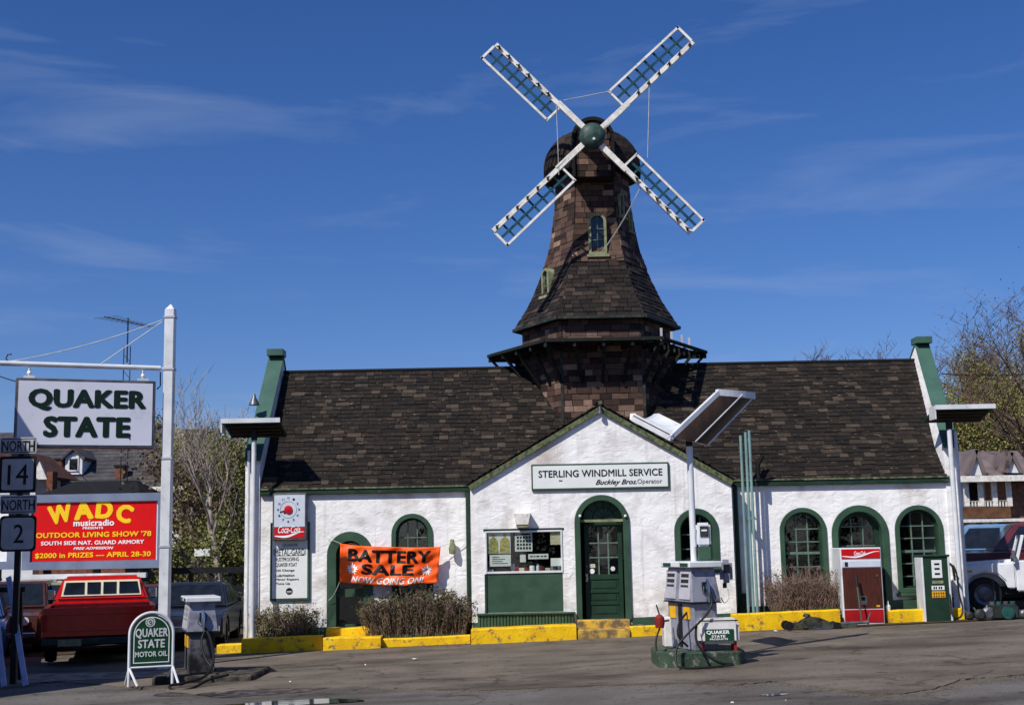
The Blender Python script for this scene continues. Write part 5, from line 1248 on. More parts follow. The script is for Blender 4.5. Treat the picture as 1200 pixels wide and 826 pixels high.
# ------------------------------------------------------------------ hanging sign, pole and arm
PY = 22.4; pp = at(193, 700, PY); pt = at(192.5, 357, PY)
t = thing('sign_pole', 'tall white pole with long arm and stay wires carrying the hanging sign', 'pole', (pp.x, PY, gz(pp.x)))
m = MB(); m.prism([(pp.x-.085, PY-.085), (pp.x+.085, PY-.085), (pp.x+.085, PY+.085), (pp.x-.085, PY+.085)], gz(pp.x)-.1, pt.z-.1, 'z')
m.add([(pp.x-.085, PY-.085, pt.z-.1), (pp.x+.085, PY-.085, pt.z-.1), (pp.x+.085, PY+.085, pt.z-.1), (pp.x-.085, PY+.085, pt.z-.1), (pp.x, PY, pt.z+.02)], [(0, 1, 4), (1, 2, 4), (2, 3, 4), (3, 0, 4)])
m.build('post', 'white_metal', t, bevel=.01)
for v in (372, 433, 537, 640): z = at(193, v, PY).z; MB().box(pp.x-.098, pp.x+.098, PY-.098, PY+.098, z-.018, z+.018).build('clamp', 'pump_panel', t)
AY = 21.4; al = at(0, 425.5, AY); ar = at(188, 431.5, PY)
m = MB(); m.tube([al, ar], .045, 10); m.sphere(at(199, 432.5, PY), .05, 8); m.tube([ar, at(199, 432.5, PY)], .02, 6)
m.build('arm', 'white_metal', t, smooth=True)
MB().tube([at(10, 425, AY+.05), at(7, 420, AY+.05), at(9, 415.5, AY+.05), at(14, 415, AY+.05)], .012, 5).build('hook', 'dark_metal', t)
m = MB(); wire(m, at(190, 375, PY), at(8, 424, AY+.05), .008, .08); wire(m, at(190, 377, PY), at(118, 426.5, PY-.4), .008); m.build('stay_wire', 'rope', t)
m = MB(); m.tube([at(188, 436, PY-.1), at(188, 452, PY-.1), at(184, 456, PY-.1)], .012, 5); m.build('feed_cable', 'rubber', t)
SA = at(17, 484, 21.5); SB = at(181, 488, 22.3); ang = atan2(SB.y-SA.y, SB.x-SA.x); w = sqrt((SB.x-SA.x)**2+(SB.y-SA.y)**2)
zt_ = at(99, 445.5, 21.9).z; zb_ = at(99, 525.5, 21.9).z; cc = Vector(((SA.x+SB.x)/2, (SA.y+SB.y)/2, zb_)); hh = zt_-zb_
sg = thing('hanging_sign', 'large white illuminated box sign lettered QUAKER STATE hanging from the pole arm', 'sign', cc, ang)
L_ = dict(local=True)
MB().box(-w/2, w/2, -.13, .13, 0, hh).build('case', 'steel', sg, local=True, bevel=.015)
MB().box(-w/2+.05, w/2-.05, -.14, .14, .05, hh-.05).build('face', 'sign_lavender', sg, local=True)
def sgt(b_, u0, v0, u1, v1, **k):
    fx = lambda u: -w/2+(u-17)/164*w; fz = lambda v: hh*(1-(v-445.5)/80)
    return text(b_, fx(u0), fx(u1), fz(v1), fz(v0), -.1415, 'sign_letter', sg, local=True, **k)
sgt('QUAKER', 32, 457.5, 170, 483, bold=.055); sgt('STATE', 50, 489, 152, 513.5, bold=.055)
MB().cyl((w/2-.42, -.145, .17), .012, -.004, .004, 8, 'y').build('lettering', 'sign_letter', sg, local=True)
m = MB()
for u in (32, 166):
    x = -w/2+(u-17)/164*w; m.tube([(x, 0, hh), (x, 0, hh+.2)], .02, 6); m.box(x-.09, x+.09, -.05, .05, hh+.002, hh+.05); m.sphere((x, 0, hh+.10), .04, 8)
m.build('hanger', 'white_metal', sg, local=True)

# ------------------------------------------------------------------ route signs
RY = 20.8; c = at(22, 600, RY); t = thing('route_sign', 'post with stacked black and white north route signs numbered 14 and 2', 'road sign', (c.x, RY, gz(c.x)))
MB().box(c.x-.045, c.x+.045, RY, RY+.06, gz(c.x)-.1, at(22, 515, RY).z).build('post', 'black_metal', t)
def plate_(u0, v0, u1, v1, m_, border, r, txt, tb, nm):
    a = at(u0, v1, RY); b = at(u1, v0, RY)
    def rr_(x0, x1, z0, z1, r): 
        P_ = []
        for cx_, cz_, a0 in ((x1-r, z1-r, 0), (x0+r, z1-r, 90), (x0+r, z0+r, 180), (x1-r, z0+r, 270)):
            for k in range(5): an = RD(a0+90*k/4); P_.append((cx_+r*cos(an), cz_+r*sin(an)))
        return P_
    p = MB().prism(rr_(a.x, b.x, a.z, b.z, r), RY-.012, RY-.002).build(nm, 'ink' if border else m_, t)
    if border: MB().prism(rr_(a.x+border, b.x-border, a.z+border, b.z-border, r), RY-.016, RY-.0125).build('plate_face', m_, p)
    A = at(tb[0], tb[3], RY); B = at(tb[2], tb[1], RY); 
    if not border:
        m = MB(); e = .012; i_ = .02; x0, x1, z0, z1 = a.x+i_, b.x-i_, a.z+i_, b.z-i_
        m.box(x0, x1, RY-.014, RY-.0125, z0, z0+e); m.box(x0, x1, RY-.014, RY-.0125, z1-e, z1); m.box(x0, x0+e, RY-.014, RY-.0125, z0+e, z1-e); m.box(x1-e, x1, RY-.014, RY-.0125, z0+e, z1-e); m.build('border', 'ink', p)
    text(txt, A.x, B.x, A.z, B.z, RY-.019, 'ink', p, bold=.005, ext=.002)
plate_(0, 512, 43.5, 532, 'route_plate', 0, .03, 'NORTH', (3, 516, 41, 529), 'direction_plate')
plate_(-1.5, 534, 43.5, 577.5, 'route_plate', .045, .03, '14', (9, 544, 34, 568), 'number_plate')
plate_(0, 580, 43.5, 602, 'route_plate', 0, .03, 'NORTH', (3, 585, 41, 598), 'direction_plate')
plate_(-1.5, 603.5, 43.5, 646.5, 'route_plate', .035, .07, '2', (16, 614, 28.5, 636), 'number_plate')
mm_ = MB()
for v in (533, 578.5, 603): z = at(22, v, RY).z; mm_.box(c.x-.16, c.x+.16, RY+.001, RY+.03, z-.02, z+.02)
mm_.build('bracket', 'steel', t)
for k, (u0, v0, u1, v1, lab) in enumerate(((10, 676, 30.5, 795, 'pale blue plank leaning beside the route sign post'), (-9, 676, 5, 797, 'pale blue plank at the very left edge, leaning beyond the other plank'))):
    a = at(u0, v0, 21.35); b = at(u1, v1, 20.35); b.z = gz(b.x)+.0
    t = thing('plank', lab, 'plank', b); MB().beam(a, b, .085, .035, (0, 1, 0)).build('board', 'blue_board', t, bevel=.004)
a = at(-25, 700, 21.38)
t = thing('trestle', 'dark trestle rail that the pale blue planks lean on', 'trestle', (a.x, 21.4, gz(a.x)))
zq = at(10, 690, 21.4).z
MB().box(a.x, a.x+.75, 21.40, 21.46, zq-.05, zq+.03).build('rail', 'black_metal', t)
for x in (a.x+.02, a.x+.68): MB().beam((x, 21.43, zq-.05), (x, 21.5, gz(a.x)-.02), .05, .05, (0, 1, 0)).build('leg', 'black_metal', t)

# ------------------------------------------------------------------ A-frame oil sign
aL_, aR_ = at(150, 770, 19.2), at(205, 770, 19.45); cx_ = (aL_.x+aR_.x)/2; ay = 19.3
zt_ = at(177, 717.5, ay).z; z0_ = gz(cx_)+.012; W2 = (aR_.x-aL_.x)/2; ang = atan2(.25, aR_.x-aL_.x)
t = thing('pavement_sign', 'green round-topped oil sign in a white tube A-frame stand', 'sign', (cx_, ay, z0_), ang); hT = zt_-z0_
hb = at(177, 781, ay).z-z0_
def aring(w_, h_, b_, n=20): return arch(-w_, w_, b_, h_, n)
m = MB(); P_ = [(x, 0, z) for x, z in aring(W2, hT, .0)]; m.tube(P_, .022, 8); m.tube([(-W2, 0, hb), (W2, 0, hb)], .018, 6)
m.tube([(-W2, 0, hb-.0), (-W2+.10, -.24, .02)], .018, 6); m.tube([(W2, 0, hb-.0), (W2+.06, -.24, .02)], .018, 6); m.tube([(-W2, 0, hb), (-W2-.02, .28, .02)], .018, 6); m.tube([(W2, 0, hb), (W2-.06, .28, .02)], .018, 6)
m.build('tube_frame', 'white_metal', t, local=True, smooth=True)
pn = MB().prism(arch(-W2+.03, W2-.03, hb+.03, hT-.03, 20), -.01, .01).build('panel', 'oil_green' if mat('oil_green', S(26, 70, 44), S(20, 60, 38), rough=.4) else '', t, local=True)
MB().strip(arch(-W2+.055, W2-.055, hb+.06, hT-.06, 20), arch(-W2+.067, W2-.067, hb+.072, hT-.072, 20), -.0125, -.0105, True).build('border', 'print_white', pn, local=True)
mat('silver_print', S(214, 220, 216), rough=.4)
fx = lambda u: (u-177.5)/55*2*W2; fz = lambda v: hT*(1-(v-717.5)/(806-717.5))
text('QUAKER', fx(157), fx(198), fz(749), fz(736.5), -.013, 'silver_print', pn, local=True, bold=.03, ext=.003)
text('STATE', fx(160.5), fx(194.5), fz(760.5), fz(750), -.013, 'silver_print', pn, local=True, bold=.03, ext=.003)
text('MOTOR OIL', fx(157), fx(198), fz(771), fz(764.5), -.013, 'silver_print', pn, local=True, bold=.03, ext=.003)
m = MB(); m.lathe([(.056, 0), (.07, 0), (.07, .003), (.056, .003)], (fx(175.5), -.015, fz(729)), 20, 'y'); m.lathe([(.0001, 0), (.045, 0), (.045, .003), (.0001, .003)], (fx(175.5), -.015, fz(729)), 20, 'y'); m.build('emblem', 'silver_print', pn, local=True)
text('Q', fx(175.5)-.022, fx(175.5)+.022, fz(729)-.028, fz(729)+.028, -.0155, 'oil_green', pn, local=True, bold=.02, ext=.003, name='emblem_letter')

# ------------------------------------------------------------------ petrol pumps
def pump(px_, py_, label, rz, hgt, twin=True, z=0, body='pump_grey'):
    t = thing('petrol_pump', label, 'petrol pump', (px_, py_, z), rz)
    tx, ly = .40, .86; K = dict(local=True); h1 = hgt*.53; h2 = hgt*.93
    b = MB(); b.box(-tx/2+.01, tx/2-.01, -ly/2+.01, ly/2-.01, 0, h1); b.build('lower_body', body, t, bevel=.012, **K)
    b = MB(); q = .035
    b.hexa([(-tx/2-q, -ly/2-q, h1+.012), (tx/2+q, -ly/2-q, h1+.012), (tx/2+q, ly/2+q, h1+.012), (-tx/2-q, ly/2+q, h1+.012), (-tx/2+.02, -ly/2+.04, h2), (tx/2-.02, -ly/2+.04, h2), (tx/2-.02, ly/2-.04, h2), (-tx/2+.02, ly/2-.04, h2)])
    head = b.build('head', 'pump_grey', t, bevel=.01, **K)
    b = MB(); b.box(-tx/2-.04, tx/2+.04, -ly/2-.04, ly/2+.04, h1, h1+.0115); b.build('waist_trim', 'black_metal', t, **K)
    b = MB(); b.box(-tx/2-.06, tx/2+.07, -ly/2-.05, ly/2+.05, h2+.002, hgt); b.build('top_cap', 'white_metal', t, bevel=.012, **K)
    for ya, yb in ((-ly/2, -ly/2+.25), (ly/2-.3, ly/2-.05)): MB().box(-tx/2-.066, -tx/2-.061, ya, yb, h2+.02, hgt-.02).build('cap_badge', 'oil_green', t, **K)
    # dial faces on the left side
    lean = (q+.02)/(h2-h1)
    def xf(z_): return -tx/2-q+(z_-h1)*lean
    for y0, y1 in (((-ly/2+.03, -.06), (.06, ly/2-.03)) if twin else ((-ly/2+.05, ly/2-.1),)):
        za, zb = h1+.05, h2-.04
        b = MB(); b.hexa([(xf(za)-.018, y0, za), (xf(za)+.01, y0, za), (xf(za)+.01, y1, za), (xf(za)-.018, y1, za), (xf(zb)-.018, y0, zb), (xf(zb)+.01, y0, zb), (xf(zb)+.01, y1, zb), (xf(zb)-.018, y1, zb)])
        d = b.build('dial_panel', 'pump_panel', head, bevel=.006, **K)
        b = MB(); x_ = lambda z_: xf(z_)-.021
        for zc_, hh_ in ((zb-.07, .05), (zb-.15, .05), (zb-.22, .03)):
            b.hexa([(x_(zc_-hh_/2), y0+.05, zc_-hh_/2), (x_(zc_-hh_/2)+.01, y0+.05, zc_-hh_/2), (x_(zc_-hh_/2)+.01, y1-.05, zc_-hh_/2), (x_(zc_-hh_/2), y1-.05, zc_-hh_/2), (x_(zc_+hh_/2), y0+.05, zc_+hh_/2), (x_(zc_+hh_/2)+.01, y0+.05, zc_+hh_/2), (x_(zc_+hh_/2)+.01, y1-.05, zc_+hh_/2), (x_(zc_+hh_/2), y1-.05, zc_+hh_/2)])
        b.build('number_window', 'window_dark', head, **K)
        b = MB(); b.box(-tx/2-.004, -tx/2+.008, y0+.08, y1-.06, h1-.23, h1-.06); b.build('price_label', 'yellow_label', t, **K)
    b = MB(); b.box(-tx/2-.006, -tx/2+.008, -.05, .05, .04, h1-.02); b.build('hose_recess', 'black_metal', t, **K)
    # nozzle in its boot on the side
    b = MB(); b.box(-.05, .05, -ly/2-.05, -ly/2+.0, h1+.17, h1+.30); b.build('nozzle_boot', 'black_metal', head, **K)
    b = MB(); Yn = -ly/2-.085
    b.tube([(0, Yn, h1+.10), (0, Yn, h1+.27), (0, Yn+.01, h1+.34)], [.028, .030, .016], 8); b.tube([(0, Yn, h1+.10), (.01, Yn-.005, h1+.01)], .014, 6); b.tube([(-.06, Yn, h1+.24), (-.075, Yn, h1+.14), (-.02, Yn, h1+.09)], .009, 6); b.box(-.03, .03, Yn-.02, Yn+.02, h1+.20, h1+.27)
    b.build('nozzle', 'chrome', head, smooth=True, **K)
    return t
mat('grimy_shaded_pump', S(96, 98, 104), S(60, 60, 62), rough=.5, scale=4, dirt=S(30, 28, 28), dscale=4, dlo=.42, dhi=.6)  # grime plus the deeper shade on the left pump, put into the colour
IY = 18.9; ip = at(815, 758, IY)
il, ir = at(772, 765, 18.35), at(872, 765, 18.7)
isl = thing('pump_island', 'low green-painted concrete pump island with chipped edges', 'island', (ip.x, IY, gz(ip.x)))
ih = .20; hx0, hx1 = il.x+.02, ir.x+.02; y0, y1 = 18.45, 19.9; ch_i = .28
m = MB(); pol = [(hx0+ch_i, y0), (hx1-.1, y0+.12), (hx1, y0+.3), (hx1, y1-ch_i), (hx1-ch_i, y1), (hx0+ch_i, y1), (hx0, y1-ch_i), (hx0, y0+ch_i*.9)]
n = len(pol); m.add([(x, y, gz(x)-.1) for x, y in pol]+[(x, y, gz(ip.x)+ih) for x, y in pol], [tuple(range(n))[::-1], tuple(range(n, 2*n))]+[(i, (i+1) % n, (i+1) % n+n, i+n) for i in range(n)])
m.build('block', 'island_green', isl, bevel=.02)
izt = gz(ip.x)+ih
pc = at(814, 758, 19.05)
PH = at(814, 657.5, 19.0).z-izt
pump(pc.x, 19.15, 'grey twin-dial petrol pump on the green island in front of the gable', RD(19), PH, True, izt)
# looping hoses of the centre pump
def hose(pts, r, label, m_='rubber', name='hose'):
    P_ = [Vector(p) for p in pts]; out_ = []
    for i in range(len(P_)-1):
        p0 = P_[max(0, i-1)]; p1 = P_[i]; p2 = P_[i+1]; p3 = P_[min(len(P_)-1, i+2)]
        for k in range(7):
            t = k/7; out_.append(.5*((2*p1)+(-p0+p2)*t+(2*p0-5*p1+4*p2-p3)*t*t+(-p0+3*p1-3*p2+p3)*t*t*t))
    out_.append(P_[-1]); o = MB().tube(out_, r, 8).build(name, m_, smooth=True); return tag(o, label, 'hose')
hose([at(833, 693, 18.62), at(834, 708, 18.58), at(826, 722, 18.5), at(808, 740, 18.42), at(794, 757, 18.36), at(792, 775, 18.25), at(800, 782, 18.2), at(830, 781.5, 18.2), at(860, 778.5, 18.25)], .016, 'black hose looping from the pump nozzle down over the island edge to the ground')
hose([at(806, 716, 18.9), at(796, 730, 18.62), at(795, 745, 18.55), at(806, 757, 18.6)], .016, 'short black hose hanging between the two pump dials')
hose([at(816, 732, 18.5), at(816, 750, 18.36), at(826, 765, 18.3), at(843, 776, 18.25), at(858, 778, 18.3)], .018, 'black hose curling below the white oil cabinet')
hose([at(853, 690, 19.0), at(854, 700, 18.95), at(849, 706, 18.9), at(845, 700, 18.9)], .008, 'thin grey cord hanging from the meter box', 'rope')
# meter box on the side of pump
p = at(851, 669, 19.0); t = thing('meter_box', 'rounded grey meter box at the right shoulder of the island pump', 'meter box', p)
MB().box(p.x-.09, p.x+.09, 18.93, 19.1, p.z-.17, p.z+.17).build('case', 'pump_grey', t, bevel=.05); MB().box(p.x-.05, p.x+.04, 18.92, 18.935, p.z-.02, p.z+.10).build('meter_window', 'window_dark', t); MB().tube([(p.x-.03, 19.0, p.z-.17), (p.x-.03, 19.0, p.z-.24)], .03, 8).build('spout', 'black_metal', t)
MB().box(p.x-.22, p.x-.09, 19.0, 19.04, p.z-.03, p.z+.03).build('bracket', 'steel', t)
# white oil cabinet
a = at(819.5, 761, 18.55); b = at(866, 724, 18.55); t = thing('oil_cabinet', 'rusty white oil cabinet with small green QUAKER STATE PRODUCTS sign on the island', 'cabinet', ((a.x+b.x)/2, 18.7, izt))
mat('chipped_white', S(222, 220, 216), S(204, 200, 196), rough=.5, scale=5, dirt=S(70, 48, 36), dscale=7, dlo=.6, dhi=.66)
zc = izt+.10
bx = MB().box(a.x, b.x, 18.55, 18.92, zc, b.z).build('case', 'chipped_white', t, bevel=.05)
for x in (a.x+.06, b.x-.06):
    for y in (18.6, 18.86): MB().box(x-.02, x+.02, y-.02, y+.02, izt, zc+.03).build('leg', 'rust_red', t)
MB().box(a.x+.02, b.x-.02, 18.54, 18.549, b.z-.04, b.z-.02).build('lid_seam', 'dark_metal', t)
g0, g1 = at(826.5, 751, 18.54), at(859.5, 736.5, 18.54)
pl_ = MB().box(g0.x, g1.x, 18.535, 18.548, g0.z, g1.z).build('sign_plate', 'oil_green', t)
tpx('QUAKER', 828, 738, 855, 743.5, 18.531, 'print_white', pl_, bold=.03, ext=.002); tpx('STATE', 834, 743.8, 850, 746.8, 18.531, 'print_white', pl_, bold=.03, ext=.002); tpx('PRODUCTS', 832, 747.3, 853, 749.8, 18.531, 'print_white', pl_, bold=.02, ext=.002)
# rear small cabinet and red can
a = at(778, 753, 19.5); b = at(790, 722, 19.5); t = thing('small_cabinet', 'narrow dirty white cabinet left of the island pump', 'cabinet', ((a.x+b.x)/2, 19.55, izt))
MB().box(a.x, b.x+.1, 19.4, 19.7, izt, b.z).build('case', 'chipped_white', t, bevel=.02)
p = at(773, 728, 19.0); t = thing('grease_can', 'red can with spout hanging at the left of the island pump', 'can', (p.x, 19.0, p.z-.1))
MB().lathe([(.0001, -.09), (.06, -.09), (.075, -.02), (.07, .06), (.03, .10), (.0001, .10)], (p.x, 19.0, p.z), 14).build('body', 'rust_red', t, smooth=True)
MB().tube([(p.x, 19.0, p.z+.1), (p.x-.04, 19.0, p.z+.24)], .012, 6).build('spout', 'dark_metal', t)
MB().tube([(p.x+.02, 19.0, p.z-.0), (p.x+.16, 19.25, p.z+.0)], .015, 6).build('bracket', 'dark_metal', t)
hose([at(773, 736, 19.0), at(769, 748, 18.95), at(769, 760, 18.9), at(773, 768, 18.8), at(781, 760, 18.75)], .014, 'black hose hanging from the red can beside the island')
# light canopy over the island
PYc = 19.35
def canopy_pole(pb, Y, ptop, label, z0):
    a = at(*pb, Y); b = at(*ptop, Y); t = thing('canopy_light', label, 'lamp post', (a.x, Y, z0))
    MB().tube([(a.x, Y, z0), (a.x, Y, b.z)], .048, 10).build('post', 'white_metal', t, smooth=True)
    return t, a, b
t, a, b = canopy_pole((813, 650), PYc, (807, 523), 'butterfly shaped light canopy on a white pole rising from the pump island', izt)
MB().box(b.x-.05, b.x+.05, PYc-.05, PYc+.05, b.z, b.z+.24).build('neck', 'black_metal', t)
def shell(name, c4, th, m_, parent, n=8, sag=.10):
    """curved wing from 4 corners: inner front, inner back, outer back, outer front; bowed along its width"""
    A, B, C, D = c4; top = []; 
    nn = ((B-A).cross(D-A)).normalized()
    if nn.z < 0: nn = -nn
    vs = []
    for lay_ in (0, 1):
        for i in range(n+1):
            s = i/n; bow = nn*(-sag*4*s*(1-s)); off = nn*(th*lay_)
            vs.append(A.lerp(B, s)+bow+off); vs.append(D.lerp(C, s)+bow+off)
    m = MB(); k = 2*(n+1); fs = []
    for i in range(n):
        fs += [(2*i, 2*i+1, 2*i+3, 2*i+2), (k+2*i, k+2*i+2, k+2*i+3, k+2*i+1), (2*i, 2*i+2, k+2*i+2, k+2*i), (2*i+1, k+2*i+1, k+2*i+3, 2*i+3)]
    fs += [(0, k, k+1, 1), (2*n, 2*n+1, k+2*n+1, k+2*n)]
    return m.add(vs, fs).build(name, m_, parent, smooth=True)
cR = [at(786, 513, PYc-.35), at(829, 521, PYc+.25), at(884, 464, PYc+.9), at(842, 460, PYc+.3)]
cL = [at(787, 514, PYc-.35), at(806, 508, PYc+.3), at(770, 490, PYc+1.25), at(741, 490, PYc+.6)]
for C4, nm in ((cR, 'wing'), (cL, 'wing')):
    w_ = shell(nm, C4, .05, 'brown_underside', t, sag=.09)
    nn = ((C4[1]-C4[0]).cross(C4[3]-C4[0])).normalized(); nn = nn if nn.z > 0 else -nn
    shell('wing_top', [p+nn*.055 for p in C4], .03, 'white_metal', w_, sag=.09)
    m = MB()
    m.beam(C4[0], C4[3], .04, .07); m.beam(C4[1], C4[2], .02, .03); m.build('edge_rail', 'white_metal', w_)
    m = MB(); N_ = 10
    P_ = [C4[3].lerp(C4[2], i/N_)-nn*(.09*4*(i/N_)*(1-i/N_))+nn*.03 for i in range(N_+1)]
    for i in range(N_): m.beam(P_[i], P_[i+1], .09, .10)
    m.build('end_cap', 'white_metal', w_)
    m = MB(); 
    if C4 is cR: m.tube([C4[0].lerp(C4[1], .5)-nn*.115, C4[3].lerp(C4[2], .5)-nn*.115], .012, 8); m.build('light_tube', 'pump_panel', w_, smooth=True)
p = at(822, 632, PYc-.2)
t = thing('telephone', 'white pay telephone box with green base mounted on the canopy pole', 'telephone', (p.x, PYc-.1, at(822, 657, PYc).z))
a = at(817, 640, PYc-.2); b = at(832.5, 612, PYc-.2)
MB().box(a.x, b.x, PYc-.2, PYc-.055, a.z, b.z).build('case', 'white_metal', t, bevel=.03); MB().box(a.x+.05, b.x-.04, PYc-.215, PYc-.20, a.z+.14, b.z-.05).build('face_plate', 'dark_metal', t); MB().box(a.x+.07, b.x-.06, PYc-.222, PYc-.214, a.z+.22, b.z-.10).build('dial_window', 'paper', t)
MB().box(a.x+.02, b.x, PYc-.18, PYc-.06, at(822, 656, PYc).z, a.z-.003).build('base', 'green_paint', t, bevel=.01)
MB().tube([(a.x-.03, PYc-.17, a.z), (a.x-.035, PYc-.18, a.z+.12), (a.x-.03, PYc-.17, a.z+.26)], [.03, .018, .03], 8).build('handset', 'white_metal', t, smooth=True)

# light canopies at both ends of the station
def end_canopy(u, vb, vt, Y, u0, u1, v0, v1, label, z0):
    t, a, b = canopy_pole((u, vb), Y, (u, vt), label, z0)
    A = at(u0, v0, Y+.1); B = at(u1, v0, Y+.1); lo = at(u, v1, Y-.5)
    zt = A.z; zn = at(u, v1, Y+.4).z; rise = A.z-zn
    c4 = [Vector((A.x, Y+.6, zn+.02)), Vector((B.x, Y+.6, zn+.02)), Vector((B.x, Y-.25, zt-.05)), Vector((A.x, Y-.25, zt-.05))]
    m = MB(); up = Vector((0, 0, .05)); m.hexa([p for p in (c4[3], c4[2], c4[1], c4[0])]+[p+up for p in (c4[3], c4[2], c4[1], c4[0])]); w_ = m.build('canopy_plate', 'dark_green_paint', t)
    m = MB(); m.box(A.x-.02, B.x+.02, Y-.30, Y-.255, zt-.07, zt+.02); m.box(A.x-.03, A.x-.002, Y-.25, Y+.1, zt-.25, zt+.01); m.build('edge_trim', 'white_metal', w_)
    for k in range(4):
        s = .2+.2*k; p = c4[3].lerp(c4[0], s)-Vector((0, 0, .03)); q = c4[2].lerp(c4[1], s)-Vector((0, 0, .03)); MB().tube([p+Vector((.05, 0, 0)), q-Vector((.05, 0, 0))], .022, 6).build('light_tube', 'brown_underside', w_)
    MB().box(a.x-.05, a.x+.05, Y-.05, Y+.05, b.z, b.z+.2).build('neck', 'black_metal', t)
end_canopy(296.5, 640, 516, 25.35, 265, 331, 494, 513, 'flat white-edged light canopy on a white pole at the left corner of the station', gz(-5.2))
end_canopy(1122, 640, 503, 25.35, 1090, 1157, 478, 495, 'flat white-edged light canopy on a white pole at the right corner of the station', gz(8.9))
m = MB(); x = at(290.5, 640, 25.6).x; m.tube([(x, 25.6, gz(x)), (x, 25.6, at(290, 528, 25.6).z)], .03, 6); 
tag(m.build('conduit', 'white_metal'), 'thin white conduit pipe left of the left canopy pole', 'pipe')
m = MB(); x = at(1129, 640, 25.6).x; m.tube([(x, 25.6, gz(x)), (x, 25.6, at(1127, 505, 25.6).z)], .035, 6); tag(m.build('conduit', 'white_metal'), 'thin white conduit pipe right of the right canopy pole', 'pipe')

# vent pipes right of the gable
for k, (u, vt, col) in enumerate(((874, 510, 'teal_pipe'), (880, 506, 'teal_pipe'), (884.5, 504, 'teal_pipe'))):
    if 'teal_pipe' not in MATS: mat('teal_pipe', S(128, 158, 156), S(108, 138, 138), rough=.4, scale=4, dirt=S(90, 96, 96), dscale=6, dlo=.6, dhi=.7)
    x = at(u, 640, 25.35).x; zt = at(u, vt, 25.35).z; m = MB().tube([(x, 25.38, gz(x)), (x, 25.38, zt)], .028, 8)
    m.box(x-.05, x+.05, 25.36, 25.80, 2.2+.02*k, 2.24+.02*k) if k == 1 else None
    tag(m.build('vent_pipe', 'teal_pipe', smooth=True), ['left and shortest of the three pale vent pipes beside the gable', 'middle of the three pale vent pipes beside the gable', 'right and tallest of the three pale vent pipes beside the gable'][k], 'pipe', 'vent pipes beside the gable')
p = at(888, 545, 25.5); q = at(893, 534, 25.5)
tag(MB().tube([(p.x, 25.5, at(888, 563, 25.5).z), (p.x, 25.5, p.z), (q.x, 25.42, q.z)], .045, 8).build('roof_vent', 'black_metal', smooth=True), 'short black bent vent standing above the eave beside the pale pipes', 'vent')

# ------------------------------------------------------------------ things on the walls
def wallbox(u0, v0, u1, v1, Y, d): a = at(u0, v1, Y); b = at(u1, v0, Y); return a, b
# name sign
Ys = YG-.05; a, b = wallbox(623, 541, 783.5, 575, Ys, 0); t = thing('name_sign', 'long white STERLING WINDMILL SERVICE board on the gable', 'sign', ((a.x+b.x)/2, YG, a.z))
MB().box(a.x, b.x, Ys, YG, a.z, b.z).build('frame', 'green_paint', t, bevel=.01)
fc = MB().box(a.x+.03, b.x-.03, Ys-.006, Ys+.01, a.z+.04, b.z-.035).build('face', 'sign_white', t)
tpx('STERLING WINDMILL SERVICE', 631, 548.5, 776, 559.5, Ys-.009, 'sign_letter', fc, bold=.014, ext=.003, space=1.0)
tpx('Buckley Bros.', 698, 561, 746, 569.5, Ys-.009, 'ink', fc, bold=.008, shear=.45, ext=.003)
tpx('Operator', 747, 560.5, 776, 568, Ys-.009, 'steel', fc, shear=.1, ext=.003)
MB().box(at(655, 563, Ys).x, at(659, 563, Ys).x, Ys-.008, Ys-.006, at(655, 564, Ys).z, at(655, 562.5, Ys).z).build('chip', 'dark_metal', fc)
# apex floodlight
p = at(703, 481, YG-.1); t = thing('floodlight', 'small grey floodlight hanging at the gable apex', 'lamp', (p.x, YG, p.z))
MB().lathe([(.0001, .08), (.03, .08), (.05, -.06), (.0001, -.06)], (p.x, YG-.12, p.z), 12).build('shade', 'steel', t, smooth=True); MB().tube([(p.x, YG-.12, p.z+.08), (p.x, YG-.0, p.z+.1)], .012, 6).build('arm', 'steel', t)
# service list board
a, b = wallbox(316.5, 628, 363.5, 704, YM, 0); t = thing('service_board', 'tall white service price list in a green frame under the clock', 'sign', ((a.x+b.x)/2, YM, a.z))
b.z = at(340, 612, YM).z
MB().box(a.x, b.x, YM-.05, YM, a.z, b.z).build('frame', 'green_paint', t, bevel=.008); fw = .045
fc = MB().box(a.x+fw, b.x-fw, YM-.058, YM-.045, a.z+.05, b.z-.05).build('face', 'sign_white', t)
yq = YM-.061
tpx('QUAKER', 331, 636.5, 349, 641, yq, 'sign_letter', fc, ext=.002); tpx('METAL-GARD', 322, 643, 357, 650.5, yq, 'sign_letter', fc, bold=.0, ext=.002)
tpx('RUSTPROOFING', 323, 652.5, 350, 657.5, yq, 'ink', fc, ext=.002); tpx('QUAKER KOAT', 323, 659, 348, 664.5, yq, 'ink', fc, ext=.002)
tpx('Oil Change', 323, 666.5, 345, 670, yq, 'ink', fc, bold=.01, ext=.002); tpx('Lubrication', 323, 672, 345, 675.5, yq, 'ink', fc, bold=.01, ext=.002); tpx('Minor Repairs', 323, 677, 350, 680.5, yq, 'ink', fc, bold=.01, ext=.002); tpx('Tune Up', 323, 682, 340, 685.5, yq, 'ink', fc, bold=.01, ext=.002)
A = at(320.5, 651.3, yq); B = at(358.5, 642, yq); m = MB(); e = .008
def rrp(x0, x1, z0, z1, r):
    P_ = []
    for cx2, cz2, a0 in ((x1-r, z1-r, 0), (x0+r, z1-r, 90), (x0+r, z0+r, 180), (x1-r, z0+r, 270)):
        for k in range(5): an = RD(a0+90*k/4); P_.append((cx2+r*cos(an), cz2+r*sin(an)))
    return P_
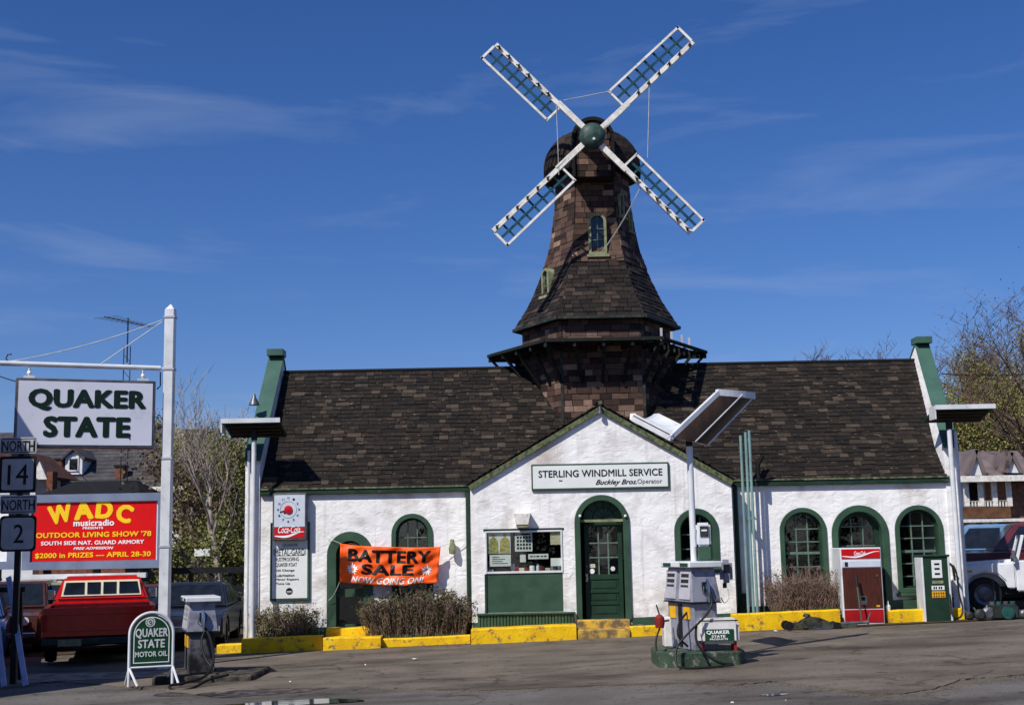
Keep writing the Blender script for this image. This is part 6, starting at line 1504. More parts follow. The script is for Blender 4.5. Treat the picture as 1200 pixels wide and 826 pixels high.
m.strip(rrp(A.x, B.x, A.z, B.z, .05), rrp(A.x+e, B.x-e, A.z+e, B.z-e, .045), yq-.001, yq+.001, True); m.build('printed_outline', 'sign_letter', fc)
c = at(339, 692.5, yq); m = MB().lathe([(.0001, 0), (.068, 0), (.068, .002), (.0001, .002)], (c.x, yq, c.z), 20, 'y'); em = m.build('emblem', 'ink', fc)
m = MB(); m.box(c.x-.05, c.x+.05, yq-.003, yq-.001, c.z-.004, c.z+.006); m.box(c.x-.045, c.x+.045, yq-.003, yq-.001, c.z-.028, c.z-.02); m.build('emblem_line', 'sign_white', fc)
# clock
a, b = wallbox(319, 577, 359.5, 633.5, YM-.20, 0); t = thing('wall_clock', 'grey box clock with red and white soft drink panel high on the left wall', 'clock', ((a.x+b.x)/2, YM, a.z)); Yk = YM-.20
MB().box(a.x, b.x, Yk, YM-.065, a.z, b.z).build('case', 'steel', t, bevel=.02)
MB().box((a.x+b.x)/2-.1, (a.x+b.x)/2+.1, YM-.066, YM, b.z-.2, b.z-.1).build('wall_mount', 'steel', t)
mat('clock_face', S(206, 214, 226), S(196, 204, 218), rough=.25)
MB().box(a.x+.035, b.x-.035, Yk-.006, Yk+.01, a.z+.27, b.z-.04).build('face', 'clock_face', t)
pn = MB().box(a.x+.045, b.x-.045, Yk-.008, Yk+.01, a.z+.05, a.z+.255).build('drink_panel', 'coke_red', t)
def swoosh(x0, x1, z0, z1, Y, m_, parent, th=.018):
    A_, B_ = [], []
    for i in range(17):
        s = i/16; x = x0+(x1-x0)*s; z = z0+(z1-z0)*(.25+.35*s+.28*sin((s-.62)*2*pi*.9)*(.5+.5*s)); w = th*(.35+sin(pi*min(1, s*1.0+.05))**1*1.0)*.9
        A_.append((x, z+w)); B_.append((x, z-w))
    return MB().strip(A_, B_, Y-.002, Y, False).build('wave', m_, parent)
text('Coca-Cola', at(326, 620, Yk).x, at(352, 620, Yk).x, at(339, 624.5, Yk).z, at(339, 616, Yk).z, Yk-.012, 'print_white', pn, bold=.015, shear=.35, ext=.003)
swoosh(a.x+.05, b.x-.05, a.z+.05, a.z+.19, Yk-.009, 'print_white', pn)
cc = at(338, 597, Yk); m = MB(); rk = .245
for k in range(12):
    an = RD(30*k); text(str(k if k else 12), cc.x+rk*sin(an)*.85-.02, cc.x+rk*sin(an)*.85+.02, cc.z+rk*cos(an)*.95-.022, cc.z+rk*cos(an)*.95+.022, Yk-.009, 'ink', t, name='numeral', ext=.002)
MB().lathe([(rk*.66, 0), (rk*.68, 0), (rk*.68, .002), (rk*.66, .002)], (cc.x, Yk-.010, cc.z), 32, 'y').build('dial_ring', 'steel', t)
m = MB(); m.beam((cc.x, Yk-.016, cc.z), (cc.x-.17, Yk-.016, cc.z-.045), .018, .004, (0, 1, 0)); m.beam((cc.x, Yk-.02, cc.z), (cc.x-.09, Yk-.02, cc.z-.07), .022, .004, (0, 1, 0)); m.build('hand', 'ink', t)
MB().lathe([(.0001, -.03), (.075, -.02), (.085, .0), (.085, .012), (.0001, .012)], (cc.x, Yk-.012, cc.z), 20, 'y').build('centre_disc', 'coke_red', t, smooth=True)
# banner
BY = YM-.16
co = {'tl': at(399, 636.5, BY), 'tr': at(516.5, 640, BY-.03), 'br': at(512, 682.5, BY-.02), 'bl': at(398, 681.5, BY)}
rb = random.Random(9)
def bpt(s, q, lift=0):
    top = co['tl'].lerp(co['tr'], s); bot = co['bl'].lerp(co['br'], s); p = top.lerp(bot, q)
    sag = .045*4*s*(1-s); p = p+Vector((0, 0, -sag*(1.0+.4*q)+.03*sin(s*9)*(q-.5)*.4))
    y = .035*sin(s*14+q*2.2)*(.4+.6*q)+.03*sin(s*5.3-q*4)+.012*sin(s*33+q*6)+.012*sin((s+q)*21)
    return p+Vector((0, y-lift-.02, 0))
t = thing('banner', 'sagging orange cloth banner reading BATTERY SALE tied across door and window', 'banner', co['bl'].lerp(co['br'], .5))
m = MB(); nx, ny = 60, 20; vs = [bpt(i/nx, j/ny) for j in range(ny+1) for i in range(nx+1)]
m.add(vs, [(j*(nx+1)+i, (j+1)*(nx+1)+i, (j+1)*(nx+1)+i+1, j*(nx+1)+i+1) for j in range(ny) for i in range(nx)])
cl = m.build('cloth', 'banner_orange', t, smooth=True); sm = cl.modifiers.new('thick', 'SOLIDIFY'); sm.thickness = .004
def bprint(body, s0, s1, q0, q1, m_, **k):
    o = text(body, 0, 1, 0, 1, 0, m_, None, local=True, **k); me = o.data
    bm = bmesh.new(); bm.from_mesh(me)
    bmesh.ops.triangulate(bm, faces=bm.faces)
    bmesh.ops.subdivide_edges(bm, edges=[e for e in bm.edges if e.calc_length() > .03], cuts=1); bmesh.ops.subdivide_edges(bm, edges=[e for e in bm.edges if e.calc_length() > .03], cuts=1)
    bm.to_mesh(me); bm.free(); off = root_loc(t)
    for v in me.vertices:
        s = s0+(s1-s0)*v.co.x; q = q1+(q0-q1)*v.co.z; p = bpt(s, q, .008); v.co = p-off
    o.parent = cl
    return o
bprint('BATTERY', .08, .91, .09, .42, 'ink', bold=.04); bprint('SALE', .22, .75, .46, .74, 'ink', bold=.04); bprint('NOW GOING ON!', .12, .86, .80, .97, 'print_white', bold=.03, shear=.25)
off = root_loc(t)
for s_, q_ in ((.13, .62), (.88, .63)):
    vs = [bpt(s_, q_, .010)-off]
    for k in range(24):
        r_ = (.062 if k % 2 == 0 else .035)*(1+.15*sin(k*5)); vs.append(bpt(s_+r_*cos(2*pi*k/24), q_+r_*2.5*sin(2*pi*k/24), .010)-off)
    m = MB().add(vs, [(0, k+1, (k+1) % 24+1) for k in range(24)]); m.build('starburst', 'print_white', cl, local=True)
    vs = [bpt(s_, q_, .013)-off]+[bpt(s_+.018*cos(2*pi*k/10), q_+.045*sin(2*pi*k/10), .013)-off for k in range(10)]
    MB().add(vs, [(0, k+1, (k+1) % 10+1) for k in range(10)]).build('starburst_centre', 'banner_orange', cl, local=True)
m = MB(); wire(m, co['tl'], at(383, 630, YM-.03), .006); wire(m, co['bl'], at(385, 703, YM-.1), .006, .06); wire(m, co['tr'], at(549, 629, YM-.08), .006); wire(m, co['br'], at(525, 700, YM-.05), .006); m.build('tie_rope', 'rope', t)
# wall lamp right of banner
p = at(530, 641, YM-.1); t = thing('wall_lamp', 'small weathered metal lamp on the wall right of the banner', 'lamp', (p.x, YM, p.z))
MB().lathe([(.0001, .16), (.04, .15), (.05, .05), (.07, -.02), (.06, -.12), (.0001, -.14)], (p.x, YM-.13, p.z), 12).build('shade', 'stone_sill', t, smooth=True); MB().box(p.x-.04, p.x+.04, YM-.1, YM, p.z-.05, p.z+.08).build('mount', 'stone_sill', t)
# horn speaker on left parapet
p = at(299, 469, 26.6); t = thing('horn_speaker', 'grey horn loudspeaker on the left parapet', 'loudspeaker', p)
MB().lathe([(.11, -.10), (.10, -.06), (.04, .06), (.02, .14), (.0001, .14)], (p.x-.02, 26.6, p.z), 14).build('horn', 'steel', t, smooth=True); MB().beam((p.x, 26.6, p.z), (-5.35, 26.6, p.z-.02), .03).build('bracket', 'steel', t)

# ------------------------------------------------------------------ drinks machine
MY = 25.08; a = at(989, 730, MY); b = at(1032, 641, MY); t = thing('drinks_machine', 'red and brown upright soft drink vending machine in the arched doorway', 'vending machine', ((a.x+b.x)/2, MY+.3, gz(a.x)))
z0 = a.z; MB().box(a.x, b.x, MY, MY+.68, gz(a.x)-.02, b.z).build('cabinet', 'white_metal', t, bevel=.012)
fzm = lambda v: at(1010, v, MY).z
x0, x1 = a.x+.025, b.x-.025
rd = MB().box(x0, x1, MY-.015, MY+.01, fzm(654), fzm(643)).build('header_panel', 'coke_red', t, bevel=.004)
text('Coca-Cola', at(1000.5, 648, MY).x, at(1014, 648, MY).x, fzm(650.5), fzm(645.5), MY-.018, 'print_white', rd, bold=.02, shear=.35, ext=.002)
swoosh(x0+.01, x1-.01, fzm(654), fzm(644.5), MY-.017, 'print_white', rd, .013)
st_ = MB().box(x0, x1, MY-.012, MY+.01, fzm(664), fzm(657)).build('button_strip', 'clock_face', t)
MB().box(x0+.05, x0+.11, MY-.02, MY-.012, fzm(663), fzm(658)).build('button_block', 'car_dark', st_)
dp = MB().box(x0, x1, MY-.010, MY+.01, fzm(712.5), fzm(665)).build('door_panel', 'coke_brown', t)
MB().box(at(1008, 700, MY).x, at(1015.5, 700, MY).x, MY-.015, MY-.0105, fzm(708), fzm(698)).build('coin_plate', 'chrome', dp)
MB().box(at(1009, 700, MY).x, at(1014, 700, MY).x, MY-.02, MY-.0155, fzm(703.5), fzm(699)).build('delivery_slot', 'ink', dp)
MB().box(at(1027, 711, MY).x, at(1031, 711, MY).x, MY-.018, MY-.0105, fzm(711), fzm(709)).build('badge', 'yellow_label', dp)
MB().lathe([(.0001, -.01), (.02, -.01), (.02, .01)], (at(1027.5, 674.5, MY).x, MY-.012, fzm(674.5)), 10, 'y').build('lock', 'chrome', dp)
MB().box(x0, x1, MY-.012, MY+.01, fzm(729), fzm(714)).build('lower_panel', 'coke_lower', t)
# mop leaning on the machine
p = at(1003, 674, 24.95); q = at(1010, 728, 24.75); q.z = gz(q.x)
t = thing('jack_handle', 'long green and black jack handle leaning in front of the drinks machine', 'handle', q)
mid = p.lerp(q, .22); MB().tube([q+Vector((0, 0, .06)), mid], .016, 8).build('rod', 'green_paint', t); MB().tube([mid, p], .024, 8).build('grip', 'rubber', t)

# green pump on the right
GY = 25.0; a = at(1084, 726, GY); b = at(1112, 650, GY); zq = gz(a.x)+.005
t = thing('petrol_pump', 'narrow green pump with white edges beside the right corner of the station', 'petrol pump', ((a.x+b.x)/2, GY+.25, zq), 0)
MB().box(a.x+.03, b.x-.03, GY+.01, GY+.42, zq, b.z-.03).build('body', 'dark_green_paint', t, bevel=.01)
for x in (a.x, b.x-.035): MB().box(x, x+.035, GY-.01, GY+.43, zq, b.z-.035).build('corner_trim', 'white_metal', t, bevel=.008)
MB().box(a.x-.01, b.x+.01, GY-.02, GY+.44, b.z-.032, b.z+.01).build('top_cap', 'dark_green_paint', t, bevel=.012)
fg = lambda v: at(1098, v, GY).z; xg = lambda u: at(u, 690, GY).x
dp = MB().box(xg(1093.5), xg(1105.5), GY-.006, GY+.012, fg(677), fg(656)).build('dial_panel', 'sign_white', t, bevel=.004)
m = MB()
for v in (659.5, 665, 671): m.box(xg(1096.5), xg(1102.5), GY-.012, GY-.006, fg(v+2), fg(v))
m.build('number_window', 'ink', dp)
lb = MB().box(xg(1092), xg(1107), GY+.0, GY+.0105, fg(691), fg(686)).build('price_label', 'sign_white', t); m = MB()
for u in (1094, 1096.5, 1100, 1102.5): m.box(xg(u), xg(u+1.6), GY-.003, GY-.0005, fg(690), fg(687))
m.build('printed_mark', 'ink', lb)
lb = MB().box(xg(1092), xg(1107.5), GY+.0, GY+.0105, fg(700), fg(692.3)).build('price_label', 'yellow_label', t); m = MB()
for u in (1093.5, 1096.2, 1099, 1102, 1104.5):
    for v in (696, 699.4): m.box(xg(u), xg(u+1.7), GY-.003, GY-.0005, fg(v), fg(v-2.2))
m.build('printed_mark', 'wood_brown', lb)
lb = MB().box(xg(1093), xg(1106), GY+.0, GY+.0105, fg(683.5), fg(680)).build('price_label', 'stone_sill', t)
hose([at(1117, 662, 24.95), at(1121, 672, 24.9), at(1124, 695, 24.9), at(1128, 712, 24.85), at(1126, 722, 24.8), at(1118, 723, 24.8), at(1114, 712, 24.9), at(1113, 690, 25.05)], .018, 'black hose hanging from the right side of the green pump')
p = at(1117, 668, 24.95); t = thing('nozzle', 'dark pump nozzle hooked on the right side of the green pump', 'nozzle', p); MB().tube([at(1113, 660, 25.05), at(1117, 664, 24.95), at(1119, 680, 24.92)], [.02, .03, .02], 8).build('barrel', 'black_metal', t, smooth=True); MB().tube([at(1117, 666, 24.93), at(1121, 672, 24.93), at(1119, 678, 24.92)], .008, 6).build('guard', 'steel', t)

# trolley jack
mat('jack_green', S(74, 80, 66), S(52, 54, 46), rough=.6, scale=8, dirt=S(36, 30, 26), dscale=8, dlo=.5, dhi=.65)
JY = 24.55; a = at(920, 737, JY); b = at(1008, 730, JY); z0 = gz(a.x)+.006
t = thing('trolley_jack', 'dark oily trolley jack lying along the kerb left of the drinks machine', 'jack', ((a.x+b.x)/2, JY, z0))
X_ = lambda u: at(u, 735, JY).x
m = MB()
for dy in (-.13, .11): m.prism([(X_(924), z0+.05), (X_(960), z0+.03), (X_(1000), z0+.03), (X_(1004), z0+.10), (X_(975), z0+.12), (X_(960), z0+.22), (X_(948), z0+.24), (X_(936), z0+.13), (X_(924), z0+.13)], JY+dy, JY+dy+.03)
m.build('side_frame', 'jack_green', t)
m = MB(); m.box(X_(940), X_(985), JY-.095, JY+.105, z0+.05, z0+.10); m.lathe([(.0001, 0), (.08, 0), (.06, .05), (.0001, .05)], (X_(946), JY, z0+.24), 12); m.build('lift_arm', 'dark_metal', t, bevel=.01)
for u, r_ in ((923, .085), (979, .07)):
    for dy in (-.18, .15): MB().cyl((X_(u), JY+dy, z0+r_), r_, 0, .045, 16, 'y').build('wheel', 'rubber', t)
m = MB(); m.tube([(X_(985), JY, z0+.1), (X_(1018), JY-.02, z0+.12)], .03, 8); m.tube([(X_(1016), JY-.02, z0+.12), (X_(1021), JY-.04, z0+.3)], .014, 6); m.build('handle_socket', 'steel', t, smooth=True)
MB().tube([(X_(945), JY-.16, z0+.02), (X_(972), JY-.16, z0+.035)], .01, 5).build('tie_rod', 'chrome', t)
# bits along the wall right of the machine
p = at(1040, 713, 25.3); t = thing('funnel', 'small white plastic funnel standing beside the drinks machine', 'funnel', (p.x, 25.3, gz(p.x)+.2)); MB().lathe([(.0001, 0), (.04, 0), (.05, .14), (.02, .17), (.015, .24), (.0001, .24)], (p.x, 25.25, gz(p.x)+.18), 10).build('cone', 'white_metal', t, smooth=True)

# ------------------------------------------------------------------ left pump
mat('dirty_shaded_island', S(88, 82, 72), S(52, 48, 42), rough=.9, scale=5, dirt=S(34, 32, 28), dscale=5, dlo=.45, dhi=.6)  # dark dirt and painted-in shade on the left island's concrete
LP = at(234, 745, 20.4); lz = gz(LP.x)
t = thing('pump_island', 'small bare concrete island under the left grey pump', 'island', (LP.x+.3, 20.4, lz))
MB().box(LP.x-.5, LP.x+1.0, 19.55, 20.95, lz-.1, lz+.10).build('block', 'dirty_shaded_island', t, bevel=.02)
PH2 = at(234, 698, 20.4).z-lz-.10
pump(LP.x, 20.4, 'grey petrol pump in half shade behind the round-topped oil sign', RD(19), PH2, False, lz+.10, 'grimy_shaded_pump')
hose([at(240, 735, 20.0), at(247, 750, 19.85), at(250, 775, 19.7), at(240, 792, 19.4), at(215, 800, 19.0), at(199, 803, 18.85), at(205, 809, 18.7), at(225, 806, 18.75), at(245, 796, 19.1), at(268, 790, 19.3)], .02, 'thick black hose looping on the ground below the left pump')
hose([at(240, 738, 20.0), at(236, 752, 19.9), at(241, 772, 19.8), at(252, 785, 19.7)], .018, 'black hose hanging down the side of the left pump')

# ------------------------------------------------------------------ vehicles
def wheel(parent, x, y, r, w, K, face=1):
    tt = MB().lathe([(r*.62, -w/2), (r*.92, -w/2), (r, -w*.3), (r, w*.3), (r*.92, w/2), (r*.62, w/2)], (x, y, r), 24, 'y').build('wheel', 'rubber', parent, smooth=True, **K)
    MB().lathe([(.0001, w*.30), (r*.25, w*.34), (r*.45, w*.22), (r*.63, w*.36), (r*.63, -w*.36), (r*.45, -w*.22), (r*.25, -w*.34), (.0001, -w*.30)], (x, y, r), 20, 'y').build('rim', 'steel', tt, smooth=True, **K)
def sedan(label, col, loc, rz, L=4.6, Wd=1.8, Ht=1.38, cat='car', wagon=False):
    t = thing('parked_car', label, cat, loc, rz); K = dict(local=True); h = Wd/2; B = .62*Ht+.0
    lo = .24; sh_ = Ht*.62
    prof_ = [(-L/2, lo+.12), (-L/2+.05, sh_-.05), (-L/2+.15, sh_), (L/2-.5, sh_-.02), (L/2-.05, sh_-.12), (L/2, lo+.15), (L/2-.05, lo)]
    for xc in (L/2-.85, -L/2+.85):
        prof_ += [(xc+.38, lo), (xc+.30, lo+.28), (xc, lo+.40), (xc-.30, lo+.28), (xc-.38, lo)]
    prof_ += [(-L/2+.03, lo)]
    body = MB().prism(prof_, -h, h).build('body', col, t, bevel=.04, smooth=True, **K)
    ca, cb, cc_, cd = -L/2+(.1 if wagon else .55), L/2-1.35, -L/2+(.35 if wagon else 1.15), L/2-1.95
    hi = h-.22
    MB().hexa([(ca, -h+.06, sh_+.002), (cb, -h+.06, sh_+.002), (cb, h-.06, sh_+.002), (ca, h-.06, sh_+.002), (cc_, -hi, Ht), (cd, -hi, Ht), (cd, hi, Ht), (cc_, hi, Ht)]).build('cabin', col, t, bevel=.04, smooth=True, **K)
    def q(p, t0, t1, s0, s1, nrm, nm):
        A, B_, C, D = [Vector(v) for v in p]
        f = lambda s, tt: (A.lerp(B_, s)).lerp(D.lerp(C, s), tt)
        n_ = Vector(nrm); vs = [f(s0, t0), f(s1, t0), f(s1, t1), f(s0, t1)]; MB().hexa([v-n_*.01 for v in vs]+[v+n_*.012 for v in vs]).build(nm, 'window_dark', t, **K)
    for s in (-1, 1):
        P_ = [(ca, s*(h-.06), sh_), (cb, s*(h-.06), sh_), (cd, s*hi, Ht), (cc_, s*hi, Ht)]
        q(P_, .12, .86, .08, .47, (0, s, .3), 'side_window'); q(P_, .12, .86, .53, .92, (0, s, .3), 'side_window')
    q([(cb, -h+.06, sh_), (cb, h-.06, sh_), (cd, hi, Ht), (cd, -hi, Ht)], .1, .9, .06, .94, (.7, 0, .7), 'windscreen')
    q([(ca, -h+.06, sh_), (ca, h-.06, sh_), (cc_, hi, Ht), (cc_, -hi, Ht)], .1, .9, .06, .94, (-.7, 0, .7), 'rear_window')
    for x in (L/2-.85, -L/2+.85):
        for s in (-1, 1): wheel(t, x, s*(h-.12), .31, .2, K)
    MB().box(L/2-.02, L/2+.08, -h+.05, h-.05, .36, .48).build('front_bumper', 'chrome', t, bevel=.02, **K); MB().box(-L/2-.08, -L/2+.02, -h+.05, h-.05, .36, .48).build('rear_bumper', 'chrome', t, bevel=.02, **K)
    for s in (-1, 1):
        MB().cyl((L/2-.03, s*(h-.28), sh_-.22), .085, 0, .05, 14, 'x').build('headlight', 'clock_face', t, **K); MB().box(-L/2-.02, -L/2+.06, s*(h-.25)-.14, s*(h-.25)+.14, sh_-.22, sh_-.10).build('tail_light', 'coke_lower', t, **K)
    return t
def g_at(u, Y): p = at(u, 700, Y); return Vector((p.x, Y, gz(p.x)+.012))
sedan('green sedan parked nose-on left of the red pickup', 'car_green', g_at(72, 30.0), RD(-105), Ht=1.42)
sedan('white sedan parked nose-on close to the red pickup cab', 'car_white', g_at(92, 31.8), RD(-97), Ht=1.42)
sedan('brown car parked at the left under the billboards', 'car_brown', g_at(20, 29.5), RD(-80), Ht=1.5)
sedan('dark blue car at the left edge behind the planks', 'car_blue', g_at(-45, 26.0), RD(-70), Ht=1.42)
sedan('dark car parked behind the left pump and white pole', 'car_dark', g_at(226, 28.6), RD(-84), Ht=1.30, L=4.2)
sedan('dark low car in shade between the red pickup and the white pole', 'car_dark', g_at(182, 31.5), RD(-80), Ht=1.25, L=4.4)

def pickup(label, loc, rz):
    t = thing('pickup_truck', label, 'pickup truck', loc, rz); K = dict(local=True); w = 1.0; bt = 1.02
    # local: x right, y forward (away), origin under the tailgate
    m = MB(); m.box(-w, -w+.09, .04, 2.2, .48, bt); m.box(w-.09, w, .04, 2.2, .48, bt); m.box(-w+.09, w-.09, .1, 2.2, .48, .60); m.box(-w+.09, w-.09, 2.12, 2.2, .60, bt)
    m.build('bed', 'truck_maroon', t, bevel=.015, **K)
    tg = MB(); tg.box(-w+.02, w-.02, -.03, .035, .50, bt+.005); g = tg.build('tailgate', 'truck_red', t, bevel=.015, **K)
    m = MB(); m.box(-w+.16, w-.16, -.045, -.031, .60, .66); m.box(-w+.16, w-.16, -.045, -.031, bt-.13, bt-.08); m.build('tailgate_rib', 'truck_red', g, bevel=.005, **K)
    for s in (-1, 1): MB().box(s*(w-.055)-.05, s*(w-.055)+.05, -.05, -.031, .62, .90).build('tail_light', 'coke_lower', t, bevel=.01, **K)
    MB().box(-w+.02, w-.02, -.20, -.06, .36, .48).build('bumper', 'dark_metal', t, bevel=.02, **K)
    MB().box(-w+.3, -w+.70, -.215, -.202, .35, .47).build('licence_plate', 'stone_sill', t, **K)
    # cab
    c0, c1, zt, zb = 2.24, 3.75, 1.54, .5; hb2, ht2 = .93, .72; zw = 1.06
    m = MB(); m.box(-hb2, hb2, c0, c1+.1, zb, zw); cab = m.build('cab', 'truck_red', t, bevel=.03, **K)
    m = MB(); m.hexa([(-hb2+.02, c0+.01, zw), (hb2-.02, c0+.01, zw), (hb2-.02, c1, zw), (-hb2+.02, c1, zw), (-ht2, c0+.14, zt), (ht2, c0+.14, zt), (ht2, c1-.45, zt), (-ht2, c1-.45, zt)]); up = m.build('cab_top', 'truck_red', t, bevel=.05, smooth=True, **K)
    # rear window set in the sloped back
    yb = lambda z: c0+.01+(z-zw)/(zt-zw)*.13
    z0_, z1_ = zw+.10, zt-.08
    xw = lambda z: .78-(z-zw)*.16
    def panel(x0a, x1a, x0b, x1b, za, zb_, d, th, nm, m_, par): MB().hexa([(x0a, yb(za)-d, za), (x1a, yb(za)-d, za), (x1a, yb(za)-d+th, za), (x0a, yb(za)-d+th, za), (x0b, yb(zb_)-d, zb_), (x1b, yb(zb_)-d, zb_), (x1b, yb(zb_)-d+th, zb_), (x0b, yb(zb_)-d+th, zb_)]).build(nm, m_, par, **K)
    panel(-xw(z0_), xw(z0_), -xw(z1_), xw(z1_), z0_, z1_, .02, .03, 'rear_window_frame', 'cream_trim', up)
    e = .035; n_ = 4
    spans = [(-1, -.42), (-.38, -.02), (.02, .38), (.42, 1)]
    for s0, s1 in spans:
        a0, a1 = max(s0*xw(z0_), -xw(z0_)+e)+(.012 if s0 > -1 else 0), min(s1*xw(z0_), xw(z0_)-e)-(.012 if s1 < 1 else 0)
        b0, b1 = max(s0*xw(z0_), -xw(z1_)+e)+(.012 if s0 > -1 else 0), min(s1*xw(z0_), xw(z1_)-e)-(.012 if s1 < 1 else 0)
        panel(a0, a1, b0, b1, z0_+e, z1_-e, .032, .02, 'rear_pane', 'window_dark', up)
    for s in (-1, 1):
        MB().hexa([(s*(hb2-.03), c0+.35, zw+.05), (s*(hb2-.00), c0+.35, zw+.05), (s*(hb2-.00), c1-.15, zw+.05), (s*(hb2-.03), c1-.15, zw+.05), (s*(ht2+.02), c0+.38, zt-.07), (s*(ht2+.035), c0+.38, zt-.07), (s*(ht2+.035), c1-.5, zt-.07), (s*(ht2+.02), c1-.5, zt-.07)]).build('side_window', 'window_dark', up, **K)
        MB().box(s*1.02-.08, s*1.02+.08, c1-.1, c1-.05, zw-.02, zw+.2).build('mirror', 'chrome', t, bevel=.02, **K)
    m = MB(); m.box(-hb2, hb2, c1+.11, c1+1.4, zb, .98); m.build('bonnet', 'truck_red', t, bevel=.05, **K)
    for y in (.95, c1+.65):
        for s in (-1, 1):
            MB().lathe([(.20, -.1), (.34, -.1), (.36, -.04), (.36, .04), (.34, .1), (.20, .1)], (s*(w-.14), y, .36), 22, 'x').build('wheel', 'rubber', t, smooth=True, **K)
            MB().lathe([(.0001, .06*1), (.2, .05), (.2, -.05), (.0001, -.06)], (s*(w-.14), y, .36), 16, 'x').build('hub_cap', 'chrome', t, **K)
    MB().box(-w+.2, w-.2, .3, c1+1.2, .32, .478).build('chassis', 'black_metal', t, **K)
    return t
tg = at(117, 707, 23.9); pk = pickup('red pickup truck seen from behind with a cream-framed four-pane rear window', (tg.x, 23.9, gz(tg.x)+.012), RD(17))

# white jeep, facing left
def jeep(label, loc, rz):
    t = thing('jeep', label, 'jeep', loc, rz); K = dict(local=True)
    # local: x to the right is the rear; origin at the front axle on the ground
    w = .72; r = .35
    f = [(-.42, .55), (-.42, .82), (-.34, .93), (-.1, .965), (.62, 1.0), (.62, .46), (.46, .46)]
    f += [(.40, .62), (.26, .76), (.0, .80), (-.26, .72), (-.34, .55)]
    MB().prism(f, -w, -w+.34).build('fender', 'car_white', t, bevel=.03, smooth=True, **K); MB().prism(f, w-.34, w).build('fender', 'car_white', t, bevel=.03, smooth=True, **K)
    MB().hexa([(-.40, -w+.342, .5), (.62, -w+.342, .5), (.62, w-.342, .5), (-.40, w-.342, .5), (-.36, -w+.345, 1.0), (.62, -w+.345, 1.06), (.62, w-.345, 1.06), (-.36, w-.345, 1.0)]).build('bonnet', 'car_white', t, bevel=.05, smooth=True, **K)
    MB().box(-.48, -.41, -w+.3, w-.3, .52, .96).build('grille', 'car_white', t, bevel=.02, **K)
    for k in range(7): MB().box(-.487, -.481, -.27+k*.085, -.24+k*.085, .6, .88).build('grille_slot', 'ink', t, **K)
    for s in (-1, 1): MB().cyl((-.47, s*.56, .74), .1, -.03, .05, 16, 'x').build('headlight', 'clock_face', t, **K)
    MB().box(-.62, -.52, -.75, .75, .40, .52).build('bumper', 'dark_metal', t, bevel=.015, **K)
    MB().box(-.33, -.22, -w-.012, -w+.002, .80, .85).build('side_marker', 'yellow_label', t, bevel=.005, **K)
    m = MB(); m.prism([(.625, .40), (.625, 1.03), (1.25, 1.05), (2.6, 1.05), (2.72, .95), (2.72, .5), (2.5, .42), (2.42, .66), (2.2, .80), (1.9, .78), (1.72, .62), (1.66, .40)], -w, w); m.build('tub', 'car_white', t, bevel=.03, **K)
    m = MB()
    for s in (-1, 1): m.beam((.66, s*(w-.04), 1.04), (.80, s*(w-.06), 1.53), .06, .05, (0, 1, 0))
    m.beam((.80, -w+.06, 1.52), (.80, w-.06, 1.52), .06); m.beam((.66, -w+.04, 1.06), (.66, w-.04, 1.06), .06); wf = m.build('windscreen_frame', 'car_white', t, **K)
    MB().hexa([(.67, -w+.08, 1.08), (.68, -w+.08, 1.08), (.68, w-.08, 1.08), (.67, w-.08, 1.08), (.785, -w+.09, 1.49), (.795, -w+.09, 1.49), (.795, w-.09, 1.49), (.785, w-.09, 1.49)]).build('pane', 'window_glass', wf, **K)
    for y in (-.36, .36):
        MB().box(1.15, 1.6, y-.24, y+.24, 1.02, 1.12).build('seat', 'black_metal', t, bevel=.03, **K); MB().hexa([(1.55, y-.24, 1.1), (1.66, y-.24, 1.1), (1.66, y+.24, 1.1), (1.55, y+.24, 1.1), (1.64, y-.22, 1.38), (1.72, y-.22, 1.38), (1.72, y+.22, 1.38), (1.64, y+.22, 1.38)]).build('seat_back', 'black_metal', t, bevel=.03, **K)
    MB().tube([(.95+.0*k, -.36+.19*cos(2*pi*k/16), 1.20+.19*sin(2*pi*k/16)) for k in range(17)], .014, 6).build('steering_wheel', 'rubber', t, **K)
    m = MB(); m.tube([(.66, -w-.0, 1.06), (.60, -w-.14, 1.12)], .012, 6); m.box(.55, .62, -w-.2, -w-.08, 1.07, 1.24); m.build('mirror', 'chrome', t, bevel=.01, **K)
    for x in (0, 2.06):
        for s in (-1, 1): wheel(t, x, s*(w-.1), r, .2, K)
    MB().box(-.3, 2.6, -.4, .4, .34, .50).build('chassis', 'black_metal', t, **K)
jp = at(1157, 702, 27.4); jeep('white jeep facing left with dark front wheel at the right edge', (jp.x, 27.6, gz(jp.x)+.012), RD(-17))
def small_pickup(label, col, loc, rz):
    t = sedan(label, col, loc, rz, L=4.8, Wd=1.9, Ht=1.78, cat='pickup truck'); t.name = 'pickup_truck'; return t
small_pickup('light blue high-roofed truck between the station corner and the porch house', 'car_lightblue', g_at(1158, 33.5), RD(164))
small_pickup('wine red truck parked behind the white jeep', 'car_wine', g_at(1216, 31.0), RD(166))

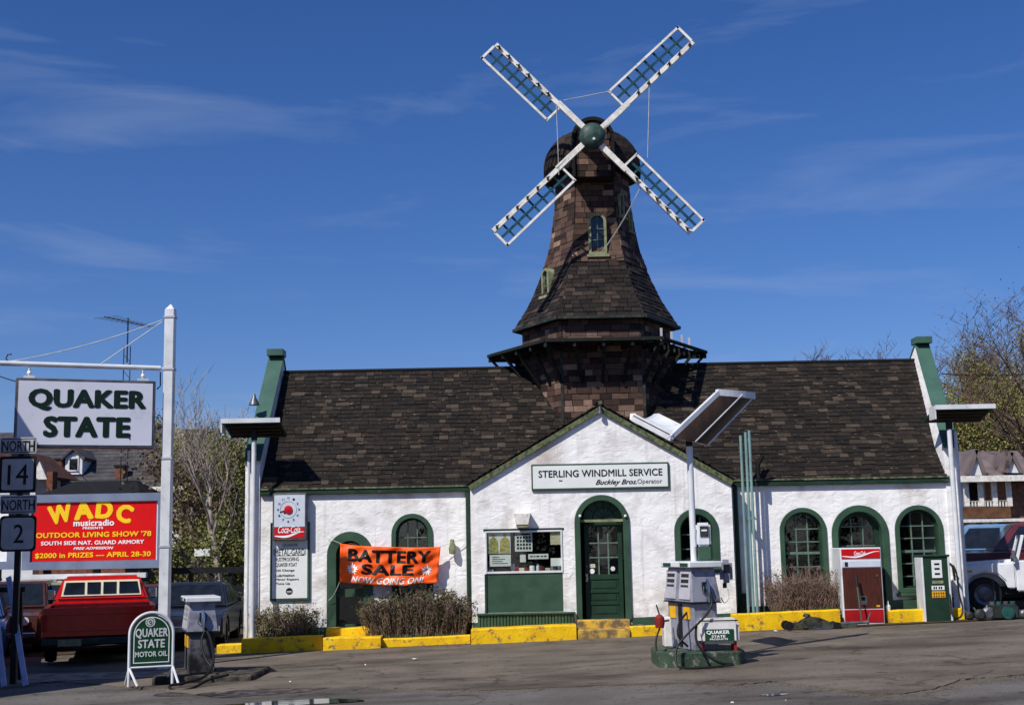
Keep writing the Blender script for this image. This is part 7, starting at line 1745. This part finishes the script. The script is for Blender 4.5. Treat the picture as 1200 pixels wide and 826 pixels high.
# heap of engine parts in front of the jeep
EYp = 24.85; ep = at(1176, 722, EYp); z0 = gz(ep.x)+.01
t = thing('engine_block', 'dark greasy engine block on the ground in front of the jeep wheel', 'engine', (ep.x, EYp, z0))
m = MB(); m.box(ep.x-.28, ep.x+.25, EYp-.16, EYp+.2, z0, z0+.26); m.build('block', 'dark_metal', t, bevel=.03)
for k in range(4): MB().cyl((ep.x-.2+k*.13, EYp, z0+.262), .05, 0, .06, 12).build('cylinder_head', 'junk_teal' if k % 2 else 'steel', t)
MB().cyl((ep.x+.02, EYp-.17, z0+.12), .12, -.04, 0, 18, 'y').build('flywheel', 'junk_teal', t)
rj = random.Random(8)
for k, (u, mm, lab) in enumerate(((1138, 'dark_metal', 'black gear housing nearest the corner pole'), (1147, 'dark_metal', 'dark round casting below the jeep bumper'), (1157, 'steel', 'grey round pulley on the ground below the jeep fender'), (1166, 'black_metal', 'black round casting just left of the engine block'), (1190, 'junk_teal', 'teal green casting right of the engine block'), (1198, 'steel', 'grey casting at the right edge on the ground'))):
    p = at(u, 722, EYp-.05); zz = gz(p.x)+.01; r_ = rj.uniform(.07, .12)
    t = thing('engine_part', lab, 'engine part', (p.x, EYp, zz))
    MB().lathe([(.0001, -.06), (r_*.6, -.06), (r_, -.03), (r_, .04), (r_*.5, .07), (.0001, .07)], (p.x, EYp-.05+rj.uniform(-.1, .1), zz+r_), 14, 'y').build('casting', mm, t); MB().tube([(p.x, EYp, zz+r_), (p.x+rj.uniform(-.12, .12), EYp+.02, zz+r_*2.2)], .018, 6).build('shaft', 'steel', t)

# ------------------------------------------------------------------ cables, litter, small sign
def cable(a, b, label, r=.012, sag=.2):
    m = MB(); wire(m, a, b, r, sag, 14); tag(m.build('cable', 'black_metal'), label, 'cable')
cable(at(1104, 438, 40), at(1260, 433, 38), 'dark utility cable crossing in front of the right-hand trees', .02, .1)
cable(at(196, 640, 34), at(300, 712, 30), 'upper guy wire slanting down behind the left pump', .015, .0)
cable(at(196, 655, 34), at(292, 700, 32), 'lower guy wire crossing behind the left pump', .012, .0)
cable(at(-10, 437, 35), at(46, 452, 34), 'cable running off behind the hanging sign at the left edge', .015, .05)
cable(at(42, 560, 40), at(66, 581, 38), 'short service cable above the billboard at left', .02, .0); cable(at(84, 545, 42), at(118, 580, 38), 'service cable slanting from the dormer to the billboard', .02, .0)
p = at(237, 647, 36); t = thing('small_sign', 'small white sign on a post among the left trees', 'sign', (p.x, 36, gz(p.x))); MB().box(p.x-.22, p.x+.22, 36, 36.03, p.z-.1, p.z+.1).build('board', 'sign_white', t); MB().box(p.x-.025, p.x+.025, 36.03, 36.07, gz(p.x)-.1, p.z+.05).build('post', 'dark_metal', t)
a = at(200, 668, 33.5); b = at(292, 670, 33.5); t = thing('fence', 'dark low fence behind the left pump', 'fence', ((a.x+b.x)/2, 33.5, gz(a.x)))
for k, v in enumerate((668, 690)): z = at(245, v, 33.5).z; MB().box(a.x, b.x, 33.5, 33.56, z-.08, z+.08).build('rail', 'black_metal', t)
for k in range(5): x = a.x+(b.x-a.x)*k/4; MB().box(x-.05, x+.05, 33.561, 33.66, gz(x)-.1, at(245, 664, 33.5).z).build('post', 'black_metal', t)
for k, (u, v, s, lab) in enumerate(((485, 773, .07, 'crumpled white paper scrap on the lot left of centre'), (428, 780, .02, 'tiny white scrap left of the crumpled paper'), (909, 740, .05, 'white scrap on the lot by the trolley jack'), (921, 823, .02, 'white fleck at the bottom right of the centre'), (340, 800, .025, 'white fleck beside the puddle'), (858, 825, .02, 'tiny fleck at the bottom edge'))):
    x, y = gpt(u, v); z = gz(x)+.012; rl = random.Random(k)
    pts_ = [(x+s*cos(a)*rl.uniform(.6, 1.1), y+s*.7*sin(a)*rl.uniform(.6, 1.1), z+rl.uniform(0, .02)) for a in [i*pi/4 for i in range(8)]]
    tag(MB().add(pts_+[(x, y, z+.02)], [(i, (i+1) % 8, 8) for i in range(8)]).build('litter', 'paper'), lab, 'litter')
